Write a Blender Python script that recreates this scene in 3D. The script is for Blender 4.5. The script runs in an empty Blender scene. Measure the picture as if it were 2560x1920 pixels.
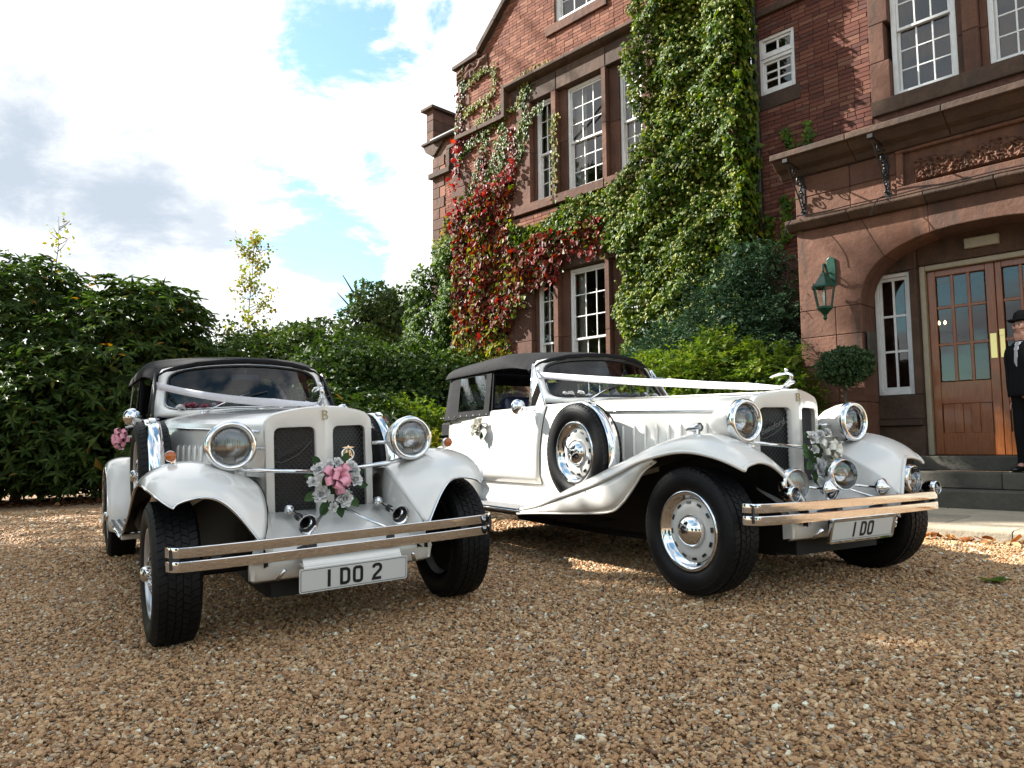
import bpy, math, random
import numpy as np
from mathutils import Vector, Matrix, Euler
R = math.radians
random.seed(7)
rng = np.random.default_rng(11)
scene = bpy.context.scene
COL = scene.collection

# ---------------------------------------------------------------- camera
camd = bpy.data.cameras.new('camera')
camd.sensor_width = 36.0
camd.lens = 1847.0 / 2560 * 36.0
camd.clip_start = 0.05
camd.clip_end = 600
cam = bpy.data.objects.new('camera', camd)
cam.matrix_world = Matrix.Translation((0, 0, .8276)) @ Matrix.Rotation(R(90 + 4.73), 4, 'X') @ Matrix.Rotation(R(-.4755), 4, 'Z')
COL.objects.link(cam)
scene.camera = cam

# ---------------------------------------------------------------- light
SUN_AZ, SUN_EL = 161.0, 34.0          # azimuth counter-clockwise from +X
sd = Vector((math.cos(R(SUN_AZ)) * math.cos(R(SUN_EL)), math.sin(R(SUN_AZ)) * math.cos(R(SUN_EL)), math.sin(R(SUN_EL))))
sund = bpy.data.lights.new('sun', 'SUN')
sund.energy = 5.0
sund.angle = R(.53)
sund.color = (1.0, .955, .88)
sun = bpy.data.objects.new('sun', sund)
sun.rotation_euler = sd.to_track_quat('Z', 'Y').to_euler()
sun.location = (-20, 8, 25)
COL.objects.link(sun)

world = bpy.data.worlds.new('World')
scene.world = world
world.use_nodes = True
wn = world.node_tree
wn.nodes.clear()
def wnode(t, **kw):
    n = wn.nodes.new(t)
    for k, v in kw.items():
        if k.startswith('i_'):
            n.inputs[k[2:].replace('_', ' ')].default_value = v
        else:
            setattr(n, k, v)
    return n
def wl(a, b): wn.links.new(a, b)
wout = wnode('ShaderNodeOutputWorld')
sky = wnode('ShaderNodeTexSky', sky_type='NISHITA', sun_disc=False, sun_elevation=R(SUN_EL), sun_rotation=R(90 - SUN_AZ), altitude=100, air_density=1.0, dust_density=.6, ozone_density=1.6)
bg_sky = wnode('ShaderNodeBackground', i_Strength=.11)
skc = wnode('ShaderNodeMix', data_type='RGBA', blend_type='MULTIPLY'); skc.inputs[0].default_value = 1.0; wl(sky.outputs[0], skc.inputs[6]); skc.inputs[7].default_value = (.80, .98, .86, 1)
wl(skc.outputs[2], bg_sky.inputs[0])
tc = wnode('ShaderNodeTexCoord')
sep = wnode('ShaderNodeSeparateXYZ'); wl(tc.outputs['Generated'], sep.inputs[0])
zc = wnode('ShaderNodeMath', operation='MAXIMUM'); wl(sep.outputs['Z'], zc.inputs[0]); zc.inputs[1].default_value = 0.0
za = wnode('ShaderNodeMath', operation='ADD'); wl(zc.outputs[0], za.inputs[0]); za.inputs[1].default_value = .22
dv = wnode('ShaderNodeVectorMath', operation='DIVIDE'); wl(tc.outputs['Generated'], dv.inputs[0])
cb = wnode('ShaderNodeCombineXYZ'); [wl(za.outputs[0], cb.inputs[i]) for i in range(3)]
wl(cb.outputs[0], dv.inputs[1])
mp = wnode('ShaderNodeMapping'); wl(dv.outputs[0], mp.inputs[0])
mp.inputs['Location'].default_value = (3.35, 1.72, .0)
mp.inputs['Scale'].default_value = (1.0, 1.0, .0)
n1 = wnode('ShaderNodeTexNoise', i_Scale=1.55, i_Detail=9.0, i_Roughness=.56, i_Distortion=.25); wl(mp.outputs[0], n1.inputs['Vector'])
n2 = wnode('ShaderNodeTexNoise', i_Scale=.95, i_Detail=5.0, i_Roughness=.5, i_Distortion=.2)
mp2 = wnode('ShaderNodeMapping'); wl(dv.outputs[0], mp2.inputs[0]); mp2.inputs['Location'].default_value = (9.3, 4.1, 0); mp2.inputs['Scale'].default_value = (1, 1, 0)
wl(mp2.outputs[0], n2.inputs['Vector'])
def dirmask(c, ri, ro, amp):
    """soft patch of sky around direction c (radii in radians), edge broken up by the cloud noise"""
    d = wnode('ShaderNodeVectorMath', operation='DOT_PRODUCT'); nrm = wnode('ShaderNodeVectorMath', operation='NORMALIZE'); wl(tc.outputs['Generated'], nrm.inputs[0]); wl(nrm.outputs[0], d.inputs[0]); d.inputs[1].default_value = Vector(c).normalized()
    ac = wnode('ShaderNodeMath', operation='ARCCOSINE'); wl(d.outputs['Value'], ac.inputs[0])
    nz = wnode('ShaderNodeMath', operation='MULTIPLY_ADD'); wl(n3.outputs['Fac'], nz.inputs[0]); nz.inputs[1].default_value = amp; wl(ac.outputs[0], nz.inputs[2])
    sb = wnode('ShaderNodeMath', operation='SUBTRACT'); wl(nz.outputs[0], sb.inputs[0]); sb.inputs[1].default_value = amp * .5
    mr = wnode('ShaderNodeMapRange', interpolation_type='SMOOTHSTEP'); wl(sb.outputs[0], mr.inputs['Value']); mr.inputs['From Min'].default_value = ri; mr.inputs['From Max'].default_value = ro; mr.inputs['To Min'].default_value = 1; mr.inputs['To Max'].default_value = 0
    return mr.outputs[0]
def wmath(op, a, b):
    n = wnode('ShaderNodeMath', operation=op, use_clamp=True)
    for i, q in enumerate((a, b)):
        if isinstance(q, (int, float)): n.inputs[i].default_value = q
        else: wl(q, n.inputs[i])
    return n.outputs[0]
def pxdir(u, v):
    v_ = cam.matrix_world.to_3x3() @ Vector(((u - 1280) / 1847, -(v - 960) / 1847, -1)); return v_.normalized()
n3 = wnode('ShaderNodeTexNoise', i_Scale=3.6, i_Detail=10.0, i_Roughness=.66, i_Distortion=.35); wl(mp.outputs[0], n3.inputs['Vector'])
cover = wnode('ShaderNodeValToRGB')
cover.color_ramp.elements[0].position = .43; cover.color_ramp.elements[0].color = (0, 0, 0, 1)
cover.color_ramp.elements[1].position = .53; cover.color_ramp.elements[1].color = (1, 1, 1, 1)
wl(n1.outputs['Fac'], cover.inputs[0])
hole = 0.0
for u, v, ri, ro, amp in ((865, 105, .045, .10, .32), (960, 50, .045, .09, .32), (1085, 35, .03, .075, .28), (765, 600, .03, .085, .30), (850, 665, .02, .07, .26), (925, 395, .0, .04, .16)):
    mk_ = dirmask(pxdir(u, v), ri, ro, amp); hole = mk_ if isinstance(hole, float) else wmath('MAXIMUM', hole, mk_)
# the sky in view: cloud except for the gaps; the rest of the sky follows the noise
view = dirmask(pxdir(600, 400), .5, .75, .1)
cov = wmath('MAXIMUM', cover.outputs[0], view)
cov = wmath('SUBTRACT', cov, wmath('MULTIPLY', hole, .93))
grey = wmath('MAXIMUM', dirmask(pxdir(40, 430), .0, .19, .34), dirmask(pxdir(300, 490), .0, .19, .34))
grey2 = dirmask(pxdir(540, 560), .0, .14, .4)
thick = wnode('ShaderNodeValToRGB')
thick.color_ramp.elements[0].position = .52; thick.color_ramp.elements[0].color = (0, 0, 0, 1)
thick.color_ramp.elements[1].position = .70; thick.color_ramp.elements[1].color = (1, 1, 1, 1)
wl(n2.outputs['Fac'], thick.inputs[0])
tk = wmath('MULTIPLY', thick.outputs[0], wmath('SUBTRACT', 1.0, view))
tk = wmath('MAXIMUM', tk, wmath('MAXIMUM', wmath('MULTIPLY', grey, .9), wmath('MULTIPLY', grey2, .75)))
ccol = wnode('ShaderNodeMix', data_type='RGBA'); wl(tk, ccol.inputs[0]); ccol.inputs[6].default_value = (.53, .53, .535, 1); ccol.inputs[7].default_value = (.185, .22, .262, 1)
bg_cl = wnode('ShaderNodeBackground', i_Strength=1.0)
wl(ccol.outputs[2], bg_cl.inputs[0])
mixw = wnode('ShaderNodeMixShader')
wl(cov, mixw.inputs[0]); wl(bg_sky.outputs[0], mixw.inputs[1]); wl(bg_cl.outputs[0], mixw.inputs[2])
wl(mixw.outputs[0], wout.inputs[0])

scene.view_settings.view_transform = 'Standard'
scene.view_settings.look = 'None'
scene.view_settings.gamma = 1.0
scene.view_settings.use_curve_mapping = False
scene.view_settings.exposure = 1.55
scene.render.engine = 'CYCLES'
scene.cycles.max_bounces = 8
scene.cycles.transparent_max_bounces = 24
scene.cycles.glossy_bounces = 4
scene.cycles.diffuse_bounces = 1
scene.cycles.transmission_bounces = 6
scene.cycles.caustics_reflective = False
scene.cycles.caustics_refractive = False
scene.cycles.sample_clamp_indirect = 6.0
scene.cycles.use_denoising = True
# ---------------------------------------------------------------- helpers
def tag(o, label=None, cat=None, group=None, kind=None):
    if label: o['label'] = label
    if cat: o['category'] = cat
    if group: o['group'] = group
    if kind: o['kind'] = kind
    return o
def empty(name, parent=None, loc=(0, 0, 0), rot=(0, 0, 0)):
    o = bpy.data.objects.new(name, None)
    o.empty_display_size = .1
    o.location = loc; o.rotation_euler = rot; o.parent = parent
    COL.objects.link(o)
    return o
def link(name, me, parent=None, M=None):
    o = bpy.data.objects.new(name, me)
    o.parent = parent
    if M is not None: o.matrix_local = M
    COL.objects.link(o)
    return o
def np_mesh(name, V, F, mat=None, smooth=False):
    """V (n,3), F (m,k) all the same k"""
    V = np.ascontiguousarray(V, np.float32); F = np.ascontiguousarray(F, np.int32)
    me = bpy.data.meshes.new(name)
    m, k = F.shape
    me.vertices.add(len(V)); me.vertices.foreach_set('co', V.ravel())
    me.loops.add(m * k); me.loops.foreach_set('vertex_index', F.ravel())
    me.polygons.add(m)
    me.polygons.foreach_set('loop_start', np.arange(0, m * k, k, dtype=np.int32))
    me.polygons.foreach_set('loop_total', np.full(m, k, np.int32))
    me.polygons.foreach_set('use_smooth', np.full(m, bool(smooth)))
    me.update(calc_edges=True)
    if mat: me.materials.append(mat)
    return me
class MB:
    def __init__(s): s.v = []; s.f = []
    def add(s, vs, fs):
        b = len(s.v); s.v += [tuple(v) for v in vs]; s.f += [tuple(i + b for i in f) for f in fs]; return s
    def box(s, x0, x1, y0, y1, z0, z1, M=None):
        vs = [(x, y, z) for x in (x0, x1) for y in (y0, y1) for z in (z0, z1)]
        if M is not None: vs = [M @ Vector(v) for v in vs]
        return s.add(vs, [(0, 1, 3, 2), (4, 6, 7, 5), (0, 4, 5, 1), (2, 3, 7, 6), (0, 2, 6, 4), (1, 5, 7, 3)])
    def loft(s, rows, closed=False, capends=False):
        n = len(rows[0]); vs = [p for r in rows for p in r]; fs = []
        for i in range(len(rows) - 1):
            for j in range(n if closed else n - 1):
                a = i * n + j; b = i * n + (j + 1) % n
                fs.append((a, b, b + n, a + n))
        if capends:
            fs.append(tuple(range(n))[::-1]); fs.append(tuple((len(rows) - 1) * n + j for j in range(n)))
        return s.add(vs, fs)
    def tube(s, pts, r, n=8, caps=True, flat=1.0, up=None):
        pts = [Vector(p) for p in pts]; m = len(pts)
        rs = r if isinstance(r, (list, tuple)) else [r] * m
        rows = []; u = None
        for i, p in enumerate(pts):
            t = (pts[min(i + 1, m - 1)] - pts[max(i - 1, 0)])
            t = t.normalized() if t.length > 1e-9 else Vector((0, 0, 1))
            if u is None:
                a = Vector(up) if up is not None else (Vector((0, 0, 1)) if abs(t.z) < .9 else Vector((1, 0, 0)))
                u = (a - t * a.dot(t)).normalized()
            else:
                u = u - t * u.dot(t)
                u = u.normalized() if u.length > 1e-6 else t.orthogonal().normalized()
            w = t.cross(u)
            rows.append([p + rs[i] * (math.cos(k * 2 * math.pi / n) * u * flat + math.sin(k * 2 * math.pi / n) * w) for k in range(n)])
        return s.loft(rows, True, caps)
    def lathe(s, prof, n=32, M=None, cap=False, a0=0, a1=None):
        """prof (r,h) around local Z"""
        full = a1 is None
        k = n if full else n + 1
        rows = []
        for r, h in prof:
            row = []
            for i in range(k):
                a = (2 * math.pi * i / n) if full else a0 + (a1 - a0) * i / n
                v = Vector((r * math.cos(a), r * math.sin(a), h))
                row.append(M @ v if M is not None else v)
            rows.append(row)
        return s.loft(rows, full, cap)
    def prism(s, poly, d0, d1, M=None):
        """poly 2d (x,y) -> extruded along local z from d0 to d1"""
        n = len(poly)
        vs = [Vector((x, y, d0)) for x, y in poly] + [Vector((x, y, d1)) for x, y in poly]
        if M is not None: vs = [M @ v for v in vs]
        return s.add(vs, [tuple(range(n))[::-1], tuple(range(n, 2 * n))] + [(i, (i + 1) % n, n + (i + 1) % n, n + i) for i in range(n)])
    def stroke(s, pts, w, d0, d1, M=None, closed=False):
        """flat ribbon lettering: thick polyline in local xy, extruded in z"""
        pts = [Vector((p[0], p[1])) for p in pts]; m = len(pts); L = []; Rr = []
        for i, p in enumerate(pts):
            if closed: a = pts[i - 1]; b = pts[(i + 1) % m]
            else: a = pts[max(i - 1, 0)]; b = pts[min(i + 1, m - 1)]
            d1_ = (p - a); d2_ = (b - p)
            d1_ = d1_.normalized() if d1_.length > 1e-9 else d2_.normalized()
            d2_ = d2_.normalized() if d2_.length > 1e-9 else d1_
            t = (d1_ + d2_).normalized(); c = max(t.dot(d1_), .45)
            nn = Vector((-t.y, t.x)) * (w / 2 / c)
            L.append(p + nn); Rr.append(p - nn)
        rows = []
        for l, r in zip(L, Rr):
            row = [Vector((l.x, l.y, d1)), Vector((r.x, r.y, d1)), Vector((r.x, r.y, d0)), Vector((l.x, l.y, d0))]
            rows.append([M @ v for v in row] if M is not None else row)
        if closed: rows.append(rows[0])
        return s.loft(rows, True, not closed)
    def mesh(s, name, mat, smooth=False):
        me = bpy.data.meshes.new(name)
        me.from_pydata([tuple(v) for v in s.v], [], s.f)
        if smooth: me.polygons.foreach_set('use_smooth', [True] * len(me.polygons))
        if mat: me.materials.append(mat)
        me.update()
        return me
    def obj(s, name, mat, parent=None, smooth=False, bevel=0, seg=2, subsurf=0, solid=0, auto=None, M=None, fixn=True):
        me = s.mesh(name, mat, smooth)
        if fixn:
            import bmesh
            bm = bmesh.new(); bm.from_mesh(me); bmesh.ops.recalc_face_normals(bm, faces=bm.faces); bm.to_mesh(me); bm.free()
        o = link(name, me, parent, M)
        if solid:
            md = o.modifiers.new('solid', 'SOLIDIFY'); md.thickness = abs(solid); md.offset = -1 if solid > 0 else 1
        if bevel:
            md = o.modifiers.new('bevel', 'BEVEL'); md.width = bevel; md.segments = seg; md.limit_method = 'ANGLE'; md.angle_limit = R(35)
        if subsurf:
            md = o.modifiers.new('sub', 'SUBSURF'); md.levels = subsurf; md.render_levels = subsurf
        if auto is not None:
            me.polygons.foreach_set('use_smooth', [True] * len(me.polygons))
            try: me.set_sharp_from_angle(angle=R(auto))
            except Exception: pass
        return o
def frameM(o, x, y, z):
    """matrix with origin o and axis columns"""
    x, y, z, o = Vector(x), Vector(y), Vector(z), Vector(o)
    return Matrix(((x.x, y.x, z.x, o.x), (x.y, y.y, z.y, o.y), (x.z, y.z, z.z, o.z), (0, 0, 0, 1)))
def axisM(o, d, up=(0, 0, 1)):
    """local Z along d"""
    d = Vector(d).normalized(); u = Vector(up)
    if abs(d.dot(u)) > .98: u = Vector((1, 0, 0))
    x = u.cross(d).normalized(); y = d.cross(x)
    return frameM(o, x, y, d)
def cr(pts, n):
    """Catmull-Rom through pts, n samples per segment"""
    P = [Vector(p) for p in pts]; P = [2 * P[0] - P[1]] + P + [2 * P[-1] - P[-2]]; out = []
    for i in range(1, len(P) - 2):
        a, b, c, d = P[i - 1:i + 3]
        for k in range(n):
            t = k / n
            out.append(.5 * ((2 * b) + (c - a) * t + (2 * a - 5 * b + 4 * c - d) * t * t + (3 * b - a - 3 * c + d) * t ** 3))
    out.append(P[-2]); return out
def copy_tree(o, parent=None, **kw):
    c = o.copy(); COL.objects.link(c)
    c.parent = parent
    for ch in list(o.children): copy_tree(ch, c)
    return c

# ---------------------------------------------------------------- materials
def mk(name):
    m = bpy.data.materials.new(name); m.use_nodes = True
    nt = m.node_tree; b = nt.nodes['Principled BSDF']
    return m, nt, b
def nd(nt, t, **kw):
    n = nt.nodes.new(t)
    for k, v in kw.items():
        if k.startswith('i_'): n.inputs[k[2:].replace('_', ' ')].default_value = v
        else: setattr(n, k, v)
    return n
def ramp(nt, fac, stops, interp='LINEAR'):
    r = nt.nodes.new('ShaderNodeValToRGB'); cr_ = r.color_ramp; cr_.interpolation = interp
    while len(cr_.elements) < len(stops): cr_.elements.new(.5)
    for e, (p, c) in zip(cr_.elements, stops):
        e.position = p; e.color = (*c, 1) if len(c) == 3 else c
    nt.links.new(fac, r.inputs[0]); return r
def mixc(nt, fac, a, b, mode='MIX'):
    n = nt.nodes.new('ShaderNodeMix'); n.data_type = 'RGBA'; n.blend_type = mode
    if isinstance(fac, (int, float)): n.inputs[0].default_value = fac
    else: nt.links.new(fac, n.inputs[0])
    for i, c in ((6, a), (7, b)):
        if isinstance(c, (tuple, list)): n.inputs[i].default_value = (*c, 1) if len(c) == 3 else c
        else: nt.links.new(c, n.inputs[i])
    return n.outputs[2]
def rnd(nt):
    g = nd(nt, 'ShaderNodeNewGeometry'); o = nd(nt, 'ShaderNodeObjectInfo')
    a = nd(nt, 'ShaderNodeMath', operation='ADD'); nt.links.new(g.outputs['Random Per Island'], a.inputs[0]); nt.links.new(o.outputs['Random'], a.inputs[1])
    f = nd(nt, 'ShaderNodeMath', operation='FRACT'); nt.links.new(a.outputs[0], f.inputs[0]); return f.outputs[0]
def noise(nt, scale, detail=4, rough=.55, vec=None, coord='Object', stretch=None):
    t = nd(nt, 'ShaderNodeTexCoord'); n = nd(nt, 'ShaderNodeTexNoise', i_Scale=scale, i_Detail=float(detail), i_Roughness=rough)
    src = t.outputs[coord]
    if stretch:
        mp_ = nd(nt, 'ShaderNodeMapping'); mp_.inputs['Scale'].default_value = stretch; nt.links.new(src, mp_.inputs[0]); src = mp_.outputs[0]
    nt.links.new(src, n.inputs['Vector']); return n.outputs['Fac']
def bump(nt, b, h, strength=.3, dist=.01):
    bp = nd(nt, 'ShaderNodeBump', i_Strength=strength, i_Distance=dist)
    nt.links.new(h, bp.inputs['Height']); nt.links.new(bp.outputs[0], b.inputs['Normal']); return bp
def simple(name, col, rough=.5, metal=0, coat=0, nscale=None, namt=.25, bstr=0, bscale=None, spec=None, sheen=0):
    m, nt, b = mk(name)
    b.inputs['Roughness'].default_value = rough; b.inputs['Metallic'].default_value = metal
    b.inputs['Coat Weight'].default_value = coat; b.inputs['Coat Roughness'].default_value = .04
    if spec is not None: b.inputs['Specular IOR Level'].default_value = spec
    if sheen: b.inputs['Sheen Weight'].default_value = sheen
    if nscale:
        f = noise(nt, nscale, 5)
        lo = tuple(c * (1 - namt) for c in col); hi = tuple(min(1, c * (1 + namt)) for c in col)
        r = ramp(nt, f, [(.3, lo), (.7, hi)]); nt.links.new(r.outputs[0], b.inputs['Base Color'])
    else: b.inputs['Base Color'].default_value = (*col, 1)
    if bstr: bump(nt, b, noise(nt, bscale or 40, 5), bstr, .01)
    return m
def stone_mat(name, c1, c2, c3, bscale=60, streak=True, bstr=.35):
    m, nt, b = mk(name); b.inputs['Roughness'].default_value = .88
    f = noise(nt, 3.2, 8, .62); f2 = noise(nt, 26, 6, .65)
    r = ramp(nt, f, [(.28, c1), (.5, c2), (.72, c3)])
    c = mixc(nt, .35, r.outputs[0], ramp(nt, f2, [(.3, c1), (.7, c3)]).outputs[0])
    rr = ramp(nt, rnd(nt), [(0, (.66, .66, .66)), (1, (1.2, 1.16, 1.12))])
    c = mixc(nt, .8, c, rr.outputs[0], 'MULTIPLY')
    if streak:
        f3 = noise(nt, 2.2, 6, .6, stretch=(3.0, 3.0, .45))
        c = mixc(nt, ramp(nt, f3, [(.52, (0, 0, 0)), (.70, (.75, .75, .75))]).outputs[0], c, (.035, .028, .022))
    nt.links.new(c, b.inputs['Base Color'])
    b1 = bump(nt, b, noise(nt, bscale, 8, .7), bstr, .012)
    b2 = nd(nt, 'ShaderNodeBump', i_Strength=.5, i_Distance=.03); nt.links.new(noise(nt, 9, 6, .6), b2.inputs['Height']); nt.links.new(b2.outputs[0], b1.inputs['Normal'])
    return m
def leaf_mat(name, stops, rough=.35, trans=.25, spec=.5):
    m, nt, b = mk(name)
    r = ramp(nt, rnd(nt), stops)
    f = noise(nt, .9, 3, .5)
    c = mixc(nt, .7, r.outputs[0], ramp(nt, f, [(.3, (.72, .74, .72)), (.7, (1.25, 1.22, 1.15))]).outputs[0], 'MULTIPLY')
    nt.links.new(c, b.inputs['Base Color'])
    b.inputs['Roughness'].default_value = rough + .16
    b.inputs['Specular IOR Level'].default_value = spec * .34
    if trans:
        tr = nd(nt, 'ShaderNodeBsdfTranslucent')
        hs = nd(nt, 'ShaderNodeHueSaturation', i_Saturation=1.15, i_Value=1.6); nt.links.new(c, hs.inputs['Color']); nt.links.new(hs.outputs[0], tr.inputs[0])
        mx = nd(nt, 'ShaderNodeMixShader', i_Fac=trans); nt.links.new(b.outputs[0], mx.inputs[1]); nt.links.new(tr.outputs[0], mx.inputs[2])
        nt.links.new(mx.outputs[0], nt.nodes['Material Output'].inputs[0])
    return m
def thin_glass(name, tint=(.9, .95, .93), base=.06, rough=.0, dark=0.0):
    """thin sheet glass: transparent + fresnel mirror"""
    m = bpy.data.materials.new(name); m.use_nodes = True; nt = m.node_tree; nt.nodes.clear()
    o = nd(nt, 'ShaderNodeOutputMaterial'); t = nd(nt, 'ShaderNodeBsdfTransparent'); t.inputs[0].default_value = (*tint, 1)
    g = nd(nt, 'ShaderNodeBsdfGlossy', i_Roughness=rough); g.inputs[0].default_value = (1, 1, 1, 1)
    fr = nd(nt, 'ShaderNodeFresnel', i_IOR=1.5)
    a = nd(nt, 'ShaderNodeMath', operation='ADD', use_clamp=True); a.inputs[1].default_value = base; nt.links.new(fr.outputs[0], a.inputs[0])
    mx = nd(nt, 'ShaderNodeMixShader'); nt.links.new(a.outputs[0], mx.inputs[0]); nt.links.new(t.outputs[0], mx.inputs[1]); nt.links.new(g.outputs[0], mx.inputs[2])
    nt.links.new(mx.outputs[0], o.inputs[0]); return m
MT = {}
def paint_mat(name, col):
    m, nt, b = mk(name)
    f = noise(nt, 2.0, 4)
    r = ramp(nt, f, [(.3, tuple(c * .96 for c in col)), (.7, col)]); nt.links.new(r.outputs[0], b.inputs['Base Color'])
    b.inputs['Roughness'].default_value = .28; b.inputs['Coat Weight'].default_value = 1.0; b.inputs['Coat Roughness'].default_value = .02; b.inputs['Coat IOR'].default_value = 1.5
    bp = nd(nt, 'ShaderNodeBump', i_Strength=.02, i_Distance=.01); nt.links.new(noise(nt, 90, 2), bp.inputs['Height']); nt.links.new(bp.outputs[0], b.inputs['Coat Normal'])
    return m
MT['paint'] = paint_mat('ivory_paint', (.83, .805, .75))
def chrome_mat():
    m, nt, b = mk('chrome'); b.inputs['Metallic'].default_value = 1; b.inputs['Base Color'].default_value = (.80, .81, .82, 1)
    r = ramp(nt, noise(nt, 30, 5), [(.35, (.03, .03, .03)), (.75, (.12, .12, .12))]); nt.links.new(r.outputs[0], b.inputs['Roughness'])
    return m
MT['chrome'] = chrome_mat()
MT['silver'] = simple('silver_wheel_paint', (.55, .56, .57), .3, .7)
MT['rimwhite'] = simple('rim_enamel', (.72, .71, .67), .25, 0, .6)
MT['rubber'] = simple('tyre_rubber', (.0045, .0045, .005), .55, 0, 0, 25, .35, .15, 120, spec=.25)
MT['black'] = simple('black_underside', (.004, .004, .0045), .75, 0, 0, 8, .4)
MT['canvas'] = simple('hood_canvas', (.0075, .0077, .009), .85, 0, 0, 6, .3, .6, 14, spec=.25)
MT['vinyl'] = simple('dark_leather', (.022, .024, .034), .42, 0, 0, 12, .3)
MT['seatblue'] = simple('blue_leather', (.03, .035, .07), .40, 0, .1, 12, .3)
MT['seal'] = simple('rubber_seal', (.012, .012, .013), .4)
MT['glass'] = thin_glass('windscreen_glass', (.66, .72, .80), .0)
MT['vinylwin'] = thin_glass('hood_window_vinyl', (.85, .86, .84), .10, .06)
MT['lens'] = thin_glass('lamp_lens', (.86, .88, .89), .03)
MT['amber'] = simple('amber_lens', (.45, .10, .008), .12, 0, .6)
MT['ribbon'] = simple('satin_ribbon', (.80, .79, .86), .35, 0, 0, sheen=.4)
MT['pink'] = simple('pink_ribbon', (.82, .33, .42), .25, 0, .5)
MT['cream'] = simple('cream_ribbon', (.80, .77, .66), .35, 0, .2)
MT['petal'] = simple('white_petal', (.88, .87, .85), .6, 0, 0, 30, .04)
MT['petalpink'] = simple('dusky_petal', (.35, .10, .14), .6, 0, 0, 30, .2)
MT['plate'] = simple('number_plate_white', (.62, .62, .60), .35, 0, .3)
MT['ink'] = simple('black_ink', (.012, .012, .013), .35)
MT['gold'] = simple('old_gold', (.30, .23, .10), .3, .9)
MT['darkmetal'] = simple('dark_metal', (.05, .05, .055), .4, .6)
MT['bouleaf'] = leaf_mat('silk_leaf', [(0, (.03, .07, .025)), (1, (.07, .13, .05))], .5, .1)
MT['tread'] = simple('running_board_rubber', (.12, .12, .125), .6, 0, 0, 30, .2)
# building
MT['brick'] = None
def brick_mat(name, stops):
    m, nt, b = mk(name); b.inputs['Roughness'].default_value = .9
    r = ramp(nt, rnd(nt), stops)
    c = mixc(nt, .55, r.outputs[0], ramp(nt, noise(nt, 38, 6, .7), [(.3, (.62, .60, .58)), (.72, (1.3, 1.28, 1.24))]).outputs[0], 'MULTIPLY')
    nt.links.new(c, b.inputs['Base Color'])
    bump(nt, b, noise(nt, 110, 6, .7), .5, .008); return m
MT['brick'] = brick_mat('tower_brick', [(0, (.125, .040, .021)), (.3, (.170, .057, .030)), (.6, (.21, .075, .041)), (.85, (.27, .120, .072)), (1, (.15, .046, .024))])
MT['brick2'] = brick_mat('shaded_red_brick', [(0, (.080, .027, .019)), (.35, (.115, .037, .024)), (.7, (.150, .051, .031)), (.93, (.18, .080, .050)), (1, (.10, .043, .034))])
MT['mortar'] = simple('lime_mortar', (.15, .098, .070), .95, 0, 0, 20, .3, .4, 150)
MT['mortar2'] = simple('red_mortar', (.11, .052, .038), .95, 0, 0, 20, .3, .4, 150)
MT['stone'] = stone_mat('red_sandstone', (.070, .030, .018), (.112, .049, .029), (.155, .073, .046))
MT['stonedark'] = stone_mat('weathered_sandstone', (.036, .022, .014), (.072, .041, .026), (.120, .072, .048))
MT['ashlar'] = stone_mat('pink_ashlar', (.085, .037, .022), (.132, .060, .036), (.185, .092, .060), streak=True)
MT['grey_stone'] = stone_mat('grey_step_stone', (.055, .052, .041), (.09, .083, .066), (.13, .12, .097), streak=False)
MT['flag'] = stone_mat('buff_flagstone', (.30, .25, .18), (.40, .34, .25), (.48, .42, .32), streak=False)
MT['whitepaint'] = simple('white_gloss_wood', (.74, .74, .72), .4, 0, 0, 9, .08, .1, 60)
MT['creampaint'] = simple('cream_gloss_wood', (.34, .29, .20), .4, 0, 0, 9, .1)
MT['pane'] = thin_glass('window_pane', (.78, .78, .75), .03)
MT['slate'] = simple('roof_slate', (.055, .06, .068), .55, 0, 0, 6, .35, .3, 60)
MT['lead'] = simple('lead_flashing', (.10, .115, .13), .5, .3, 0, 5, .25)
MT['gutter'] = simple('black_gutter', (.012, .012, .014), .4)
MT['curtain'] = simple('net_curtain', (.62, .60, .54), .9, 0, 0, 8, .2)
MT['room'] = simple('dim_room', (.34, .20, .13), .9, 0, 0, 1.5, .4)
MT['green_iron'] = simple('green_painted_iron', (.006, .055, .032), .38, .1, .2, 15, .3)
MT['black_iron'] = simple('black_iron', (.014, .014, .015), .45, .3)
MT['brass'] = simple('polished_brass', (.62, .47, .20), .16, 1.0)
def wood_mat():
    m, nt, b = mk('varnished_oak_door'); b.inputs['Roughness'].default_value = .35; b.inputs['Coat Weight'].default_value = .3
    f = noise(nt, 9, 6, .6, stretch=(9, 9, .7))
    r = ramp(nt, f, [(.25, (.15, .040, .009)), (.55, (.26, .078, .017)), (.8, (.35, .120, .028))]); nt.links.new(r.outputs[0], b.inputs['Base Color']); return m
MT['oak'] = wood_mat()
# plants
MT['rhodo'] = leaf_mat('rhododendron_leaf', [(0, (.022, .044, .010)), (.5, (.042, .078, .016)), (.9, (.075, .115, .024)), (.985, (.10, .135, .03)), (1, (.30, .14, .03))], .30, .24)
MT['hedge'] = leaf_mat('hedge_leaf', [(0, (.020, .040, .008)), (.5, (.040, .070, .013)), (1, (.075, .105, .022))], .4, .25)
MT['bankivy'] = leaf_mat('ivy_bank_leaf', [(0, (.016, .036, .006)), (.5, (.036, .072, .012)), (.85, (.060, .10, .020)), (1, (.15, .19, .06))], .4, .2)
MT['varieg'] = leaf_mat('variegated_ivy_leaf', [(0, (.024, .058, .006)), (.5, (.058, .118, .012)), (.8, (.10, .17, .022)), (1, (.21, .27, .07))], .36, .3)
MT['ivy'] = leaf_mat('ivy_leaf', [(0, (.020, .045, .004)), (.45, (.055, .105, .007)), (.8, (.105, .160, .010)), (1, (.22, .23, .018))], .30, .28, .6)
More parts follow.
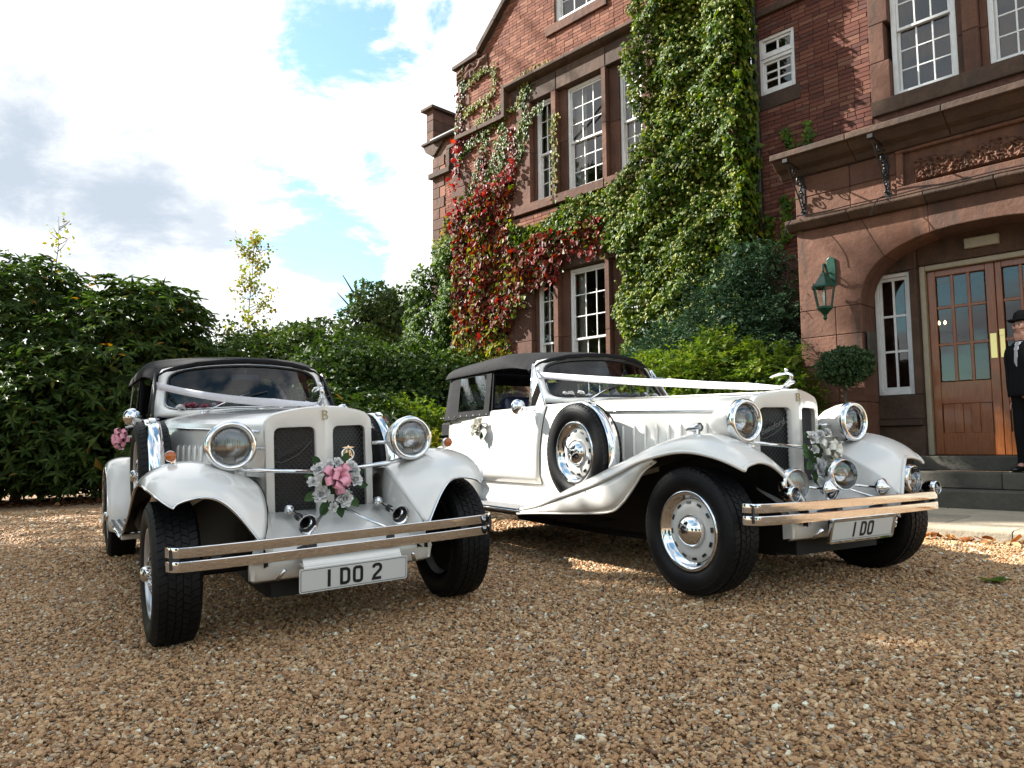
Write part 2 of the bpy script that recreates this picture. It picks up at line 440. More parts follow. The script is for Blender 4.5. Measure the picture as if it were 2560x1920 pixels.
MT['ivyflower'] = simple('ivy_flower_ball', (.24, .26, .06), .8, 0, 0, 60, .3)
MT['creepred'] = leaf_mat('red_creeper_leaf', [(0, (.050, .012, .007)), (.3, (.105, .022, .013)), (.62, (.17, .030, .020)), (.82, (.27, .036, .034)), (.90, (.14, .085, .018)), (1, (.065, .09, .012))], .30, .3, .55)
MT['creepred_hot'] = leaf_mat('scarlet_creeper_leaf', [(0, (.16, .018, .014)), (.6, (.27, .030, .028)), (1, (.36, .07, .055))], .35, .35)
MT['creepgreen'] = leaf_mat('turning_creeper_leaf', [(0, (.07, .10, .016)), (.5, (.16, .19, .03)), (.85, (.27, .26, .04)), (1, (.30, .12, .03))], .34, .3)
MT['conifer'] = leaf_mat('bright_conifer_frond', [(0, (.06, .11, .018)), (.5, (.115, .18, .028)), (1, (.21, .25, .045))], .45, .3)
MT['jasmine'] = leaf_mat('bluish_shrub_leaf', [(0, (.018, .042, .022)), (.6, (.035, .075, .038)), (1, (.08, .13, .07))], .4, .2)
MT['yellowshrub'] = leaf_mat('yellow_green_frond', [(0, (.09, .11, .016)), (.5, (.17, .18, .025)), (1, (.28, .26, .04))], .45, .3)
MT['oakleaf'] = leaf_mat('oak_crown_leaf', [(0, (.025, .045, .014)), (.6, (.05, .08, .024)), (1, (.085, .12, .035))], .45, .25)
MT['birch'] = leaf_mat('birch_leaf', [(0, (.12, .15, .025)), (.6, (.22, .24, .04)), (.9, (.30, .27, .05)), (1, (.25, .08, .03))], .45, .4)
MT['box'] = leaf_mat('clipped_box_leaf', [(0, (.026, .054, .020)), (.6, (.050, .095, .035)), (1, (.10, .15, .065))], .35, .15)
MT['bark'] = simple('bark', (.07, .052, .038), .9, 0, 0, 12, .4, .6, 30)
MT['twig'] = simple('pale_twig', (.16, .13, .10), .8, 0, 0, 20, .3)
MT['deadleaf'] = leaf_mat('fallen_leaf', [(0, (.20, .07, .03)), (.4, (.36, .14, .05)), (.75, (.46, .25, .11)), (1, (.50, .36, .22))], .6, .15)
MT['litter'] = leaf_mat('leaf_litter', [(0, (.05, .02, .012)), (.6, (.12, .045, .022)), (1, (.2, .11, .04))], .7, .1)
# ---------------------------------------------------------------- ground
AZ = R(-46.0)
E_ = Vector((math.cos(AZ), math.sin(AZ), 0)); NN = Vector((math.sin(AZ), -math.cos(AZ), 0))
def fac(s, k, z): return E_ * s + NN * k + Vector((0, 0, z))
def gz(x, y):
    x = np.asarray(x, float); y = np.asarray(y, float)
    s = .851 * x + .526 * y; v = np.clip(-.526 * x + .851 * y, 0, 9)
    w = 1 - np.clip((s - 1.8) / 1.2, 0, 1)
    t = .04 * (s - 2.45) + .0105 * (v - 3.85) * w
    k = 70.
    t = -np.logaddexp(-k * t, -k * .048) / k
    t = np.logaddexp(k * t, k * -.13) / k
    return t
def ground_mat():
    m, nt, b = mk('gravel_bed'); b.inputs['Roughness'].default_value = .95
    t = nd(nt, 'ShaderNodeTexCoord')
    v = nd(nt, 'ShaderNodeTexVoronoi', i_Scale=62.0); nt.links.new(t.outputs['Object'], v.inputs['Vector'])
    sepc = nd(nt, 'ShaderNodeSeparateColor'); nt.links.new(v.outputs['Color'], sepc.inputs[0])
    r = ramp(nt, sepc.outputs[0], GRAV)
    c = mixc(nt, .8, r.outputs[0], ramp(nt, v.outputs['Distance'], [(.25, (1, 1, 1)), (.75, (.25, .22, .2))]).outputs[0], 'MULTIPLY')
    c = mixc(nt, .5, c, ramp(nt, noise(nt, 1.1, 5), [(.3, (.7, .68, .66)), (.7, (1.2, 1.18, 1.15))]).outputs[0], 'MULTIPLY')
    nt.links.new(c, b.inputs['Base Color'])
    inv = nd(nt, 'ShaderNodeMath', operation='SUBTRACT'); inv.inputs[0].default_value = 1; nt.links.new(v.outputs['Distance'], inv.inputs[1])
    bump(nt, b, inv.outputs[0], .8, .012); return m
GRAV = [(0, (0.155, 0.093, 0.051)), (0.1, (0.296, 0.156, 0.072)), (0.24, (0.452, 0.256, 0.121)), (0.4, (0.562, 0.343, 0.165)), (0.54, (0.393, 0.209, 0.1)), (0.64, (0.663, 0.453, 0.244)), (0.72, (0.489, 0.292, 0.15)), (0.79, (0.257, 0.207, 0.145)), (0.84, (0.768, 0.578, 0.357)), (0.89, (0.539, 0.349, 0.186)), (0.93, (0.347, 0.305, 0.238)), (0.965, (0.673, 0.542, 0.366)), (1, (0.85, 0.85, 0.673))]
def pebble_mat():
    m, nt, b = mk('pebble'); b.inputs['Roughness'].default_value = .62; b.inputs['Specular IOR Level'].default_value = .35
    o = nd(nt, 'ShaderNodeAttribute', attribute_type='INSTANCER', attribute_name='prand')
    r = ramp(nt, o.outputs['Fac'], GRAV)
    t = nd(nt, 'ShaderNodeTexCoord')
    n = nd(nt, 'ShaderNodeTexNoise', i_Scale=.9, i_Detail=4.0); nt.links.new(t.outputs['Object'], n.inputs['Vector'])
    c = mixc(nt, .6, r.outputs[0], ramp(nt, n.outputs['Fac'], [(.3, (.7, .68, .66)), (.7, (1.25, 1.22, 1.2))]).outputs[0], 'MULTIPLY')
    nt.links.new(c, b.inputs['Base Color']); return m
MT['bed'] = ground_mat(); MT['pebble'] = pebble_mat()
# ground sheet: fine where the cars stand, coarse out to the horizon
xs = np.unique(np.concatenate([np.linspace(-250, -14, 12), np.arange(-14, 10.01, .4), np.linspace(10, 250, 12)]))
ys = np.unique(np.concatenate([np.linspace(-250, -2, 12), np.arange(-2, 18.01, .4), np.linspace(18, 300, 14)]))
X, Y = np.meshgrid(xs, ys, indexing='ij')
Z = gz(X, Y)
V = np.stack([X, Y, Z], -1).reshape(-1, 3); ny = len(ys)
I, J = np.meshgrid(np.arange(len(xs) - 1), np.arange(ny - 1), indexing='ij'); a = (I * ny + J).ravel()
ground = link('ground', np_mesh('ground', V, np.stack([a, a + ny, a + ny + 1, a + 1], -1), MT['bed'], True)); tag(ground, kind='structure')

# loose gravel over the near part of the drive
st = .25
xs = np.arange(-9, 6.6, st); ys = np.arange(1.5, 10.6, st)
X, Y = np.meshgrid(xs, ys, indexing='ij'); Z = gz(X, Y) + .002 + .006 * np.sin(1.7 * X + .8 * np.sin(2.3 * Y)) * np.sin(2.1 * Y + 1.2 * np.sin(1.3 * X)) + .003 * np.sin(5.1 * X + Y) * np.sin(4.3 * Y)
V = np.stack([X, Y, Z], -1).reshape(-1, 3); ny = len(ys)
I, J = np.meshgrid(np.arange(len(xs) - 1), np.arange(ny - 1), indexing='ij'); I = I.ravel(); J = J.ravel()
cx = xs[I] + st / 2; cy = ys[J] + st / 2
kk = cx * NN.x + cy * NN.y
keep = (np.abs(cx) < .74 * cy + .35) & (kk > -6.62)
a = (I * ny + J)[keep]
gme = np_mesh('gravel', V, np.stack([a, a + ny, a + ny + 1, a + 1], -1), MT['pebble'])
d = V[:, 1]
at = gme.attributes.new('dens', 'FLOAT', 'POINT'); at.data.foreach_set('value', np.where(d < 3.4, 9500, np.where(d < 5.2, 6600, np.where(d < 7.4, 3000, 1600))).astype(np.float32))
at = gme.attributes.new('psize', 'FLOAT', 'POINT'); at.data.foreach_set('value', np.interp(d, [1.5, 3.4, 5.2, 7.4, 10.5], [1.02, 1.06, 1.28, 1.7, 2.3]).astype(np.float32))
gravel = link('gravel', gme); tag(gravel, 'loose brown and grey pebbles covering the drive', 'gravel', kind='stuff')
ng = bpy.data.node_groups.new('pebbles', 'GeometryNodeTree')
ng.interface.new_socket('Geometry', in_out='INPUT', socket_type='NodeSocketGeometry'); ng.interface.new_socket('Geometry', in_out='OUTPUT', socket_type='NodeSocketGeometry')
gi = ng.nodes.new('NodeGroupInput'); go = ng.nodes.new('NodeGroupOutput')
def gn(t, **kw):
    n = ng.nodes.new(t)
    for k, v in kw.items():
        if k.startswith('i_'): n.inputs[k[2:].replace('_', ' ')].default_value = v
        else: setattr(n, k, v)
    return n
def gl(a, b): ng.links.new(a, b)
dp = gn('GeometryNodeDistributePointsOnFaces', distribute_method='RANDOM'); gl(gi.outputs[0], dp.inputs['Mesh'])
na = gn('GeometryNodeInputNamedAttribute', data_type='FLOAT'); na.inputs[0].default_value = 'dens'; gl(na.outputs[0], dp.inputs['Density'])
nb = gn('GeometryNodeInputNamedAttribute', data_type='FLOAT'); nb.inputs[0].default_value = 'psize'
jn = gn('GeometryNodeJoinGeometry')
for q in range(7):
    ic = gn('GeometryNodeMeshIcoSphere', i_Radius=1.0, i_Subdivisions=3 if q == 0 else 2)
    sp = gn('GeometryNodeSetPosition'); gl(ic.outputs[0], sp.inputs['Geometry'])
    nz = gn('ShaderNodeTexNoise', i_Scale=.75, i_Detail=1.0); nz.noise_dimensions = '4D'; nz.inputs['W'].default_value = q * 3.7
    sb = gn('ShaderNodeVectorMath', operation='SUBTRACT'); gl(nz.outputs['Color'], sb.inputs[0]); sb.inputs[1].default_value = (.5, .5, .5)
    sc = gn('ShaderNodeVectorMath', operation='MULTIPLY'); gl(sb.outputs[0], sc.inputs[0]); sc.inputs[1].default_value = (2.4, 2.4, 1.6)
    gl(sc.outputs[0], sp.inputs['Offset'])
    ss = gn('GeometryNodeSetShadeSmooth'); gl(sp.outputs[0], ss.inputs[0]); ss.inputs['Shade Smooth'].default_value = q % 3 != 2
    sm = gn('GeometryNodeSetMaterial'); sm.inputs['Material'].default_value = MT['pebble']; gl(ss.outputs[0], sm.inputs[0])
    tr = gn('GeometryNodeTransform'); gl(sm.outputs[0], tr.inputs[0])
    tr.inputs['Scale'].default_value = (.0072 * random.uniform(.9, 1.35), .0072 * random.uniform(.75, 1.0), .0072 * random.uniform(.5, .72))
    g2 = gn('GeometryNodeGeometryToInstance'); gl(tr.outputs[0], g2.inputs[0]); gl(g2.outputs[0], jn.inputs[0])
iop = gn('GeometryNodeInstanceOnPoints'); gl(dp.outputs['Points'], iop.inputs['Points']); gl(jn.outputs[0], iop.inputs['Instance'])
iop.inputs['Pick Instance'].default_value = True
rv = gn('FunctionNodeRandomValue', data_type='FLOAT_VECTOR'); rv.inputs[0].default_value = (-.5, -.5, 0); rv.inputs[1].default_value = (.5, .5, 6.28)
gl(rv.outputs[0], iop.inputs['Rotation'])
rs = gn('FunctionNodeRandomValue', data_type='FLOAT'); rs.inputs[2].default_value = 0.0; rs.inputs[3].default_value = 1.0; rs.inputs['Seed'].default_value = 5
pw = gn('ShaderNodeMath', operation='POWER'); gl(rs.outputs[1], pw.inputs[0]); pw.inputs[1].default_value = 3.0
mr = gn('ShaderNodeMath', operation='MULTIPLY_ADD'); gl(pw.outputs[0], mr.inputs[0]); mr.inputs[1].default_value = 1.05; mr.inputs[2].default_value = .62
mu = gn('ShaderNodeMath', operation='MULTIPLY'); gl(mr.outputs[0], mu.inputs[0]); gl(nb.outputs[0], mu.inputs[1])
gl(mu.outputs[0], iop.inputs['Scale'])
ro = gn('FunctionNodeRandomValue', data_type='FLOAT_VECTOR'); ro.inputs[0].default_value = (0, 0, .001); ro.inputs[1].default_value = (0, 0, .010); ro.inputs['Seed'].default_value = 9
ti = gn('GeometryNodeTranslateInstances'); gl(iop.outputs[0], ti.inputs[0]); gl(ro.outputs[0], ti.inputs['Translation'])
ti.inputs['Local Space'].default_value = False
rc = gn('FunctionNodeRandomValue', data_type='FLOAT'); rc.inputs['Seed'].default_value = 77
sa = gn('GeometryNodeStoreNamedAttribute', data_type='FLOAT', domain='INSTANCE'); gl(ti.outputs[0], sa.inputs['Geometry']); sa.inputs['Name'].default_value = 'prand'; gl(rc.outputs[1], sa.inputs['Value'])
gl(sa.outputs[0], go.inputs[0])
gravel.modifiers.new('pebbles', 'NODES').node_group = ng
# ---------------------------------------------------------------- the house (local frame: x = along the front, y = -k into the house, z up)
house = empty('country_house', rot=(0, 0, AZ))
tag(house, 'red brick and sandstone country house with gabled tower and arched porch', 'house')
KT, KM, KP, KW = -10.4, -10.7, -9.15, -12.0
CAMH = Matrix.Rotation(-AZ, 4, 'Z') @ Vector((0, 0, .83))
def blk(name, s0, s1, kb, kf, z0, z1, mat, parent=house, bevel=.008, M=None):
    return MB().box(s0, s1, -kf, -kb, z0, z1, M).obj(name, MT[mat], parent, bevel=bevel, seg=1)
def cells(s0, s1, z0, z1, holes):
    ss = sorted({s0, s1, *[min(max(h[i], s0), s1) for h in holes for i in (0, 1)]}); zs = sorted({z0, z1, *[min(max(h[i], z0), z1) for h in holes for i in (2, 3)]})
    out = []
    for a, b in zip(ss, ss[1:]):
        for c, d in zip(zs, zs[1:]):
            m, n = (a + b) / 2, (c + d) / 2
            if not any(h[0] < m < h[1] and h[2] < n < h[3] for h in holes): out.append((a, b, c, d))
    return out
UNIT = {}
def brickwork(wall, k, s0, s1, z0, z1, holes, mat, clip=None, L=.222, H=.0665, single=lambda s, z: True, nsingle=300, seed=1):
    rg = random.Random(seed); B = []
    z = z0; i = 0
    while z + H <= z1 + 1e-6:
        s = s0 - (L / 2 if i % 2 else 0) - rg.uniform(0, .02)
        while s < s1:
            l = L if rg.random() > .22 else L / 2
            iv = [(max(s, s0), min(s + l, s1))]
            for h in holes:
                if h[2] < z + H * .6 and h[3] > z + H * .4:
                    nx = []
                    for a, b in iv:
                        if h[1] <= a or h[0] >= b: nx.append((a, b)); continue
                        if h[0] > a: nx.append((a, h[0]))
                        if h[1] < b: nx.append((h[1], b))
                    iv = nx
            for a, b in iv:
                if b - a > .045 and (clip is None or clip((a + b) / 2, z + H / 2)):
                    B.append((a + .005, b - .005, z + .005, z + H - .005, k + rg.uniform(-.003, .005)))
            s += l
        z += H; i += 1
    B = np.array(B)
    cen = np.stack([(B[:, 0] + B[:, 1]) / 2, -B[:, 4], (B[:, 2] + B[:, 3]) / 2], -1)
    d = np.linalg.norm(cen - np.array(CAMH), axis=1) + np.array([0 if single(c[0], c[2]) else 1e3 for c in cen])
    order = np.argsort(d); near = order[:nsingle]; far = order[nsingle:]
    if mat not in UNIT:
        UNIT[mat] = MB().box(-.5, .5, 0, 1, -.5, .5).mesh('brick', MT[mat])
    for q in near:
        a, b, c, e, kf = B[q]
        o = bpy.data.objects.new('brick', UNIT[mat]); o.parent = wall
        o.location = ((a + b) / 2, -kf, (c + e) / 2); o.scale = (b - a, .04, e - c)
        COL.objects.link(o)
    if len(far):
        b = B[far]; n = len(b)
        x0, x1, z0_, z1_, y0 = b[:, 0], b[:, 1], b[:, 2], b[:, 3], -b[:, 4]; y1 = y0 + .04
        V = np.stack([np.stack([x, y, z_], -1) for x, y, z_ in ((x0, y0, z0_), (x1, y0, z0_), (x1, y0, z1_), (x0, y0, z1_), (x0, y1, z0_), (x1, y1, z0_), (x1, y1, z1_), (x0, y1, z1_))], 1).reshape(-1, 3)
        F = np.array([(0, 1, 2, 3), (0, 4, 5, 1), (1, 5, 6, 2), (2, 6, 7, 3), (3, 7, 4, 0)])
        F = (F[None] + 8 * np.arange(n)[:, None, None]).reshape(-1, 4)
        o = link('brickwork', np_mesh('brickwork', V, F, MT[mat]), wall); tag(o, kind='stuff')
def sheet(name, k, s0, s1, z0, z1, holes, mat, parent=house, depth=.30, extra=None):
    m = MB()
    for a, b, c, d in cells(s0, s1, z0, z1, holes): m.box(a, b, -k, -k + depth, c, d)
    if extra: extra(m)
    return m.obj(name, MT[mat], parent)
def sash(s0, s1, z0, z1, k, cols, rows, meet=None, fr=.055, bar=.022, mat='whitepaint', rows2=None, curtain=0.0, name='window', cill=True):
    """box sash: upper sash in front, lower sash behind, every pane its own object"""
    w = MB(); d = .05
    y = -k
    w.box(s0, s0 + fr, y, y + .12, z0, z1); w.box(s1 - fr, s1, y, y + .12, z0, z1); w.box(s0 + fr, s1 - fr, y, y + .12, z1 - fr, z1); w.box(s0 + fr, s1 - fr, y - .015, y + .12, z0, z0 + fr * 1.25)
    panes = []
    def grid(a, b, c, dd, yy, nc, nr, rail=.04):
        w.box(a, a + rail * .8, yy, yy + .035, c, dd); w.box(b - rail * .8, b, yy, yy + .035, c, dd)
        w.box(a + rail * .8, b - rail * .8, yy, yy + .035, c, c + rail); w.box(a + rail * .8, b - rail * .8, yy, yy + .035, dd - rail, dd)
        a += rail * .8; b -= rail * .8; c += rail; dd -= rail
        for i in range(1, nc):
            x = a + (b - a) * i / nc; w.box(x - bar / 2, x + bar / 2, yy + .004, yy + .030, c, dd)
        for j in range(1, nr):
            zz = c + (dd - c) * j / nr; w.box(a, b, yy + .006, yy + .028, zz - bar / 2, zz + bar / 2)
        for i in range(nc):
            for j in range(nr):
                panes.append((a + (b - a) * i / nc, a + (b - a) * (i + 1) / nc, c + (dd - c) * j / nr, c + (dd - c) * (j + 1) / nr, yy + .015))
    a, b, c, e = s0 + fr, s1 - fr, z0 + fr * 1.25, z1 - fr
    if meet is None: grid(a, b, c, e, y + .03, cols, rows)
    else:
        grid(a, b, meet - .02, e, y + .025, cols, rows)
        grid(a, b, c, meet + .02, y + .065, cols, rows2 or rows)
    o = w.obj(name, MT[mat], house, bevel=.003, seg=1)
    for i, (p0, p1, q0, q1, yy) in enumerate(panes):
        g = bar * .3
        M = Matrix.Translation(((p0 + p1) / 2, yy, (q0 + q1) / 2)) @ Matrix.Rotation(random.uniform(-.006, .006), 4, 'X') @ Matrix.Rotation(random.uniform(-.006, .006), 4, 'Z')
        hw, hh = (p1 - p0) / 2 - g, (q1 - q0) / 2 - g
        MB().add([(-hw, 0, -hh), (hw, 0, -hh), (hw, 0, hh), (-hw, 0, hh)], [(0, 1, 2, 3)]).obj('pane', MT['pane'], o, M=M, fixn=False)
    if curtain:
        rows_ = []
        for j in range(2):
            rows_.append([])
        for side in ((s0, s0 + (s1 - s0) * curtain), (s1 - (s1 - s0) * curtain, s1)):
            r1, r2 = [], []
            n = 26
            for i in range(n):
                s = side[0] + (side[1] - side[0]) * i / (n - 1); yy = y + .24 + .022 * math.sin(i * 1.9) + .008 * math.sin(i * .7)
                r1.append((s, yy, z0)); r2.append((s, yy, z1))
            MB().loft([r1, r2]).obj('curtain', MT['curtain'], o, smooth=True, fixn=False)
    return o
def room(s0, s1, k0, k1, z0, z1):
    m = MB(); y0, y1 = -k0, -k1
    m.add([(s0, y0, z0), (s1, y0, z0), (s1, y1, z0), (s0, y1, z0), (s0, y0, z1), (s1, y0, z1), (s1, y1, z1), (s0, y1, z1)], [(0, 1, 2, 3), (4, 7, 6, 5), (0, 3, 7, 4), (1, 5, 6, 2), (3, 2, 6, 7)])
    return m.obj('room', MT['room'], house, fixn=False)

# --- tower wall
W1, W2, W3 = (-10.105, -9.605), (-9.267, -8.31), (-7.99, -7.49)
grp_u = (-10.72, -6.90, 5.45, 8.19); grp_l = (-10.72, -6.90, 1.38, 4.46); att = (-9.47, -8.33, 8.95, 10.95)
def gable(s): return 9.44 + (2.77 - abs(s + 8.9)) * .866 if abs(s + 8.9) < 2.77 else 9.38
tw = empty('tower_wall', house)
def gabletop(m):
    y0, y1 = -KT + .014, -KT + .30
    for a, b, in ((-11.67, -9.47), (-8.33, -6.13)):
        ps = [(a, 9.30), (b, 9.30), (b, gable(b)), (a, gable(a))]
        m.prism(ps, -y1, -y0, Matrix.Rotation(R(90), 4, 'X'))
    m.prism([(-9.47, 10.95), (-8.33, 10.95), (-8.33, gable(-8.33)), (-8.9, 11.84), (-9.47, gable(-9.47))], -y1, -y0, Matrix.Rotation(R(90), 4, 'X'))
sheet('mortar_bed', KT - .014, -12.42, -5.5, 0, 9.30, [grp_u, grp_l, (-9.47, -8.33, 9.12, 9.4)], 'mortar', tw, .28, gabletop)
brickwork(tw, KT, -12.42, -5.52, .9, 11.8, [grp_u, grp_l, att], 'brick', lambda s, z: z < gable(s) - .06, single=lambda s, z: s < -7.95 and z > 8.2, seed=3)
# window stones, one object for each block
def stones(z0, z1, lint, hood=False):
    for a, b in ((-10.72, -9.46), (-9.45, -8.22), (-8.21, -6.90)): blk('lintel_stone', a + .003, b - .003, KT - .25, KT + .012, z1 + .10, lint, 'stonedark')
    for a, b in ((-10.72, -9.53), (-9.52, -8.27), (-8.26, -6.90)): blk('cill_stone', a + .003, b - .003, KT - .25, KT + .05, z0 - .19, z0 - .012, 'stone')
    n = 4; hgt = (z1 + .10 - (z0 - .012))
    for i in range(n):
        a = z0 - .012 + hgt * i / n + .003; b = z0 - .012 + hgt * (i + 1) / n - .003
        j = .13 if i % 2 else 0
        blk('jamb_stone', -10.72 + j, -10.18, KT - .25, KT + .012, a, b, 'stone'); blk('jamb_stone', -7.42, -6.90 - j, KT - .25, KT + .012, a, b, 'stone')
        if j:
            blk('jamb_stone', -10.72, -10.72 + j - .004, KT - .25, KT + .004, a, b, 'brick'); blk('jamb_stone', -6.9 - j + .004, -6.9, KT - .25, KT + .004, a, b, 'brick')
    for i in range(2):
        a = z0 - .012 + hgt * i / 2 + .002; b = z0 - .012 + hgt * (i + 1) / 2 - .002
        blk('mullion_stone', -9.59, -9.465, KT - .25, KT + .012, a, b, 'stone'); blk('mullion_stone', -9.463, -9.272, KT - .25, KT - .10, a, b, 'stone')
        blk('mullion_stone', -8.32, -8.215, KT - .25, KT + .012, a, b, 'stone'); blk('mullion_stone', -8.213, -7.995, KT - .25, KT - .10, a, b, 'stone')
        blk('jamb_stone', -10.178, -10.11, KT - .25, KT - .10, a, b, 'stone')
stones(5.69, 7.70, 8.19); stones(1.60, 4.09, 4.45)
for (a, b), c in ((W1, 2), (W2, 3), (W3, 2)):
    sash(a, b, 5.69, 7.78, KT - .14, c, 3, 6.68, curtain=.30)
    sash(a, b, 1.60, 4.17, KT - .14, c, 3, 2.82, curtain=.22)
room(-10.7, -6.9, KT - .42, KT - 3.5, 5.2, 8.3); room(-10.7, -6.9, KT - .42, KT - 3.5, 1.2, 4.4)
# hood mould over the window, stepping down to the string course
for a in np.arange(-10.80, -5.7, .86):
    b = min(a + .86, -5.6)
    MB().prism([(KT * -1, 8.19), (-KT - .10, 8.22), (-KT - .17, 8.26), (-KT - .17, 8.315), (-KT, 8.36)], a + .002, b - .002, Matrix(((0, 0, 1, 0), (1, 0, 0, 0), (0, 1, 0, 0), (0, 0, 0, 1)))).obj('hood_mould', MT['stonedark'], house, bevel=.006, seg=1)
blk('hood_mould', -10.90, -10.802, KT, KT + .14, 7.66, 8.36, 'stonedark')
for a in (-12.45, -11.67):
    blk('string_course', a, a + .765, KT, KT + .12, 7.66, 7.76, 'stonedark')
# quoins, kneeler, coping
z = .9; i = 0
while z < 8.9:
    w = .42 if i % 2 else .27
    blk('quoin_stone', -12.46, -12.46 + w, KT - .3, KT + .016, z + .003, z + .297, 'stone'); z += .30; i += 1
rr_ = random.Random(5)
m = MB(); rows = []
for j in range(9):
    row = []
    for i in range(17):
        s = -12.48 + 1.05 * i / 16; zz = 8.97 + .36 * j / 8
        e_ = 0 if i in (0, 16) or j in (0, 8) else rr_.uniform(0, .06)
        row.append((s, -KT - .03 - e_, zz))
    rows.append(row)
m.loft(rows); m.box(-12.48, -11.43, -KT - .02, -KT + .3, 8.97, 9.33)
m.obj('kneeler_stone', MT['stone'], house)
m = MB(); m.prism([(-12.56, 9.335), (-11.70, 9.37), (-11.66, 9.50), (-12.0, 9.46), (-12.56, 9.42)], KT - .35, KT + .10, Matrix(((1, 0, 0, 0), (0, 0, -1, 0), (0, 1, 0, 0), (0, 0, 0, 1)))).obj('kneeler_coping', MT['stonedark'], house, bevel=.01, seg=1)
ang = math.atan(.866)
for sgn in (1, -1):
    Ltot = 2.77 / math.cos(ang); n = 5
    for i in range(n):
        M = Matrix.Translation((-8.9 - sgn * 2.77, 0, 9.44)) @ Matrix.Rotation(-ang * sgn, 4, 'Y')
        a, b = sorted((sgn * Ltot * i / n, sgn * Ltot * (i + 1) / n))
        MB().box(a + .003, b - .003, -KT - .12, -KT + .35, -.02, .10, M).obj('coping_stone', MT['stonedark'], house, bevel=.01, seg=1)
# attic window
blk('cill_stone', -9.68, -8.13, KT - .2, KT + .05, 8.95, 9.145, 'stone')
blk('lintel_stone', -9.60, -8.2, KT - .2, KT + .012, 10.75, 10.95, 'stone')
sash(-9.47, -8.33, 9.15, 10.75, KT - .06, 3, 2, 9.95, fr=.08)
room(-9.6, -8.2, KT - .3, KT - 3, 9.0, 11.0)
# tower roof behind the gable
for sgn in (1, -1):
    m = MB(); cnt = 0
    A = Vector((-8.9 - sgn * 2.85, -KT + .3, 9.30)); B_ = Vector((-8.9, -KT + .3, 11.76))
    n = 12
    for i in range(n):
        p, q = A.lerp(B_, i / n), A.lerp(B_, (i + 1) / n)
        m.add([p + Vector((0, 0, .03)), q + Vector((0, 0, .012)), q + Vector((0, 5, .012)), p + Vector((0, 5, .03)), p, p + Vector((0, 5, 0))], [(0, 1, 2, 3), (0, 3, 5, 4)])
    m.obj('roof', MT['slate'], house)
# tower flank walls
sheet('flank_wall', KT - .32, -12.42, -12.12, 0, 9.25, [], 'mortar', house, 4.5)

# --- wing set back on the far side of the tower
ww = empty('wing_wall', house)
wwin = (-14.5, -13.2, 6.1, 8.45)
sheet('mortar_bed', KW - .014, -15.42, -12.3, 0, 9.0, [wwin], 'mortar', ww, .28)
brickwork(ww, KW, -15.42, -12.3, 5.2, 8.96, [wwin, (-15.42, -14.9, 5, 9)], 'brick', nsingle=0, seed=9)
z = 4.0; i = 0
while z < 8.5:
    blk('quoin_stone', -15.44, -15.44 + (.5 if i % 2 else .3), KW - .3, KW + .016, z + .003, z + .28, 'stone', house)
    if not i % 2: blk('quoin_stone', -15.137, -14.9, KW - .02, KW + .004, z + .003, z + .28, 'brick', house)
    z += .285; i += 1
for a, b, c, d, kf in ((-14.62, -14.35, 6.1, 8.45, .02), (-14.62, -13.1, 8.27, 8.45, .025), (-14.35, -14.22, 6.1, 8.27, -.10), (-13.3, -13.0, 6.1, 8.27, .02)): blk('window_stone', a, b, KW - .3, KW + kf, c, d, 'stonedark')
sash(-14.22, -13.3, 6.1, 8.27, KW - .16, 2, 3, 7.1)
room(-14.6, -13.1, KW - .42, KW - 2, 5.9, 8.4)
blk('string_course', -15.50, -14.62, KW, KW + .12, 7.98, 8.12, 'stonedark')
blk('string_course', -14.74, -14.62, KW, KW + .10, 8.122, 8.6, 'stonedark')
blk('string_course', -14.74, -12.5, KW, KW + .10, 8.602, 8.70, 'stonedark')
MB().prism([(-15.43, 8.62), (-15.30, 8.62), (-15.43 + .6, 8.99), (-15.82, 8.99), (-15.70, 8.80)], KW - .25, KW + .06, Matrix(((1, 0, 0, 0), (0, 0, -1, 0), (0, 1, 0, 0), (0, 0, 0, 1)))).obj('corbel_stone', MT['stonedark'], house, bevel=.02)
blk('corbel_stone', -15.84, -15.30, KW - .3, KW + .10, 8.992, 9.06, 'stonedark')
for i in range(3): blk('parapet_stone', -15.70, -15.40, KW - 1.3, KW + .02, 9.062 + .30 * i, 9.358 + .30 * i, 'stone')
blk('parapet_coping', -15.84, -15.32, KW - 1.5, KW + .12, 9.962, 10.04, 'stonedark')
MB().prism([(-KW - .10, 9.04), (-KW + 4.5, 11.9), (-KW + 4.5, 11.8), (-KW - .10, 8.97)], -15.36, -12.0, Matrix(((0, 0, 1, 0), (1, 0, 0, 0), (0, 1, 0, 0), (0, 0, 0, 1)))).obj('roof', MT['slate'], house)
MB().prism([(-KW - .09, 9.075), (-KW + 4.4, 11.94), (-KW + 4.4, 11.90), (-KW - .09, 9.045)], -15.398, -15.05, Matrix(((0, 0, 1, 0), (1, 0, 0, 0), (0, 1, 0, 0), (0, 0, 0, 1)))).obj('lead_flashing', MT['lead'], house)
MB().tube([(-15.35, -KW - .12, 8.99), (-12.4, -KW - .12, 8.99)], .06, 8).obj('gutter', MT['gutter'], house)

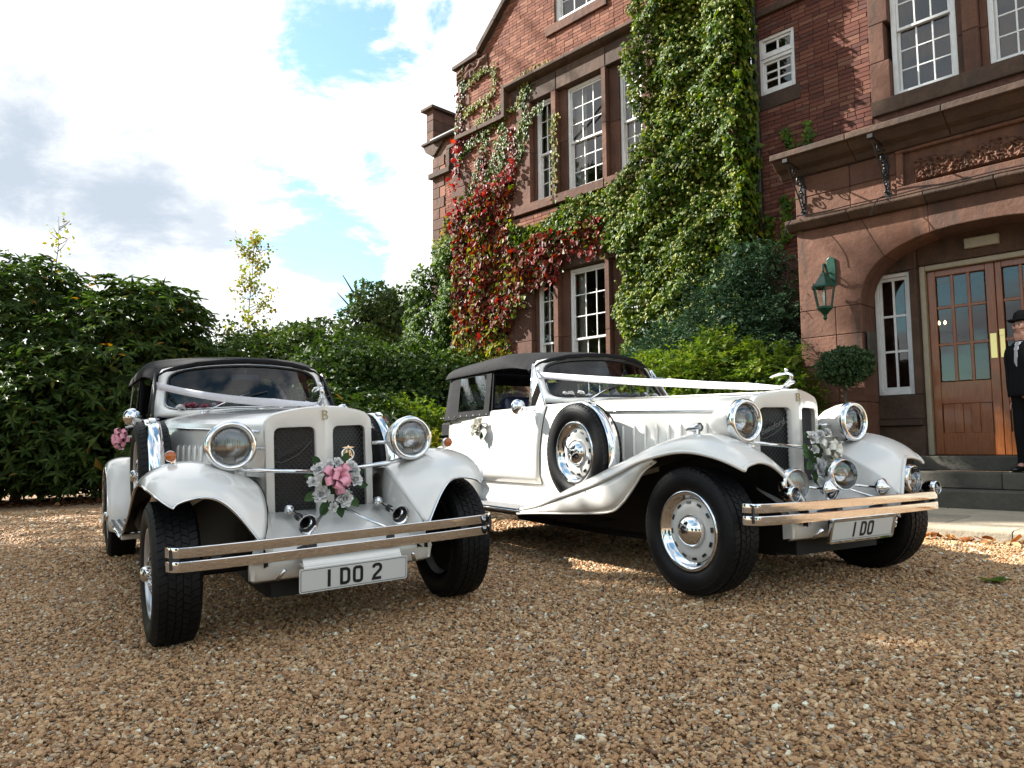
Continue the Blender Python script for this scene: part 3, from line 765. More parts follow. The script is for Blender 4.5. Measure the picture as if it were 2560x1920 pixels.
# --- main wall behind the porch
FM = 10.75 / 10.7
def zm(z): return .8276 + (z - .8276) * FM
KM = -10.75
mw = empty('main_wall', house)
sw = (-5.365 * FM, -4.79 * FM, zm(6.30), zm(7.24)); rg_ = (-3.70 * FM, 1.0, zm(5.38), zm(8.4))
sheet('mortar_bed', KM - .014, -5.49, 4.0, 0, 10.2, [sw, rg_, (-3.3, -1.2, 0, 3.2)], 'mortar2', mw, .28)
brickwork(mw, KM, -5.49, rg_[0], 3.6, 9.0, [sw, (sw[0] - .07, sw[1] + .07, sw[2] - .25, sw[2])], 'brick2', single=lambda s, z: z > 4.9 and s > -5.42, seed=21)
blk('cill_stone', sw[0] - .07, sw[1] + .07, KM - .1, KM + .006, sw[2] - .25, sw[2] - .004, 'stonedark')
zt = sw[3] - .35
sash(sw[0], sw[1], sw[2], zt - .003, KM - .03, 2, 3, fr=.055, bar=.032)
sash(sw[0], sw[1], zt, sw[3], KM - .03, 2, 1, fr=.055, bar=.032)
room(sw[0] - .05, sw[1] + .1, KM - .3, KM - 2, sw[2] - .2, sw[3] + .2)
blk('string_course', -5.49, -3.9, KM, KM + .07, zm(7.56), zm(7.68), 'stonedark')
for a, b in ((-3.70 * FM, -1.9), (-1.89, .9)): blk('cill_stone', a + .003, b, KM - .3, KM + .05, zm(5.38), zm(5.60), 'stonedark')
for i in range(5):
    a = zm(5.603 + i * .56); b = a + .555 * FM; w = (-3.50 if i % 2 else -3.44) * FM
    blk('jamb_stone', -3.70 * FM, w, KM - .3, KM + .015, a, b, 'stone')
    blk('mullion_stone', -2.625 * FM, -2.545 * FM, KM - .3, KM - .06, a, b, 'stone'); blk('mullion_stone', -2.542 * FM, -2.36 * FM, KM - .3, KM + .02, a, b, 'stone'); blk('mullion_stone', -2.357 * FM, -2.275 * FM, KM - .3, KM - .06, a, b, 'stone')
    blk('mullion_stone', -1.47 * FM, -1.12 * FM, KM - .3, KM + .015, a, b, 'stone')
zb, zt, zme = zm(5.605), zm(7.75), zm(6.59)
sash(-3.435 * FM, -2.63 * FM, zb, zt, KM - .10, 3, 3, zme, fr=.065); sash(-2.27 * FM, -1.475 * FM, zb, zt, KM - .10, 3, 3, zme, fr=.065)
blk('lintel_stone', -3.70 * FM, .9, KM - .3, KM + .02, zm(8.404), zm(8.7), 'stone')
blk('lintel_stone', -3.436 * FM, -2.628 * FM, KM - .3, KM - .08, zt + .003, zm(8.40), 'stone'); blk('lintel_stone', -2.272 * FM, -1.474 * FM, KM - .3, KM - .08, zt + .003, zm(8.40), 'stone')
blk('jamb_stone', -1.11 * FM, 1.0, KM - .3, KM + .01, zm(5.603), zm(8.40), 'stone')
room(-3.8, -1.2, KM - .42, KM - 3, zm(5.3), zm(8.3))
MB().tube([(-5.42, -KM - .08, 10.1), (-5.42, -KM - .08, 1.0)], .052, 10).obj('drainpipe', MT['black_iron'], house, smooth=True)

# --- porch
CX = -2.15; SPR = 2.49; AA, BB = 1.25, .745
def arch(t):          # superellipse from the left spring (t=0) to the right spring (t=1)
    a = math.pi * (1 - t); c, s = math.cos(a), math.sin(a); e = 2 / 2.35
    return (CX + AA * math.copysign(abs(c) ** e, c), SPR + BB * abs(s) ** e)
XZ = Matrix(((1, 0, 0, 0), (0, 0, -1, 0), (0, 1, 0, 0), (0, 0, 0, 1)))     # (s, z, k) -> house
pw_ = empty('porch_wall', house)
PL, PR = -4.16, -.14
JL, JR = CX - AA, CX + AA
zs = [.15, .50, .90, 1.31, 1.775, 2.145, SPR]
for a, b in zip(zs, zs[1:]):
    cut = PL + (.45 if int(a * 10) % 2 else .30)
    for s0, s1 in ((PL, cut), (cut, JL), (JR, PR)):
        blk('ashlar_stone', s0 + .002, s1 - .002, KP - .42, KP + random.uniform(-.002, .003), a + .002, b - .002, 'ashlar', pw_, .008)
def arc(t0, t1, n=9): return [arch(t0 + (t1 - t0) * i / n) for i in range(n + 1)]
T1, T2 = .235, .40
p1 = arch(T1); p2 = arch(T2)
TOPZ = 3.53
j1 = (-3.36, TOPZ); j2 = (-2.63, TOPZ)
def vous(poly):
    for mir in (0, 1):
        pp = [((2 * CX - x) if mir else x, z) for x, z in poly]
        cxm = sum(p[0] for p in pp) / len(pp); czm = sum(p[1] for p in pp) / len(pp)
        pp = [(x + (cxm - x) * .004, z + (czm - z) * .004) for x, z in pp]
        MB().prism(pp, KP - .42, KP + random.uniform(-.002, .003), XZ).obj('arch_stone', MT['ashlar'], pw_, bevel=.010, seg=2)
vous(arc(0, T1) + [j1, (PL, TOPZ), (PL, SPR)])
vous(arc(T1, T2) + [j2, j1])
kp_ = arc(T2, 1 - T2) + [(2 * CX - j2[0], TOPZ), j2]
MB().prism(kp_, KP - .42, KP + .002, XZ).obj('arch_stone', MT['ashlar'], pw_, bevel=.010, seg=2)
YZ = Matrix(((0, 0, 1, 0), (1, 0, 0, 0), (0, 1, 0, 0), (0, 0, 0, 1)))
def run(name, prof, s0, s1, step, mat, off=0):
    a = s0; i = 0
    while a < s1 - .01:
        b = min(a + step * (1 + .12 * math.sin(i * 2.3)), s1)
        MB().prism([(-KP - o_, z_) for o_, z_ in prof], a + .003, b - .003, YZ).obj(name, MT[mat], pw_, bevel=.007, seg=1); a = b; i += 1
run('ledge_stone', [(0, 3.53), (.06, 3.535), (.15, 3.61), (.15, 3.66), (0, 3.685)], -4.25, PR, .78, 'stonedark')
MB().prism([(4.23 - .16, 3.53), (4.23 + .0, 3.61), (4.23, 3.66), (4.0, 3.685)], 9.152, 10.7, Matrix(((-1, 0, 0, 0), (0, 0, 1, 0), (0, 1, 0, 0), (0, 0, 0, 1)))).obj('ledge_stone', MT['stonedark'], pw_)
for a, b in ((PL, -3.47), (-3.47, -2.93), (-1.37, -.8), (-.8, PR)):
    for c, d in ((3.687, 3.965), (3.965, 4.235)):
        off = random.uniform(-.12, .12) if b < -3 or a > -1 else 0
        blk('frieze_stone', a + .002, b - .002, KP - .4, KP + random.uniform(-.002, .003), c + .002, d - .002, 'ashlar', pw_)
# carved panel over the arch
for a, b, c, d in ((-2.93, -1.37, 4.195, 4.235), (-2.93, -1.37, 3.687, 3.80), (-2.93, -2.85, 3.80, 4.195), (-1.45, -1.37, 3.80, 4.195)): blk('panel_frame', a + .001, b - .001, KP - .4, KP + .03, c + .001, d - .001, 'ashlar', pw_)
m = MB(); rows = []; rr_ = random.Random(3); NX, NZ = 66, 20
for j in range(NZ + 1):
    row = []
    for i in range(NX + 1):
        s = -2.85 + 1.40 * i / NX; zz = 3.80 + .395 * j / NZ
        inside = -2.74 < s < -1.55 and 3.835 < zz < 4.05 + .04 * math.sin(s * 9)
        e_ = rr_.uniform(.025, .085) if inside else 0
        row.append((s, -KP + .03 - e_, zz))
    rows.append(row)
m.loft(rows).obj('carved_panel', MT['ashlar'], pw_)
run('cornice_stone', [(0, 4.237), (.05, 4.24), (.10, 4.30), (.20, 4.33), (.30, 4.41), (.36, 4.42), (.36, 4.495), (0, 4.53)], -4.32, PR + .1, .95, 'stonedark')
MB().prism([(4.10, 4.237), (4.16, 4.30), (4.30, 4.42), (4.32, 4.42), (4.32, 4.495), (4.0, 4.53)], 9.153, 10.7, Matrix(((-1, 0, 0, 0), (0, 0, 1, 0), (0, 1, 0, 0), (0, 0, 0, 1)))).obj('cornice_stone', MT['stonedark'], pw_)
blk('porch_roof', -4.0, PR, KM, KP - .41, 4.40, 4.50, 'lead', pw_); blk('porch_flank', -4.155, -3.80, KM, KP - .423, .1, 4.39, 'ashlar', pw_); blk('porch_flank', -.5, -.145, KM, KP - .423, .1, 4.39, 'ashlar', pw_)
# recessed entrance wall with side windows and the door
KD = -9.75
SW_ = (-3.42, -3.0, 1.40, 2.90)
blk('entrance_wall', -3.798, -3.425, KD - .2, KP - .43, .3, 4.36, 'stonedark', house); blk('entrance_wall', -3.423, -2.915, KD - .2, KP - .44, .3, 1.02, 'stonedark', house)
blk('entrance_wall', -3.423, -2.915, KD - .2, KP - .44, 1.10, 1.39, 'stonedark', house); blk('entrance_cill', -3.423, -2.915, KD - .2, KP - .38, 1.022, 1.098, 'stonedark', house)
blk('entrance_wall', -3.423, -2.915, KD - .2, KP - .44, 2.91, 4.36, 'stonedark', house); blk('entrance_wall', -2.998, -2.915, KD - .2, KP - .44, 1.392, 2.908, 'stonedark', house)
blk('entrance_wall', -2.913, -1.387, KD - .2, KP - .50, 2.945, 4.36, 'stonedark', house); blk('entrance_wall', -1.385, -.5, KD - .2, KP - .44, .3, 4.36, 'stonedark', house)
sash(SW_[0], SW_[1], SW_[2], SW_[3], KP - .50, 2, 3, fr=.045, bar=.028)
for s0, s1 in ((-2.912, -2.85), (-1.45, -1.388)): blk('door_frame', s0, s1, KD - .1, KD + .07, .667, 2.94, 'creampaint')
blk('door_frame', -2.848, -1.452, KD - .1, KD + .07, 2.875, 2.94, 'creampaint')
def leaf(s0, s1, flip):
    d = empty('door', house)
    m = MB(); g0, g1 = (s0 + .088, s1 - .093) if not flip else (s0 + .065, s1 - .088)
    y = -KD
    def bx(a, b, c, e, yy=0, t=.045): m.box(a, b, y + yy, y + yy + t, c, e)
    bx(s0, g0, .672, 2.87); bx(g1, s1, .672, 2.87); bx(g0, g1, 2.80, 2.87); bx(g0, g1, .672, .93); bx(g0, g1, 1.27, 1.53)
    for i in (1, 2):
        x = g0 + (g1 - g0) * i / 3; bx(x - .018, x + .018, 1.53, 2.80, .004, .037); bx(x - .045, x + .045, .93, 1.27)
    for zz in (1.975, 2.42): bx(g0, g1, zz - .018, zz + .018, .006, .033)
    m.obj('leaf_frame', MT['oak'], d, bevel=.005, seg=1)
    for i in range(3):
        a, b = g0 + (g1 - g0) * i / 3, g0 + (g1 - g0) * (i + 1) / 3
        MB().box(a + .01, b - .01, y + .018, y + .03, .92, 1.29).obj('panel', MT['oak'], d)
        for c, e in ((1.53, 1.975), (1.975, 2.42), (2.42, 2.80)):
            M = Matrix.Translation(((a + b) / 2, y + .02, (c + e) / 2)) @ Matrix.Rotation(random.uniform(-.004, .004), 4, 'X')
            hw, hh = (b - a) / 2 - .014, (e - c) / 2 - .012
            MB().add([(-hw, 0, -hh), (hw, 0, -hh), (hw, 0, hh), (-hw, 0, hh)], [(0, 1, 2, 3)]).obj('pane', MT['pane'], d, M=M, fixn=False)
    for c in ((s1 - .078, s1 - .012) if not flip else (s0 + .012, s0 + .062),):
        MB().box(c[0], c[1], y - .006, y, 1.77, 2.055).obj('push_plate', MT['brass'], d, bevel=.002, seg=1)
        if flip: MB().box(c[0] - .002, c[1] + .002, y - .010, y - .006, 2.02, 2.095).obj('door_latch', MT['brass'], d, bevel=.002, seg=1)
    return d
leaf(-2.846, -2.147, False); leaf(-2.141, -1.452, True)
room(-3.8, -.5, KD - .22, KD - 3.2, .5, 3.3)
blk('light_box', -2.395, -2.045, KP - .50, KP - .44, 3.045, 3.165, 'creampaint', house, .01)
blk('plaque', -3.372, -3.345, KP - .30, KP - .05, 1.80, 2.16, 'grey_stone', house, .004)
# a lit wall lamp inside, seen through the side window
lamp = bpy.data.materials.new('lit_bulb'); lamp.use_nodes = True
lamp.node_tree.nodes['Principled BSDF'].inputs['Emission Color'].default_value = (1, .62, .25, 1); lamp.node_tree.nodes['Principled BSDF'].inputs['Emission Strength'].default_value = 6
m = MB()
for dx in (0, .07): m.lathe([(.001, -.02), (.014, -.012), (.016, .004), (.006, .024), (.001, .032)], 10, Matrix.Translation((-3.02 + dx, 10.75, 2.38)))
o = m.obj('bulb', lamp, None, smooth=True); o.parent = house
m = MB(); m.tube([(-3.02, 10.75, 2.36), (-3.02, 10.75, 2.30), (-2.985, 10.85, 2.28), (-2.95, 10.75, 2.30), (-2.95, 10.75, 2.36)], .006, 6); m.tube([(-2.985, 10.85, 2.28), (-2.985, 12.9, 2.30)], .008, 6).obj('lamp_arm', MT['brass'], house)
# iron hanging brackets over the door
def bracket(s):
    b = empty('iron_bracket', house, (s, -KP, 0))
    m = MB(); m.box(-.018, .018, -.012, 0, 3.70, 4.33); m.box(-.035, .035, -.008, 0, 3.74, 3.79); m.box(-.035, .035, -.008, 0, 4.06, 4.11)
    m.obj('back_bar', MT['black_iron'], b)
    m = MB(); m.tube([(0, -.01, 4.30), (0, -.25, 4.325), (0, -.46, 4.33)], .010, 6); m.box(-.03, .03, -.50, -.44, 4.30, 4.345)
    m.tube(cr([(0, -.012, 3.74), (0, -.16, 3.95), (0, -.30, 4.12), (0, -.45, 4.31)], 5), .008, 6)
    for c, rad, t0 in (((-.12, 4.14), .085, 0), ((-.25, 4.24), .05, 1), ((-.09, 3.98), .055, 2)):
        m.tube([(0, c[0] + rad * (1 - i / 26) * math.cos(t0 + i * .42), c[1] + rad * (1 - i / 26) * math.sin(t0 + i * .42)) for i in range(20)], .007, 5)
    m.obj('scroll', MT['black_iron'], b)
    rb = random.Random(int(s * 100))
    for i in range(20):
        m = MB()
        p = Vector((rb.uniform(-.02, .02), -.03 - rb.random() * .20 * (i / 20), 3.78 + i * .026)); m.lathe([(.001, -.016), (.016, -.008), (.018, .004), (.001, .018)], 7, Matrix.Translation(p) @ Matrix.Rotation(rb.uniform(0, 3), 4, 'X'))
        m.obj('leaf_ornament', MT['black_iron'], b)
for s in (-4.05, -3.035, -1.27): bracket(s)
MB().tube([(-4.07, -KP - .16, 3.70)] + [(s, -KP - .165, 3.675 + .004 * math.sin(s * 9)) for s in np.arange(-3.9, -.4, .25)], .007, 5).obj('cable', MT['black_iron'], house)
for s in (-4.07, -3.03): MB().tube(cr([(s, -KP - .12, 3.70), (s - .03, -KP - .22, 3.66), (s - .07, -KP - .30, 3.56), (s - .10, -KP - .33, 3.44)], 4), .006, 5).obj('cable', MT['black_iron'], house)
# --- entrance steps
def step(name, s0, s1, k0, k1, z0, z1, n):
    w = (s1 - s0) / n
    for i in range(n): blk(name, s0 + w * i + .002, s0 + w * (i + 1) - .002, k0, k1, z0, z1, 'grey_stone', house, .012)
step('step', -3.9, -.2, -9.24, -8.55, .10, .328, 3); step('step', -3.7, -.3, -9.24, -8.87, .330, .505, 2); blk('step', -2.93, -1.37, -9.78, -9.20, .507, .665, 'grey_stone', house, .01)
# --- wall lantern
def lantern():
    t = empty('wall_lantern', None, fac(-3.735, KP, 0), (0, 0, AZ))
    tag(t, 'green iron carriage lantern with glass panes on the porch pier', 'lantern')
    MB().prism([(-.05, 2.80), (.05, 2.80), (.06, 2.95), (.05, 3.10), (.02, 3.125), (-.02, 3.125), (-.05, 3.10), (-.06, 2.95)], 0, .03, XZ).obj('back_plate', MT['green_iron'], t, bevel=.006)
    m = MB(); m.tube(cr([(0, -.02, 2.84), (0, -.10, 2.86), (0, -.16, 2.95), (0, -.19, 3.00), (0, -.24, 2.985), (0, -.25, 2.90)], 5), .014, 8)
    m.tube([(0, -.06 - .05 * math.cos(i * .5), 2.88 + .045 * math.sin(i * .5)) for i in range(12)], .009, 6); m.obj('arm', MT['green_iron'], t, smooth=True)
    c = Matrix.Translation((0, -.25, 0))
    MB().lathe([(.012, 2.90), (.03, 2.885), (.05, 2.86), (.06, 2.84), (.135, 2.735), (.145, 2.715), (.14, 2.70)], 6, c).obj('lantern_roof', MT['green_iron'], t)
    m = MB()
    for i in range(6):
        a = i * math.pi / 3
        m.tube([(.128 * math.cos(a), -.25 + .128 * math.sin(a), 2.70), (.085 * math.cos(a), -.25 + .085 * math.sin(a), 2.455)], .009, 6)
        m.lathe([(.001, 2.70), (.012, 2.705), (.012, 2.74), (.001, 2.75)], 6, Matrix.Translation((.142 * math.cos(a), -.25 + .142 * math.sin(a), 0)))
    m.lathe([(.10, 2.47), (.10, 2.445), (.06, 2.41), (.025, 2.37), (.02, 2.345), (.03, 2.33), (.001, 2.30)], 6, c); m.obj('lantern_cage', MT['green_iron'], t)
    for i in range(6):
        a, b = i * math.pi / 3 + .06, (i + 1) * math.pi / 3 - .06
        MB().add([(.122 * math.cos(a), -.25 + .122 * math.sin(a), 2.70), (.122 * math.cos(b), -.25 + .122 * math.sin(b), 2.70), (.080 * math.cos(b), -.25 + .080 * math.sin(b), 2.46), (.080 * math.cos(a), -.25 + .080 * math.sin(a), 2.46)], [(0, 1, 2, 3)]).obj('pane', MT['lens'], t, fixn=False)
    MB().lathe([(.001, 2.46), (.018, 2.47), (.018, 2.55), (.028, 2.60), (.02, 2.65), (.001, 2.67)], 10, c).obj('bulb', MT['whitepaint'], t, smooth=True)
lantern()
# --- paved apron in front of the steps
pav = empty('pavement', rot=(0, 0, AZ)); tag(pav, kind='structure')
MB().box(-4.6, 3.0, 6.70, 8.56, -.1, .125).obj('pavement_bed', MT['flag'], pav)
rp = random.Random(4)
s = -4.6
while s < 2.6:
    w = rp.uniform(.75, 1.05); e = min(s + w, 3.0)
    rows = []
    for j in range(7):
        row = []
        for i in range(9):
            x = s + .004 + (e - s - .008) * i / 8; row.append((x, 6.625 + .0 + .012 * math.sin(x * 5) + (rp.uniform(-.004, .004)), .150 - (0 if j == 0 else (.012 if j == 1 else .03 + .16 * (j - 2) / 4)) ) if j else (x, 6.66, .150))
        rows.append(row)
    m = MB(); m.loft(rows); m.add([(s + .004, 6.66, .150), (e - .004, 6.66, .150), (e - .004, 6.985, .150), (s + .004, 6.985, .150)], [(0, 1, 2, 3)])
    m.obj('kerb_stone', MT['flag'], pav, smooth=True)
    s = e
y = 6.99
for r_ in range(2):
    d = .78; s = -4.6 + r_ * .4
    while s < 2.6:
        w = rp.uniform(.6, 1.0); e = min(s + w, 3.0)
        MB().box(s + .004, e - .004, y + .004, y + d - .004, .10, .150 + rp.uniform(-.003, .003)).obj('flagstone', MT['flag'], pav, bevel=.008, seg=1)
        s = e
    y += d
# ---------------------------------------------------------------- plants
def unit(a): return a / (np.linalg.norm(a, axis=-1, keepdims=True) + 1e-9)
LEAF4 = (np.array([(0, 0, 0), (.45, .5, .10), (1, 0, -.04), (.45, -.5, .10)]), np.array([(0, 2, 1), (0, 3, 2)]))
LEAF6 = (np.array([(0, 0, 0), (.30, .42, .07), (.72, .34, .05), (1, 0, -.10), (.72, -.34, .05), (.30, -.42, .07)]), np.array([(0, 3, 2, 1), (0, 5, 4, 3)]))
IVY = (np.array([(0, 0, 0), (-.06, .38, .04), (.30, .55, .02), (.48, .30, .05), (1, 0, -.06), (.48, -.30, .05), (.30, -.55, .02), (-.06, -.38, .04)]), np.array([(0, 3, 2, 1), (0, 4, 4, 3), (0, 5, 4, 4), (0, 7, 6, 5)]))
IVY = (IVY[0], np.array([(0, 2, 1), (0, 3, 2), (0, 4, 3), (0, 5, 4), (0, 6, 5), (0, 7, 6)]))
def leaves(P, D, Nn, size, tpl, width=1.0):
    """P base points, D direction of the leaf, Nn face normal -> V,F"""
    T, F = tpl
    D = unit(D); B = unit(np.cross(Nn, D)); N2 = np.cross(D, B)
    V = P[:, None] + size[:, None, None] * (T[None, :, 0:1] * D[:, None] + width * T[None, :, 1:2] * B[:, None] + T[None, :, 2:3] * N2[:, None])
    n = len(T)
    return V.reshape(-1, 3), (F[None] + n * np.arange(len(P))[:, None, None]).reshape(-1, F.shape[1])
def cat(parts):
    Vs, Fs, b = [], [], 0
    for V, F in parts: Vs.append(V); Fs.append(F + b); b += len(V)
    return np.concatenate(Vs), np.concatenate(Fs)
def foliage(name, VF, mat, parent):
    o = link(name, np_mesh(name, VF[0], VF[1], MT[mat]), parent); tag(o, kind='stuff'); return o
def blobpts(blobs, n, thick=.16, rg=rng, inner=.0):
    """points near the outer skin of a union of ellipsoids -> P, outward"""
    B = np.array([b[0] for b in blobs], float); S = np.array([b[1] for b in blobs], float)
    w = (S[:, 0] * S[:, 1] + S[:, 1] * S[:, 2] + S[:, 0] * S[:, 2]); w /= w.sum()
    idx = rg.choice(len(B), n * 2, p=w); d = unit(rg.normal(size=(n * 2, 3)))
    r = 1 - np.abs(rg.normal(0, thick, n * 2)) + .10 * np.sin(7 * d[:, 0] + 3 * idx) * np.sin(6 * d[:, 1] - idx) + .06 * np.sin(13 * d[:, 2] + idx)
    P = B[idx] + S[idx] * d * r[:, None]
    ok = np.ones(len(P), bool)
    for b, s in zip(B, S):
        q = (P - b) / s; ok &= (q * q).sum(1) > (1 - 2.6 * thick) ** 2 * .75
    out = unit(d / S[idx])
    return P[ok][:n], out[ok][:n]
def ball_leaves(blobs, n, size, tpl=LEAF4, thick=.16, droop=.35, width=.8, rg=rng, zmin=None, jit=.8):
    P, O = blobpts(blobs, n, thick, rg)
    if zmin is not None: k = P[:, 2] > zmin; P, O = P[k], O[k]
    m = len(P)
    D = unit(O * .6 + rg.normal(size=(m, 3)) * jit + np.array([0, 0, -droop]))
    Nn = unit(O + np.array([0, 0, .5]) + rg.normal(size=(m, 3)) * .55)
    return leaves(P, D, Nn, size * rg.uniform(.6, 1.35, m), tpl, width)
def rosettes(blobs, n, L, per=8, width=.34, thick=.14, rg=rng, zmin=None, ymax=None):
    P, O = blobpts(blobs, n, thick, rg)
    if zmin is not None: k = P[:, 2] > zmin; P, O = P[k], O[k]
    m = len(P); A = unit(O * .8 + np.array([0, 0, .9]) + rg.normal(size=(m, 3)) * .25)
    U = unit(np.cross(A, rg.normal(size=(m, 3)))); W = np.cross(A, U); parts = []
    s0 = rg.uniform(.75, 1.25, m)
    for i in range(per):
        a = 2 * math.pi * i / per + rg.uniform(-.25, .25, m)
        D = np.cos(a)[:, None] * U + np.sin(a)[:, None] * W + A * rg.uniform(-.35, .45, m)[:, None]
        parts.append(leaves(P, D, A + .15 * rg.normal(size=(m, 3)), L * s0 * rg.uniform(.8, 1.15, m), LEAF6, width))
    return cat(parts)
def fronds(P, D0, n_leaf, L, leaf, rg=rng, width=.45, droop=.5):
    """feathery sprays: leaflets in two rows along a curved stem"""
    m = len(P); D0 = unit(D0); up = np.array([0, 0, 1.0]); side = unit(np.cross(D0, up) + 1e-4 * rg.normal(size=(m, 3))); parts = []
    Ls = L * rg.uniform(.6, 1.3, m)
    for i in range(n_leaf):
        t = (i + .5) / n_leaf
        c = P + Ls[:, None] * t * D0 + np.array([0, 0, -1.0]) * (droop * Ls * t * t)[:, None]
        sg = 1 if i % 2 else -1
        D = D0 * .75 + sg * side * .8 + rg.normal(size=(m, 3)) * .18 + np.array([0, 0, -droop * t])
        parts.append(leaves(c, D, up + .35 * rg.normal(size=(m, 3)), leaf * (1.15 - .6 * t) * rg.uniform(.8, 1.2, m), LEAF4, width))
    return cat(parts)
def trunk(parent, base, top, r0, limbs=5, spread=1.0, name='trunk', mat='bark', seed=1):
    rg = random.Random(seed); m = MB(); b, t = Vector(base), Vector(top); H = (t - b).length
    mid = b.lerp(t, .5) + Vector((rg.uniform(-.06, .06), rg.uniform(-.06, .06), 0)) * H
    m.tube(cr([b, mid, t], 5), [r0 * (1 - .75 * i / 10) for i in range(11)], 8)
    for i in range(limbs):
        u = rg.uniform(.35, .9); p = b.lerp(t, u); a = rg.uniform(0, 6.28); l = H * rg.uniform(.3, .5) * spread
        q = p + Vector((math.cos(a) * l * .7, math.sin(a) * l * .7, l * .6))
        m.tube(cr([p, p.lerp(q, .5) + Vector((0, 0, -.06 * l)), q], 4), [r0 * .4 * (1 - .8 * k / 8) for k in range(9)], 6)
    return m.obj(name, MT[mat], parent, smooth=True, fixn=False)
def G(x, y): return float(gz(x, y))

# --- rhododendrons along the left side of the drive
def rhodo(name, x, y, blobs, n, label, L=.15, group='rhododendrons beside the drive', seed=1):
    t = empty(name, None, (x, y, G(x, y))); tag(t, label, 'shrub', group); rg = np.random.default_rng(seed)
    trunk(t, (0, 0, -.05), (0, 0, blobs[0][0][2]), .09, 7, 1.2, 'stem', seed=seed)
    foliage('foliage', rosettes(blobs, n, L, 8, .36, .13, rg, zmin=.12), 'rhodo', t)
    foliage('inner_foliage', ball_leaves([(b, tuple(np.array(s) * .80)) for b, s in blobs], n * 3, L * 1.3, LEAF4, .22, .4, .5, rg, zmin=.05), 'rhodo', t)
    return t
rhodo('rhododendron', -8.9, 13.3, [((0, 0, 2.6), (1.75, 1.5, 1.85)), ((-1.7, -.4, 2.1), (1.3, 1.2, 1.6)), ((1.2, -.5, 1.7), (1.4, 1.3, 1.5)), ((0, -.9, 1.0), (2.0, 1.0, 1.1)), ((-.2, 0, 3.6), (1.25, 1.1, .8))], 2100, 'tall dark rhododendron with a bare sapling growing out of its top', seed=2)
rhodo('rhododendron', -6.55, 12.6, [((0, 0, 2.1), (1.6, 1.4, 1.65)), ((1.3, .2, 1.3), (1.25, 1.2, 1.35)), ((-.9, -.7, 1.2), (1.4, 1.0, 1.3)), ((.4, -.6, .8), (1.7, .9, .9)), ((.3, 0, 3.0), (1.0, 1.0, .7))], 2000, 'broad rounded rhododendron overhanging the gravel beside the car with the pink bow', seed=3)
rhodo('rhododendron', -3.6, 12.2, [((0, 0, .9), (1.3, 1.0, 1.1)), ((1.1, .3, .8), (1.1, .9, .9)), ((-1.2, .3, 1.2), (1.2, 1.0, 1.2))], 900, 'low dark rhododendron behind the soft top of the car with pink bows', seed=4)
rhodo('rhododendron', -11.9, 12.0, [((0, 0, 2.3), (1.8, 1.6, 2.2)), ((.6, -1.0, 1.2), (1.6, 1.2, 1.3))], 1100, 'dark rhododendron at the outer end of the row', seed=5)
# --- hedge and small trees behind
def bush(name, x, y, blobs, n, size, mat, label, cat_, group=None, tpl=LEAF4, width=.8, seed=1, stem=.06, inner=True, thick=.16, zmin=.03, droop=.35):
    t = empty(name, None, (x, y, G(x, y))); tag(t, label, cat_, group); rg = np.random.default_rng(seed)
    if stem: trunk(t, (0, 0, -.05), (0, 0, blobs[0][0][2]), stem, 6, 1.0, 'stem', seed=seed)
    foliage('foliage', ball_leaves(blobs, n, size, tpl, thick, droop, width, rg, zmin), mat, t)
    if inner: foliage('inner_foliage', ball_leaves([(b, tuple(np.array(s) * .78)) for b, s in blobs], n // 4, size * 1.9, LEAF4, .2, .2, .9, rg, zmin), mat, t)
    return t
GH = 'hedge shrubs at the back of the drive'
bush('laurel_bush', -6.3, 17.2, [((0, 0, 2.0), (1.7, 1.2, 1.75)), ((1.3, -.3, 2.2), (1.0, 1.0, 1.35))], 9000, .10, 'hedge', 'mid green hedge bush below the slender birch sapling', 'bush', GH, seed=6)
bush('laurel_bush', -3.7, 17.0, [((0, 0, 2.0), (1.7, 1.2, 1.6)), ((-1.0, -.3, 2.5), (.8, .8, 1.0)), ((1.2, .2, 1.7), (1.2, 1.0, 1.4))], 9000, .10, 'hedge', 'loose hedge bush with red tinged shoots beside the birch sapling', 'bush', GH, seed=7)
bush('laurel_bush', -9.6, 17.8, [((0, 0, 1.9), (2.1, 1.4, 1.9))], 5000, .11, 'hedge', 'hedge bush filling the gap behind the tall rhododendron', 'bush', GH, seed=8)
bush('ivy_bank', -3.4, 14.7, [((0, 0, 1.6), (1.3, 1.0, 1.5)), ((1.3, .3, 1.6), (1.2, .9, 1.35)), ((.5, -.4, .9), (1.6, .9, 1.0)), ((2.3, .7, 1.5), (1.0, .9, 1.3))], 15000, .080, 'bankivy', 'bank of glossy variegated ivy between hedge and house', 'ivy', seed=9, tpl=IVY, width=1.0)
def tree(name, x, y, blobs, n, size, mat, label, group, seed, r0=.2, tpl=LEAF4, zt=None):
    t = empty(name, None, (x, y, G(x, y))); tag(t, label, 'tree', group); rg = np.random.default_rng(seed)
    trunk(t, (0, 0, -.1), (0, 0, zt or max(b[0][2] for b in blobs)), r0, 9, 1.0, 'trunk', seed=seed)
    foliage('crown', ball_leaves(blobs, n, size, tpl, .2, .2, .75, rg), mat, t); return t
rt = random.Random(8)
def crown(cx, cy, cz, rx, rz, k, seed):
    q = random.Random(seed); out = []
    for i in range(k):
        a = q.uniform(0, 6.28); rr = q.uniform(.2, .75); h_ = q.uniform(-.75, .8); s = q.uniform(.34, .55)
        out.append(((cx + math.cos(a) * rx * rr * (1 - .3 * abs(h_)), cy + math.sin(a) * rx * rr * (1 - .3 * abs(h_)), cz + h_ * rz * .75), (rx * s, rx * s, rz * s * .8)))
    return out
GF = 'trees standing beyond the hedge'
tree('oak_tree', -4.7, 26, crown(0, 0, 4.6, 1.7, 2.2, 12, 1), 9000, .16, 'oakleaf', 'rounded oak tree rising beyond the hedge next to the ivy clad wing', GF, 11)
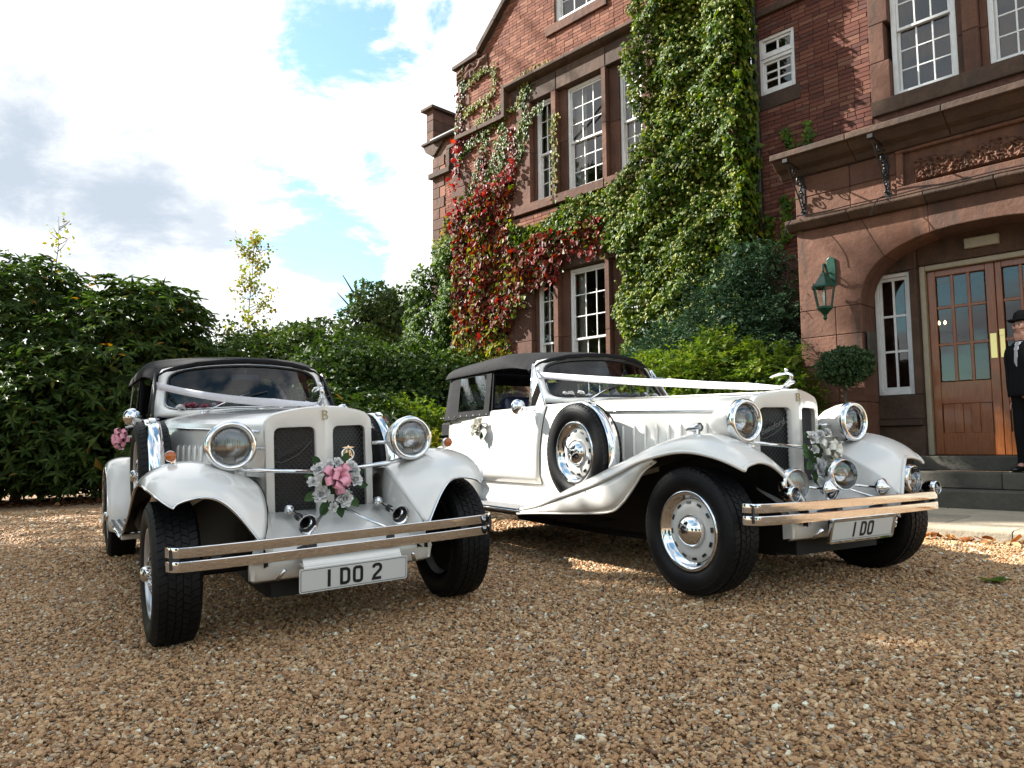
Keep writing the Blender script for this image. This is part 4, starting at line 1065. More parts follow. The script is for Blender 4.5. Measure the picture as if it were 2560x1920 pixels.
tree('oak_tree', -7.6, 27, crown(0, 0, 4.1, 1.7, 1.8, 10, 2), 6000, .16, 'oakleaf', 'smaller oak tree beyond the hedge with open crown', GF, 12)
tree('oak_tree', -11.5, 25, crown(0, 0, 2.9, 2.4, 1.6, 10, 3), 5000, .16, 'oakleaf', 'low spreading oak tree beyond the birch sapling', GF, 13)
# tall trees left of the frame: the broad ones shade the drive and show in the windows
GL = 'tall trees left of the drive'
for i, (x, y, cz, rx, rz, fill, n_) in enumerate(((-12.6, 7.0, 7.2, 2.3, 5.2, 1, 12500), (-12.4, 4.2, 7.0, 2.5, 5.0, 1, 11500), (-17.0, 14.5, 14.2, .95, 3.0, 0, 10000), (-17.2, 17.05, 22.4, .62, 2.2, 0, 5000), (-22, 11.5, 9.5, 3.2, 7.5, 1, 16000))):
    lb = ['broad dense tree beside the outermost rhododendron', 'broad dense tree further along the drive past its neighbour', 'unseen tall tree with a small high crown shaped to shade the steps and door', 'very tall slim tree added out of view, its narrow crown shading the upper windows', 'tall tree in the back row opposite the tower windows'][i]  # slim-crowned pair added out of view, shaped to shade steps, door and upper windows
    tree('lime_tree', x, y, crown(0, 0, cz, rx, rz, 22, 20 + i) + ([((0, 0, cz * .45), (rx * .8, rx * .8, cz * .42))] if fill else ([((0, 1.05, 17.5), (.9, .5, 1.1)), ((.3, .95, 17.2), (.6, .45, .9))] if i == 2 else [])), n_, .26 if fill else .2, 'oakleaf', lb, GL, 30 + i, .28 if fill else .16)
GB = 'trees behind the photographer'
for i, (x, y) in enumerate(((-13, -12), (-5, -19), (3, -20), (11, -18), (-26, -4))):
    tree('lime_tree', x, y, crown(0, 0, 3.4, 3.6, 3.0, 12, 50 + i) + [((0, 0, 2), (2.6, 2.6, 2))], 4500, .38, 'oakleaf', ['spreading tree behind the drive, nearest the row of limes', 'spreading tree behind the drive, second from the row of limes', 'spreading tree in the middle behind the drive', 'spreading tree behind the drive facing the entrance', 'spreading tree across the lawn opposite the entrance door'][i], GB, 60 + i, .3)
# --- birch saplings
def sapling(x, y, H, label, seed, nb=12, z0=0, spread=.9, leafn=9):
    t = empty('birch_sapling', None, (x, y, G(x, y))); tag(t, label, 'tree', 'birch saplings'); rg = random.Random(seed); g = np.random.default_rng(seed)
    m = MB(); st_ = [Vector((.06 * math.sin(i * .9), .05 * math.cos(i * 1.3), H * i / 10)) for i in range(11)]
    m.tube(st_, [.028 * (1 - .085 * i) for i in range(11)], 6); tips = []
    for i in range(nb):
        u = z0 + (1 - z0) * rg.uniform(.02, .93); p = st_[int(u * 10)].lerp(st_[min(int(u * 10) + 1, 10)], u * 10 % 1); a = rg.uniform(0, 6.28); l = spread * (1.05 - u * .75) * rg.uniform(.5, 1.1)
        q = p + Vector((math.cos(a) * l * .8, math.sin(a) * l * .5, l * .62)); pts = cr([p, p.lerp(q, .5) + Vector((0, 0, -.08 * l)), q], 4)
        m.tube(pts, [.010 * (1 - .085 * k) for k in range(9)], 5); tips += pts[3:]
    for k in range(4): tips.append(st_[7 + k % 4])
    m.obj('trunk', MT['twig'], t, smooth=True, fixn=False)
    P = np.array([tuple(p) for p in tips for _ in range(leafn // 3)]); P = P + g.normal(0, .07, P.shape)
    foliage('crown', leaves(P, g.normal(size=P.shape) + np.array([0, 0, -.6]), g.normal(size=P.shape), g.uniform(.05, .11, len(P)), LEAF6, .75), 'birch', t)
sapling(-6.45, 18.0, 6.15, 'slender birch sapling with yellowing leaves rising above the hedge', 4, 34, .42, 1.45, 18)
sapling(-8.75, 13.9, 5.35, 'thin bare birch shoot sticking out of the tall rhododendron', 9, 9, .75, .9, 4)
# --- low yellow green shrubs behind the cars
def frond_bush(name, x, y, blobs, n, L, leaf, mat, label, group=None, nl=9, droop=.5, seed=1, z=None, width=.45):
    t = empty(name, None, (x, y, G(x, y) if z is None else z)); tag(t, label, 'shrub', group); rg = np.random.default_rng(seed)
    trunk(t, (0, 0, -.05), (0, 0, blobs[0][0][2] * .8), .04, 7, 1.2, 'stem', seed=seed)
    P, O = blobpts(blobs, n, .25, rg); k = P[:, 2] > .05; P, O = P[k], O[k]
    foliage('foliage', fronds(P - O * L * .5, O + np.array([0, 0, .35]) + rg.normal(size=P.shape) * .35, nl, L, leaf, rg, width, droop), mat, t)
    foliage('inner_foliage', ball_leaves([(b, tuple(np.array(s) * .8)) for b, s in blobs], n, leaf * 1.3, LEAF4, .25, .2, .7, rg, .03), mat, t)
    return t
frond_bush('golden_juniper', -1.5, 11.2, [((0, 0, .55), (1.0, .8, .55)), ((.9, .2, .5), (.8, .7, .5))], 1500, .34, .09, 'yellowshrub', 'golden feathery juniper mound beside the white car with the roof up', 'garden shrubs beside the house', seed=41)
frond_bush('cypress_shrub', -1.9, 12.9, [((0, 0, .9), (1.2, .8, .8))], 1100, .3, .09, 'conifer', 'dark green feathery cypress behind the golden juniper', 'garden shrubs beside the house', seed=42)
# --- shrubs against the tower base and porch
def fpos(s, k): v = fac(s, k, 0); return v.x, v.y
x, y = fpos(-5.15, -8.75)
frond_bush('cypress_shrub', x, y, [((0, 0, 1.35), (1.0, .75, 1.05)), ((-.75, .7, 1.2), (.85, .7, .95)), ((.55, -.55, 1.15), (.75, .6, .95)), ((-.1, 0, .6), (1.2, .9, .7))], 3600, .40, .085, 'conifer', 'bright green feathery cypress bush in front of the porch flank', 'garden shrubs beside the house', seed=43, nl=11)
x, y = fpos(-5.35, -9.55)
frond_bush('wispy_shrub', x, y, [((0, 0, 2.3), (.95, .75, 1.25)), ((.6, -.5, 2.0), (.75, .6, 1.2)), ((-.8, .75, 1.8), (.8, .7, 1.0)), ((.1, 0, 1.0), (1.3, .9, 1.0)), ((.25, -.3, 3.25), (.55, .5, .45))], 3600, .42, .075, 'jasmine', 'tall loose bluish green shrub between ivy and porch', 'garden shrubs beside the house', seed=44, nl=10, droop=.7, width=.32)
x, y = fpos(-7.3, -9.7)
frond_bush('cypress_shrub', x, y, [((0, 0, 1.0), (.9, .7, .9)), ((-1.1, 1.1, .95), (.8, .7, .85)), ((-1.0, .9, 1.75), (.35, .3, .45)), ((.8, -.8, 1.2), (.8, .6, .9))], 1700, .36, .09, 'yellowshrub', 'yellow green cypress below the ground floor window', 'garden shrubs beside the house', seed=45)
# --- ivy and creeper on the walls: leaves laid over the wall plane in house coordinates
def wall_leaves(fn_keep, s0, s1, z0, z1, k, n, size, thick, rg, tpl=IVY, hang=.9, width=1.0, lift=None):
    """n candidates on the wall; fn_keep(s,z)->density 0..1"""
    s = rg.uniform(s0, s1, n); z = rg.uniform(z0, z1, n); w = fn_keep(s, z); ok = rg.random(n) < np.clip(w, 0, 1); s, z, w = s[ok], z[ok], w[ok]; m = len(s)
    lump = .5 + .5 * np.sin(2.9 * s + 1.7 * np.sin(1.9 * z)) * np.sin(2.3 * z + 1.3 * np.sin(2.1 * s)) + .35 * np.sin(7.1 * s + 2 * np.sin(5 * z)) * np.sin(6.3 * z)
    off = (lift(s, z) if lift is not None else thick) * (.30 + .70 * np.clip(lump, 0, 1.4)) * rg.uniform(.45, 1.05, m) + .01
    P = np.stack([s, -k - off, z], -1)
    D = np.stack([rg.normal(0, .6, m), -rg.uniform(0, .7, m), -hang + rg.normal(0, .55, m)], -1)
    Nn = np.stack([rg.normal(-.15, .8, m), -np.ones(m), .55 + rg.normal(0, .7, m)], -1)
    return leaves(P, D, Nn, size * rg.uniform(.45, 1.0, m) * rg.choice([1.0, 1.0, 1.5], m), tpl, width), P
def sm(x, a, b): t = np.clip((x - a) / (b - a), 0, 1); return t * t * (3 - 2 * t)
def climber(name, label, group=None):
    t = empty(name, rot=(0, 0, AZ)); tag(t, label, 'climber', group or 'climbers on the house'); return t
def wob(s, z): return .22 * np.sin(3.1 * z + 1.3) + .12 * np.sin(7.3 * z) + .06 * np.sin(17 * z)
# big ivy sheet
iv = climber('ivy', 'thick green flowering ivy sheet covering the right side of the tower')
def ivy_keep(s, z):
    left = np.interp(z, [1, 3.2, 4.4, 5.4, 5.7, 6.4, 8, 10.5], [-7.75, -7.85, -7.95, -8.0, -7.5, -7.42, -7.5, -7.55]) + .5 * wob(s, z)
    body = sm(s, left - .06, left + .10) * (1 - sm(s, -5.52, -5.36))
    top = 5.30 + .12 * np.sin(3.3 * s) + .28 * sm(s, -9.2, -8.0); bot = 4.72 - .10 * np.sin(4 * s) - .5 * sm(s, -8.9, -8.1)
    band = sm(s, -10.85, -10.6) * (1 - sm(s, -8.0, -7.8)) * sm(z, bot - .10, bot + .12) * (1 - sm(z, top - .1, top + .08))
    return np.maximum(body, band)
rgi = np.random.default_rng(5)
def ivy_lift(s, z): return .18 + .26 * sm(s, -8.2, -7.2)
V1, P1 = wall_leaves(ivy_keep, -11, -5.3, 1.0, 10.9, KT, 105000, .074, .34, rgi, lift=ivy_lift)
foliage('foliage', V1, 'ivy', iv)
# side of the ivy sheet that turns the corner to the main wall
n = 3500; s = -5.40 + rgi.normal(0, .04, n); zz = rgi.uniform(1, 10.9, n); yy = -KT - .32 + rgi.uniform(0, .5, n)
foliage('inner_foliage', leaves(np.stack([s, yy, zz], -1), np.stack([rgi.uniform(0, .4, n), rgi.normal(0, .5, n), -np.ones(n)], -1), np.stack([np.ones(n), rgi.normal(0, .4, n), .3 + rgi.normal(0, .4, n)], -1), .09 * rgi.uniform(.6, 1.3, n), IVY), 'ivy', iv)
# round flower heads
sel = P1[rgi.choice(len(P1), 2600, replace=False)]; sel = sel[(sel[:, 0] > -9.0)]
ico = np.array([(0, 0, 1), (.894, 0, .447), (.276, .851, .447), (-.724, .526, .447), (-.724, -.526, .447), (.276, -.851, .447), (.724, .526, -.447), (-.276, .851, -.447), (-.894, 0, -.447), (-.276, -.851, -.447), (.724, -.526, -.447), (0, 0, -1)])
icf = np.array([(0, 1, 2), (0, 2, 3), (0, 3, 4), (0, 4, 5), (0, 5, 1), (1, 6, 2), (2, 7, 3), (3, 8, 4), (4, 9, 5), (5, 10, 1), (6, 7, 2), (7, 8, 3), (8, 9, 4), (9, 10, 5), (10, 6, 1), (11, 7, 6), (11, 8, 7), (11, 9, 8), (11, 10, 9), (11, 6, 10)])
sz = rgi.uniform(.018, .032, len(sel)); C_ = sel + np.array([0, -.06, .02])
foliage('flower_heads', ((C_[:, None] + sz[:, None, None] * ico[None]).reshape(-1, 3), (icf[None] + 12 * np.arange(len(sel))[:, None, None]).reshape(-1, 3)), 'ivyflower', iv)
m = MB()
for a, b in ((-6.9, -6.6), (-6.2, -6.4), (-7.3, -7.1)): m.tube(cr([(a, -KT - .05, .3), (b, -KT - .06, 3), (a + .2, -KT - .05, 6), (b, -KT - .04, 9)], 5), .03, 6)
m.obj('stem', MT['bark'], iv, fixn=False)
# virginia creeper
vc = climber('virginia_creeper', 'virginia creeper turning red and yellow on the left side of the tower')
rgc = np.random.default_rng(6)
def cr_body(s, z):
    l = -12.50 + 0 * s; r = np.interp(z, [1.2, 2.8, 3.6, 4.3, 5.2, 6.2, 7.0, 7.6], [-10.75, -10.75, -10.35, -10.3, -10.6, -10.75, -10.7, -10.9]) + wob(s, z) * .7
    w = sm(s, l - .02, l + .05) * (1 - sm(s, r - .25, r + .08)) * (1 - sm(z, 6.0, 6.5))
    return w
def cr_band(s, z):
    top = 4.95 - .08 * np.sin(4 * s); bot = 4.28 + .18 * np.sin(2.7 * s) + .12 * np.sin(6.1 * s)
    return sm(s, -10.9, -10.6) * (1 - sm(s, -8.45, -8.15)) * sm(z, bot - .2, bot + .12) * (1 - sm(z, top - .1, top + .1))
def cr_red(s, z): return np.maximum(cr_body(s, z) * sm(z, 2.7, 3.5), cr_band(s, z)) * (.95 - .35 * (np.sin(3 * s + 2 * z) > .75))
def cr_low(s, z): return cr_body(s, z) * (1 - sm(z, 2.7, 3.6)) + .24 * cr_body(s, z)
def lift_c(s, z): return .10 + .14 * (1 - sm(z, 5.5, 6.4))
V1, P1 = wall_leaves(cr_red, -12.6, -8.0, 1.1, 7.8, KT, 16500, .115, .2, rgc, LEAF6, 1.0, .9, lift=lift_c); foliage('foliage', V1, 'creepred', vc)
V1, P1 = wall_leaves(cr_low, -12.6, -9.9, .3, 6.8, KT, 15000, .105, .2, rgc, LEAF6, 1.0, .9, lift=lift_c); foliage('turning_foliage', V1, 'creepgreen', vc)
def cr_hot(s, z):
    d1 = np.exp(-(((z - 6.25 - .35 * (s + 11.4)) / .12) ** 2)) * .75 * (s > -12.3) * (s < -10.5); d2 = np.exp(-(((s + 12.40) / .14) ** 2)) * (z > 4.6) * (z < 7.8) * .45; d3 = .07 * cr_body(s, z)
    return np.maximum(np.maximum(d1, d2), d3)
V1, P1 = wall_leaves(cr_hot, -12.6, -10.3, 2.6, 7.8, KT, 5200, .11, .24, rgc, LEAF6, 1.0, .9)
foliage('scarlet_foliage', V1, 'creepred_hot', vc)
# single strands climbing the upper wall
def strands(lines, mat, n, size, sd=.045):
    out = []
    for pts in lines:
        P = np.array([tuple(p) for p in cr([(a, 0, b) for a, b in pts], 24)]); idx = rgc.integers(0, len(P), n); q = P[idx] + rgc.normal(0, sd, (n, 3)); q[:, 1] = -KT - rgc.uniform(.015, .07, n)
        out.append(leaves(q, np.stack([rgc.normal(.2, .6, n), -.2 * np.ones(n), -1 + rgc.normal(0, .4, n)], -1), np.stack([rgc.normal(0, .4, n), -np.ones(n), .4 + rgc.normal(0, .4, n)], -1), size * rgc.uniform(.5, 1.3, n), LEAF6, .9))
    return cat(out)
L_or = [[(-11.9, 7.75), (-11.5, 8.05), (-11.25, 8.5), (-11.2, 8.95)], [(-12.2, 8.25), (-11.8, 8.3), (-11.4, 8.35)], [(-11.75, 7.85), (-11.3, 7.95), (-10.95, 8.0)], [(-9.50, 5.6), (-9.49, 6.2), (-9.50, 6.9), (-9.46, 7.3)], [(-12.1, 8.85), (-11.75, 8.95), (-11.45, 9.0)], [(-10.7, 8.36), (-10.2, 8.38), (-9.6, 8.40)], [(-10.85, 7.7), (-10.5, 7.9), (-10.2, 8.3), (-9.9, 8.42)]]
L_gr = [[(-12.05, 6.3), (-11.75, 6.9), (-11.45, 7.5)], [(-11.5, 6.4), (-11.2, 7.0), (-11.0, 7.6)], [(-11.2, 6.4), (-10.95, 6.9), (-10.85, 7.4)], [(-12.4, 7.2), (-11.9, 7.5), (-11.3, 7.62)], [(-10.6, 7.1), (-10.35, 7.5), (-10.3, 7.9), (-10.15, 8.2)], [(-12.45, 7.9), (-12.3, 8.6), (-12.2, 9.3)], [(-10.5, 6.7), (-10.3, 7.1), (-10.15, 7.5), (-9.8, 7.6)], [(-11.8, 7.72), (-11.3, 7.76), (-10.9, 7.8)]]
L_rd = [[(-12.45, 6.9), (-12.42, 7.5), (-12.35, 8.2), (-12.35, 8.8)], [(-12.4, 7.7), (-11.9, 7.72), (-11.4, 7.75), (-11.0, 7.9)], [(-10.8, 6.2), (-10.65, 6.8), (-10.7, 7.4)], [(-11.6, 5.9), (-11.55, 6.6), (-11.6, 7.2)], [(-10.5, 4.1), (-10.1, 4.0), (-9.75, 4.15)]]
foliage('strands', strands(L_or, 'creepgreen', 130, .075), 'creepgreen', vc)
foliage('strands', strands(L_gr, 'ivy', 150, .075, .06), 'ivy', vc)
foliage('strands', strands(L_rd, 'creepred', 190, .09, .06), 'creepred', vc)
m = MB()
for pts in L_or[:5] + L_gr + L_rd: m.tube(cr([(a, -KT - .018, b) for a, b in pts], 6), .006, 5)
m.obj('stem', MT['bark'], vc, fixn=False)
# ivy tower against the wing
wi = climber('ivy', 'variegated ivy column on the set back wing beside the creeper')
def wg(s, z):
    top = np.interp(s, [-16.2, -15.6, -14.8, -14.0, -12.5], [4.2, 5.2, 5.55, 6.0, 6.0]); return sm(s, -16.3, -16.0) * (1 - sm(z, top - .25, top + .15)) * (1 - sm(s, -12.3, -12.1))
V1, P1 = wall_leaves(wg, -16.4, -12.0, .1, 6.4, KW, 42000, .090, .8, np.random.default_rng(7)); foliage('foliage', V1, 'varieg', wi)
gs = [[(-15.2, 5.6), (-15.0, 6.2), (-14.8, 6.8)], [(-14.9, 5.6), (-14.7, 6.3)], [(-15.35, 5.5), (-15.3, 6.3)]]
P = np.concatenate([np.array([tuple(p) for p in cr([(a, -KW - .04, b) for a, b in q], 20)]) for q in gs]); P = np.repeat(P, 4, 0) + np.random.default_rng(1).normal(0, .05, (len(P) * 4, 3))
foliage('strands', leaves(P, np.random.default_rng(2).normal(size=P.shape) + np.array([0, 0, -1]), np.tile((0, -1, .4), (len(P), 1)).astype(float), np.full(len(P), .09), LEAF6, .9), 'creepgreen', wi)
# small sprigs on the main wall above the porch
sg_ = climber('ivy', 'thin ivy sprigs climbing the dark brick above the porch')
rgs = np.random.default_rng(9); out = []
for pts, n in (([(-4.93, 4.9), (-4.92, 5.3), (-4.97, 5.62)], 60), ([(-4.66, 4.95), (-4.64, 5.3), (-4.66, 5.66)], 70), ([(-5.1, 3.9), (-5.0, 4.2), (-5.05, 4.6)], 130), ([(-4.78, 3.8), (-4.75, 4.2), (-4.82, 4.55)], 90), ([(-5.35, 3.8), (-5.3, 4.3)], 90)):
    P = np.array([tuple(p) for p in cr([(a, 0, b) for a, b in pts], 20)]); q = P[rgs.integers(0, len(P), n)] + rgs.normal(0, .04, (n, 3)); q[:, 1] = -KM - rgs.uniform(.01, .06, n)
    out.append(leaves(q, np.stack([rgs.normal(0, .6, n), -.2 * np.ones(n), -np.ones(n)], -1), np.stack([rgs.normal(0, .4, n), -np.ones(n), .4 * np.ones(n)], -1), .085 * rgs.uniform(.6, 1.2, n), IVY))
foliage('foliage', cat(out), 'ivy', sg_)
# --- clipped box ball on a stem in a pot beside the steps
x, y = fpos(-3.42, -8.62)
tp = empty('topiary_tree', None, (x, y, .15)); tag(tp, 'clipped box ball on a bare stem beside the entrance', 'topiary')
MB().tube([(0, 0, .30), (.01, 0, .8), (0, .01, 1.45)], [.028, .022, .018], 8).obj('trunk', MT['bark'], tp, smooth=True)
rgb = np.random.default_rng(3)
foliage('crown', ball_leaves([((0, 0, 1.55), (.31, .31, .215)), ((.08, .05, 1.60), (.24, .24, .17))], 4600, .034, LEAF4, .12, .2, .8, rgb), 'box', tp)
foliage('inner_foliage', ball_leaves([((0, 0, 1.55), (.25, .25, .16))], 900, .06, LEAF4, .3, .2, .8, rgb), 'box', tp)
MB().lathe([(.001, .0), (.15, .0), (.16, .02), (.19, .28), (.21, .29), (.21, .34), (.185, .34), (.18, .30), (.001, .30)], 24).obj('pot', MT['stonedark'], tp, smooth=False)
# ---------------------------------------------------------------- the two wedding cars (local: x forward, y left, z up, origin under the front axle)
def lerp(a, b, t): return a + (b - a) * t
YAX = Matrix(((1, 0, 0, 0), (0, 0, 1, 0), (0, -1, 0, 0), (0, 0, 0, 1)))     # local z -> car +y
def wheel(name, parent, c, side, kind, rad=.332, w=.205, rimr=.2125):
    """side +1: outer face towards +y"""
    t = empty(name, parent, c); F = Matrix.Rotation(R(-90 * side), 4, 'X')    # local z -> outward
    h = w / 2
    prof = [(rimr - .004, h * .72), (rimr + .004, h * .80), (rimr + .018, h * .93), (rimr + .05, h * 1.0), (rad - .045, h * .98), (rad - .022, h * .90), (rad - .010, h * .78), (rad - .007, h * .4), (rad - .007, -h * .4), (rad - .010, -h * .78), (rad - .022, -h * .90), (rad - .045, -h * .98), (rimr + .05, -h), (rimr + .018, -h * .93), (rimr - .004, -h * .72)]
    ty = MB().lathe(prof, 72, F).obj('tyre', MT['rubber'], t, smooth=True)
    m = MB(); ribs = [(-.80, -.47), (-.43, -.16), (-.12, .12), (.16, .43), (.47, .80)]; n = 56
    for j, (a, b) in enumerate(ribs):
        for i in range(n):
            a0 = 2 * math.pi * (i + .5 * (j % 2)) / n; a1 = a0 + 2 * math.pi / n * .86; sk = .02 * (1 if j % 2 else -1)
            ro = rad if 0 < j < 4 else rad - .004; ri = rad - .014
            vs = []
            for r_ in (ri, ro):
                for aa, hh, s_ in ((a0, a * h, -sk), (a1, a * h, -sk), (a1, b * h, sk), (a0, b * h, sk)):
                    vs.append(F @ Vector((r_ * math.cos(aa + s_), r_ * math.sin(aa + s_), hh)))
            m.add(vs, [(4, 5, 6, 7), (0, 1, 5, 4), (1, 2, 6, 5), (2, 3, 7, 6), (3, 0, 4, 7)])
    # shoulder lugs
    for sg in (1, -1):
        for i in range(n):
            a0 = 2 * math.pi * i / n; a1 = a0 + 2 * math.pi / n * .7
            vs = [F @ Vector((r_ * math.cos(aa), r_ * math.sin(aa), sg * hh)) for r_, hh in ((rad - .006, h * .78), (rad - .034, h * .965), (rad - .040, h * .93), (rad - .018, h * .74)) for aa in (a0, a1)]
            m.add(vs, [(0, 1, 3, 2), (2, 3, 5, 4), (0, 2, 4, 6), (1, 7, 5, 3)])
    o = m.obj('tread', MT['rubber'], ty, fixn=True); tag(o, kind='stuff')
    if kind == 'steel':
        MB().lathe([(rimr - .002, h * .78), (rimr - .006, h * .84), (rimr - .018, h * .84), (rimr - .030, h * .70), (rimr - .044, h * .42), (rimr - .050, h * .40)], 64, F).obj('trim_ring', MT['chrome'], t, smooth=True)
        MB().lathe([(rimr - .048, h * .42), (rimr - .058, h * .44), (rimr - .075, h * .52), (rimr - .098, h * .54), (rimr - .12, h * .44), (.02, h * .42)], 64, F).obj('rim', MT['rimwhite'], t, smooth=True)
        for i in range(12):
            a = 2 * math.pi * i / 12 + .1; M = F @ Matrix.Rotation(a, 4, 'Z') @ Matrix.Translation((rimr - .068, 0, h * .495)) @ Matrix.Rotation(.35, 4, 'Y')
            MB().box(-.006, .006, -.013, .013, -.004, .006, M).obj('slot', MT['ink'], t)
        MB().lathe([(.088, h * .46), (.088, h * .56), (.082, h * .68), (.066, h * .88), (.045, h * 1.02), (.022, h * 1.08), (.0005, h * 1.10)], 48, F).obj('hubcap', MT['chrome'], t, smooth=True)
        MB().lathe([(.012, h * 1.08), (.012, h * 1.13), (.0005, h * 1.14)], 20, F).obj('hub_badge', MT['darkmetal'], t)
        if name == 'spare_wheel':
            m = MB()
            for i in range(3):
                a = i * 2 * math.pi / 3 + .3
                p = [(.018 * math.cos(a - 1), .018 * math.sin(a - 1)), (.075 * math.cos(a), .075 * math.sin(a)), (.018 * math.cos(a + 1), .018 * math.sin(a + 1))]
                m.prism(p, h * .96, h * 1.16, F)
            m.obj('spinner', MT['chrome'], t, bevel=.004)
    else:
        MB().lathe([(rimr - .001, h * .78), (rimr - .006, h * .86), (rimr - .016, h * .84), (rimr - .024, h * .60), (rimr - .026, -h * .5), (rimr - .014, -h * .8)], 64, F).obj('rim', MT['silver'], t, smooth=True)
        for lay, (rr0, z0, z1, nsp) in enumerate(((.034, h * .95, h * .45, 26), (.040, h * .30, -h * .15, 26))):
            m = MB()
            for i in range(nsp):
                a = 2 * math.pi * i / nsp + lay * .1; b = a + (.42 if i % 2 else -.42)
                m.tube([F @ Vector((rr0 * math.cos(b), rr0 * math.sin(b), z0)), F @ Vector(((rimr - .022) * math.cos(a), (rimr - .022) * math.sin(a), z1))], .0026, 5, False)
            o = m.obj('spokes', MT['chrome'], t); tag(o, kind='stuff')
        MB().lathe([(.045, -h * .3), (.045, h * .3), (.034, h * .9), (.034, h * 1.08), (.026, h * 1.18), (.0005, h * 1.22)], 32, F).obj('hub', MT['chrome'], t, smooth=True)
        m = MB(); 
        for a in (.4, .4 + math.pi): m.prism([(.02 * math.cos(a - 1.2), .02 * math.sin(a - 1.2)), (.062 * math.cos(a - .12), .062 * math.sin(a - .12)), (.062 * math.cos(a + .12), .062 * math.sin(a + .12)), (.02 * math.cos(a + 1.2), .02 * math.sin(a + 1.2))], h * 1.06, h * 1.16, F)
        m.obj('spinner', MT['chrome'], t, bevel=.003)
        MB().lathe([(rimr - .02, -h * .4), (.02, -h * .45)], 32, F).obj('brake_drum', MT['black'], t)
    return t
def fender_rows(s):
    st = [  # inner, crest, lip
        ((-1.70, .60, .335), (-1.70, .71, .345), (-1.70, .82, .325)),
        ((-1.45, .56, .40), (-1.45, .69, .415), (-1.45, .825, .368)),
        ((-1.23, .52, .465), (-1.23, .68, .482), (-1.23, .83, .425)),
        ((-.80, .47, .60), (-.80, .67, .632), (-.80, .84, .535)),
        ((-.52, .44, .675), (-.52, .665, .72), (-.52, .848, .620)),
        ((-.35, .42, .715), (-.35, .66, .782), (-.35, .852, .680)),
        ((-.19, .40, .74), (-.19, .66, .828), (-.19, .855, .716)),
        ((-.05, .37, .745), (-.05, .66, .848), (-.05, .855, .738)),
        ((.065, .34, .725), (.065, .66, .840), (.065, .852, .742)),
        ((.17, .335, .68), (.16, .66, .814), (.165, .843, .730)),
        ((.29, .345, .61), (.245, .65, .775), (.25, .822, .708)),
        ((.38, .37, .53), (.305, .635, .727), (.31, .79, .678)),
        ((.425, .40, .455), (.332, .62, .688), (.345, .752, .652))]
    rows = []
    for I, C, L in st:
        I, C, L = Vector(I), Vector(C), Vector(L); row = []
        for t in (0, .25, .5, .75):
            e = math.sin(t * math.pi / 2); p = I.lerp(C, t); p.z = lerp(I.z, C.z, e); row.append(p)
        for a in (0, 28, 55, 78, 90):
            a = R(a); p = C.lerp(L, math.sin(a)); p.z = lerp(L.z, C.z, math.cos(a)); p.x = lerp(C.x, L.x, math.sin(a)); row.append(p)
        rows.append([Vector((p.x, p.y * s, p.z)) for p in row])
    return rows
def ws(u, v):           # windscreen surface, u -1..1 across, v 0..1 up
    hw = lerp(.585, .53, v)
    x = lerp(-1.455 - .20 * u * u, -1.705 - .125 * u * u, v) - .02 * math.sin(math.pi * v)
    z = lerp(1.125 - .012 * u * u, 1.462 - .045 * u * u, v)
    return Vector((x, hw * u, z))
def bonnet(x, a):       # half section of the bonnet; a 0..1 from centre to bottom edge
    t = min(max((-x - .02) / 1.40, 0), 1)
    zt = lerp(1.080, 1.128, t); ys = lerp(.270, .60, t ** .9); zs = lerp(1.012, 1.062, t); yb = lerp(.285, .645, t ** .9)
    zl = float(np.interp(x, [-1.5, -1.23, -.8, -.52, -.35, -.19, -.05, .07], [.42, .445, .58, .655, .695, .72, .70, .50])) - .015
    P = [(0, zt), (ys * .35, zt - .006), (ys * .7, lerp(zt, zs, .5) + .006), (ys * .93, zs + .010), (ys + .008, zs - .012), (lerp(ys, yb, .3) + .012, zs - .045), (lerp(ys, yb, .5) + .006, .86), (yb, max(.79, zl + .02)), (yb, zl)]
    k = a * (len(P) - 1); i = min(int(k), len(P) - 2); f = k - i
    return Vector((x, lerp(P[i][0], P[i + 1][0], f), lerp(P[i][1], P[i + 1][1], f)))
def side_y(x, z):       # body side half width behind the scuttle
    base = np.interp(x, [-3.5, -3.42, -3.3, -3.1, -2.6, -1.9, -1.6, -1.40], [.42, .52, .60, .645, .672, .672, .665, .650])
    prof = np.interp(z, [.38, .48, .56, .75, .95, 1.05, 1.08], [-.075, -.045, -.010, 0, -.008, -.022, -.035])
    return float(base + prof)
def xf(y): return .085 - .30 * abs(y)
def shell_top(y): y = abs(y); return 1.090 - .045 * (y / .28) ** 2 - .030 * max(0, (y - .235) / .048) ** 2.2
def rrect(c, half, rad, th):
    """distance from centre c to rounded rect boundary along angle th"""
    d = (math.cos(th), math.sin(th)); lo, hi = 0, 2
    for _ in range(40):
        m_ = (lo + hi) / 2; x, y = abs(d[0] * m_), abs(d[1] * m_); qx, qy = x - (half[0] - rad), y - (half[1] - rad)
        sd_ = math.hypot(max(qx, 0), max(qy, 0)) + min(max(qx, qy), 0) - rad
        if sd_ < 0: lo = m_
        else: hi = m_
    return (c[0] + d[0] * lo, c[1] + d[1] * lo)
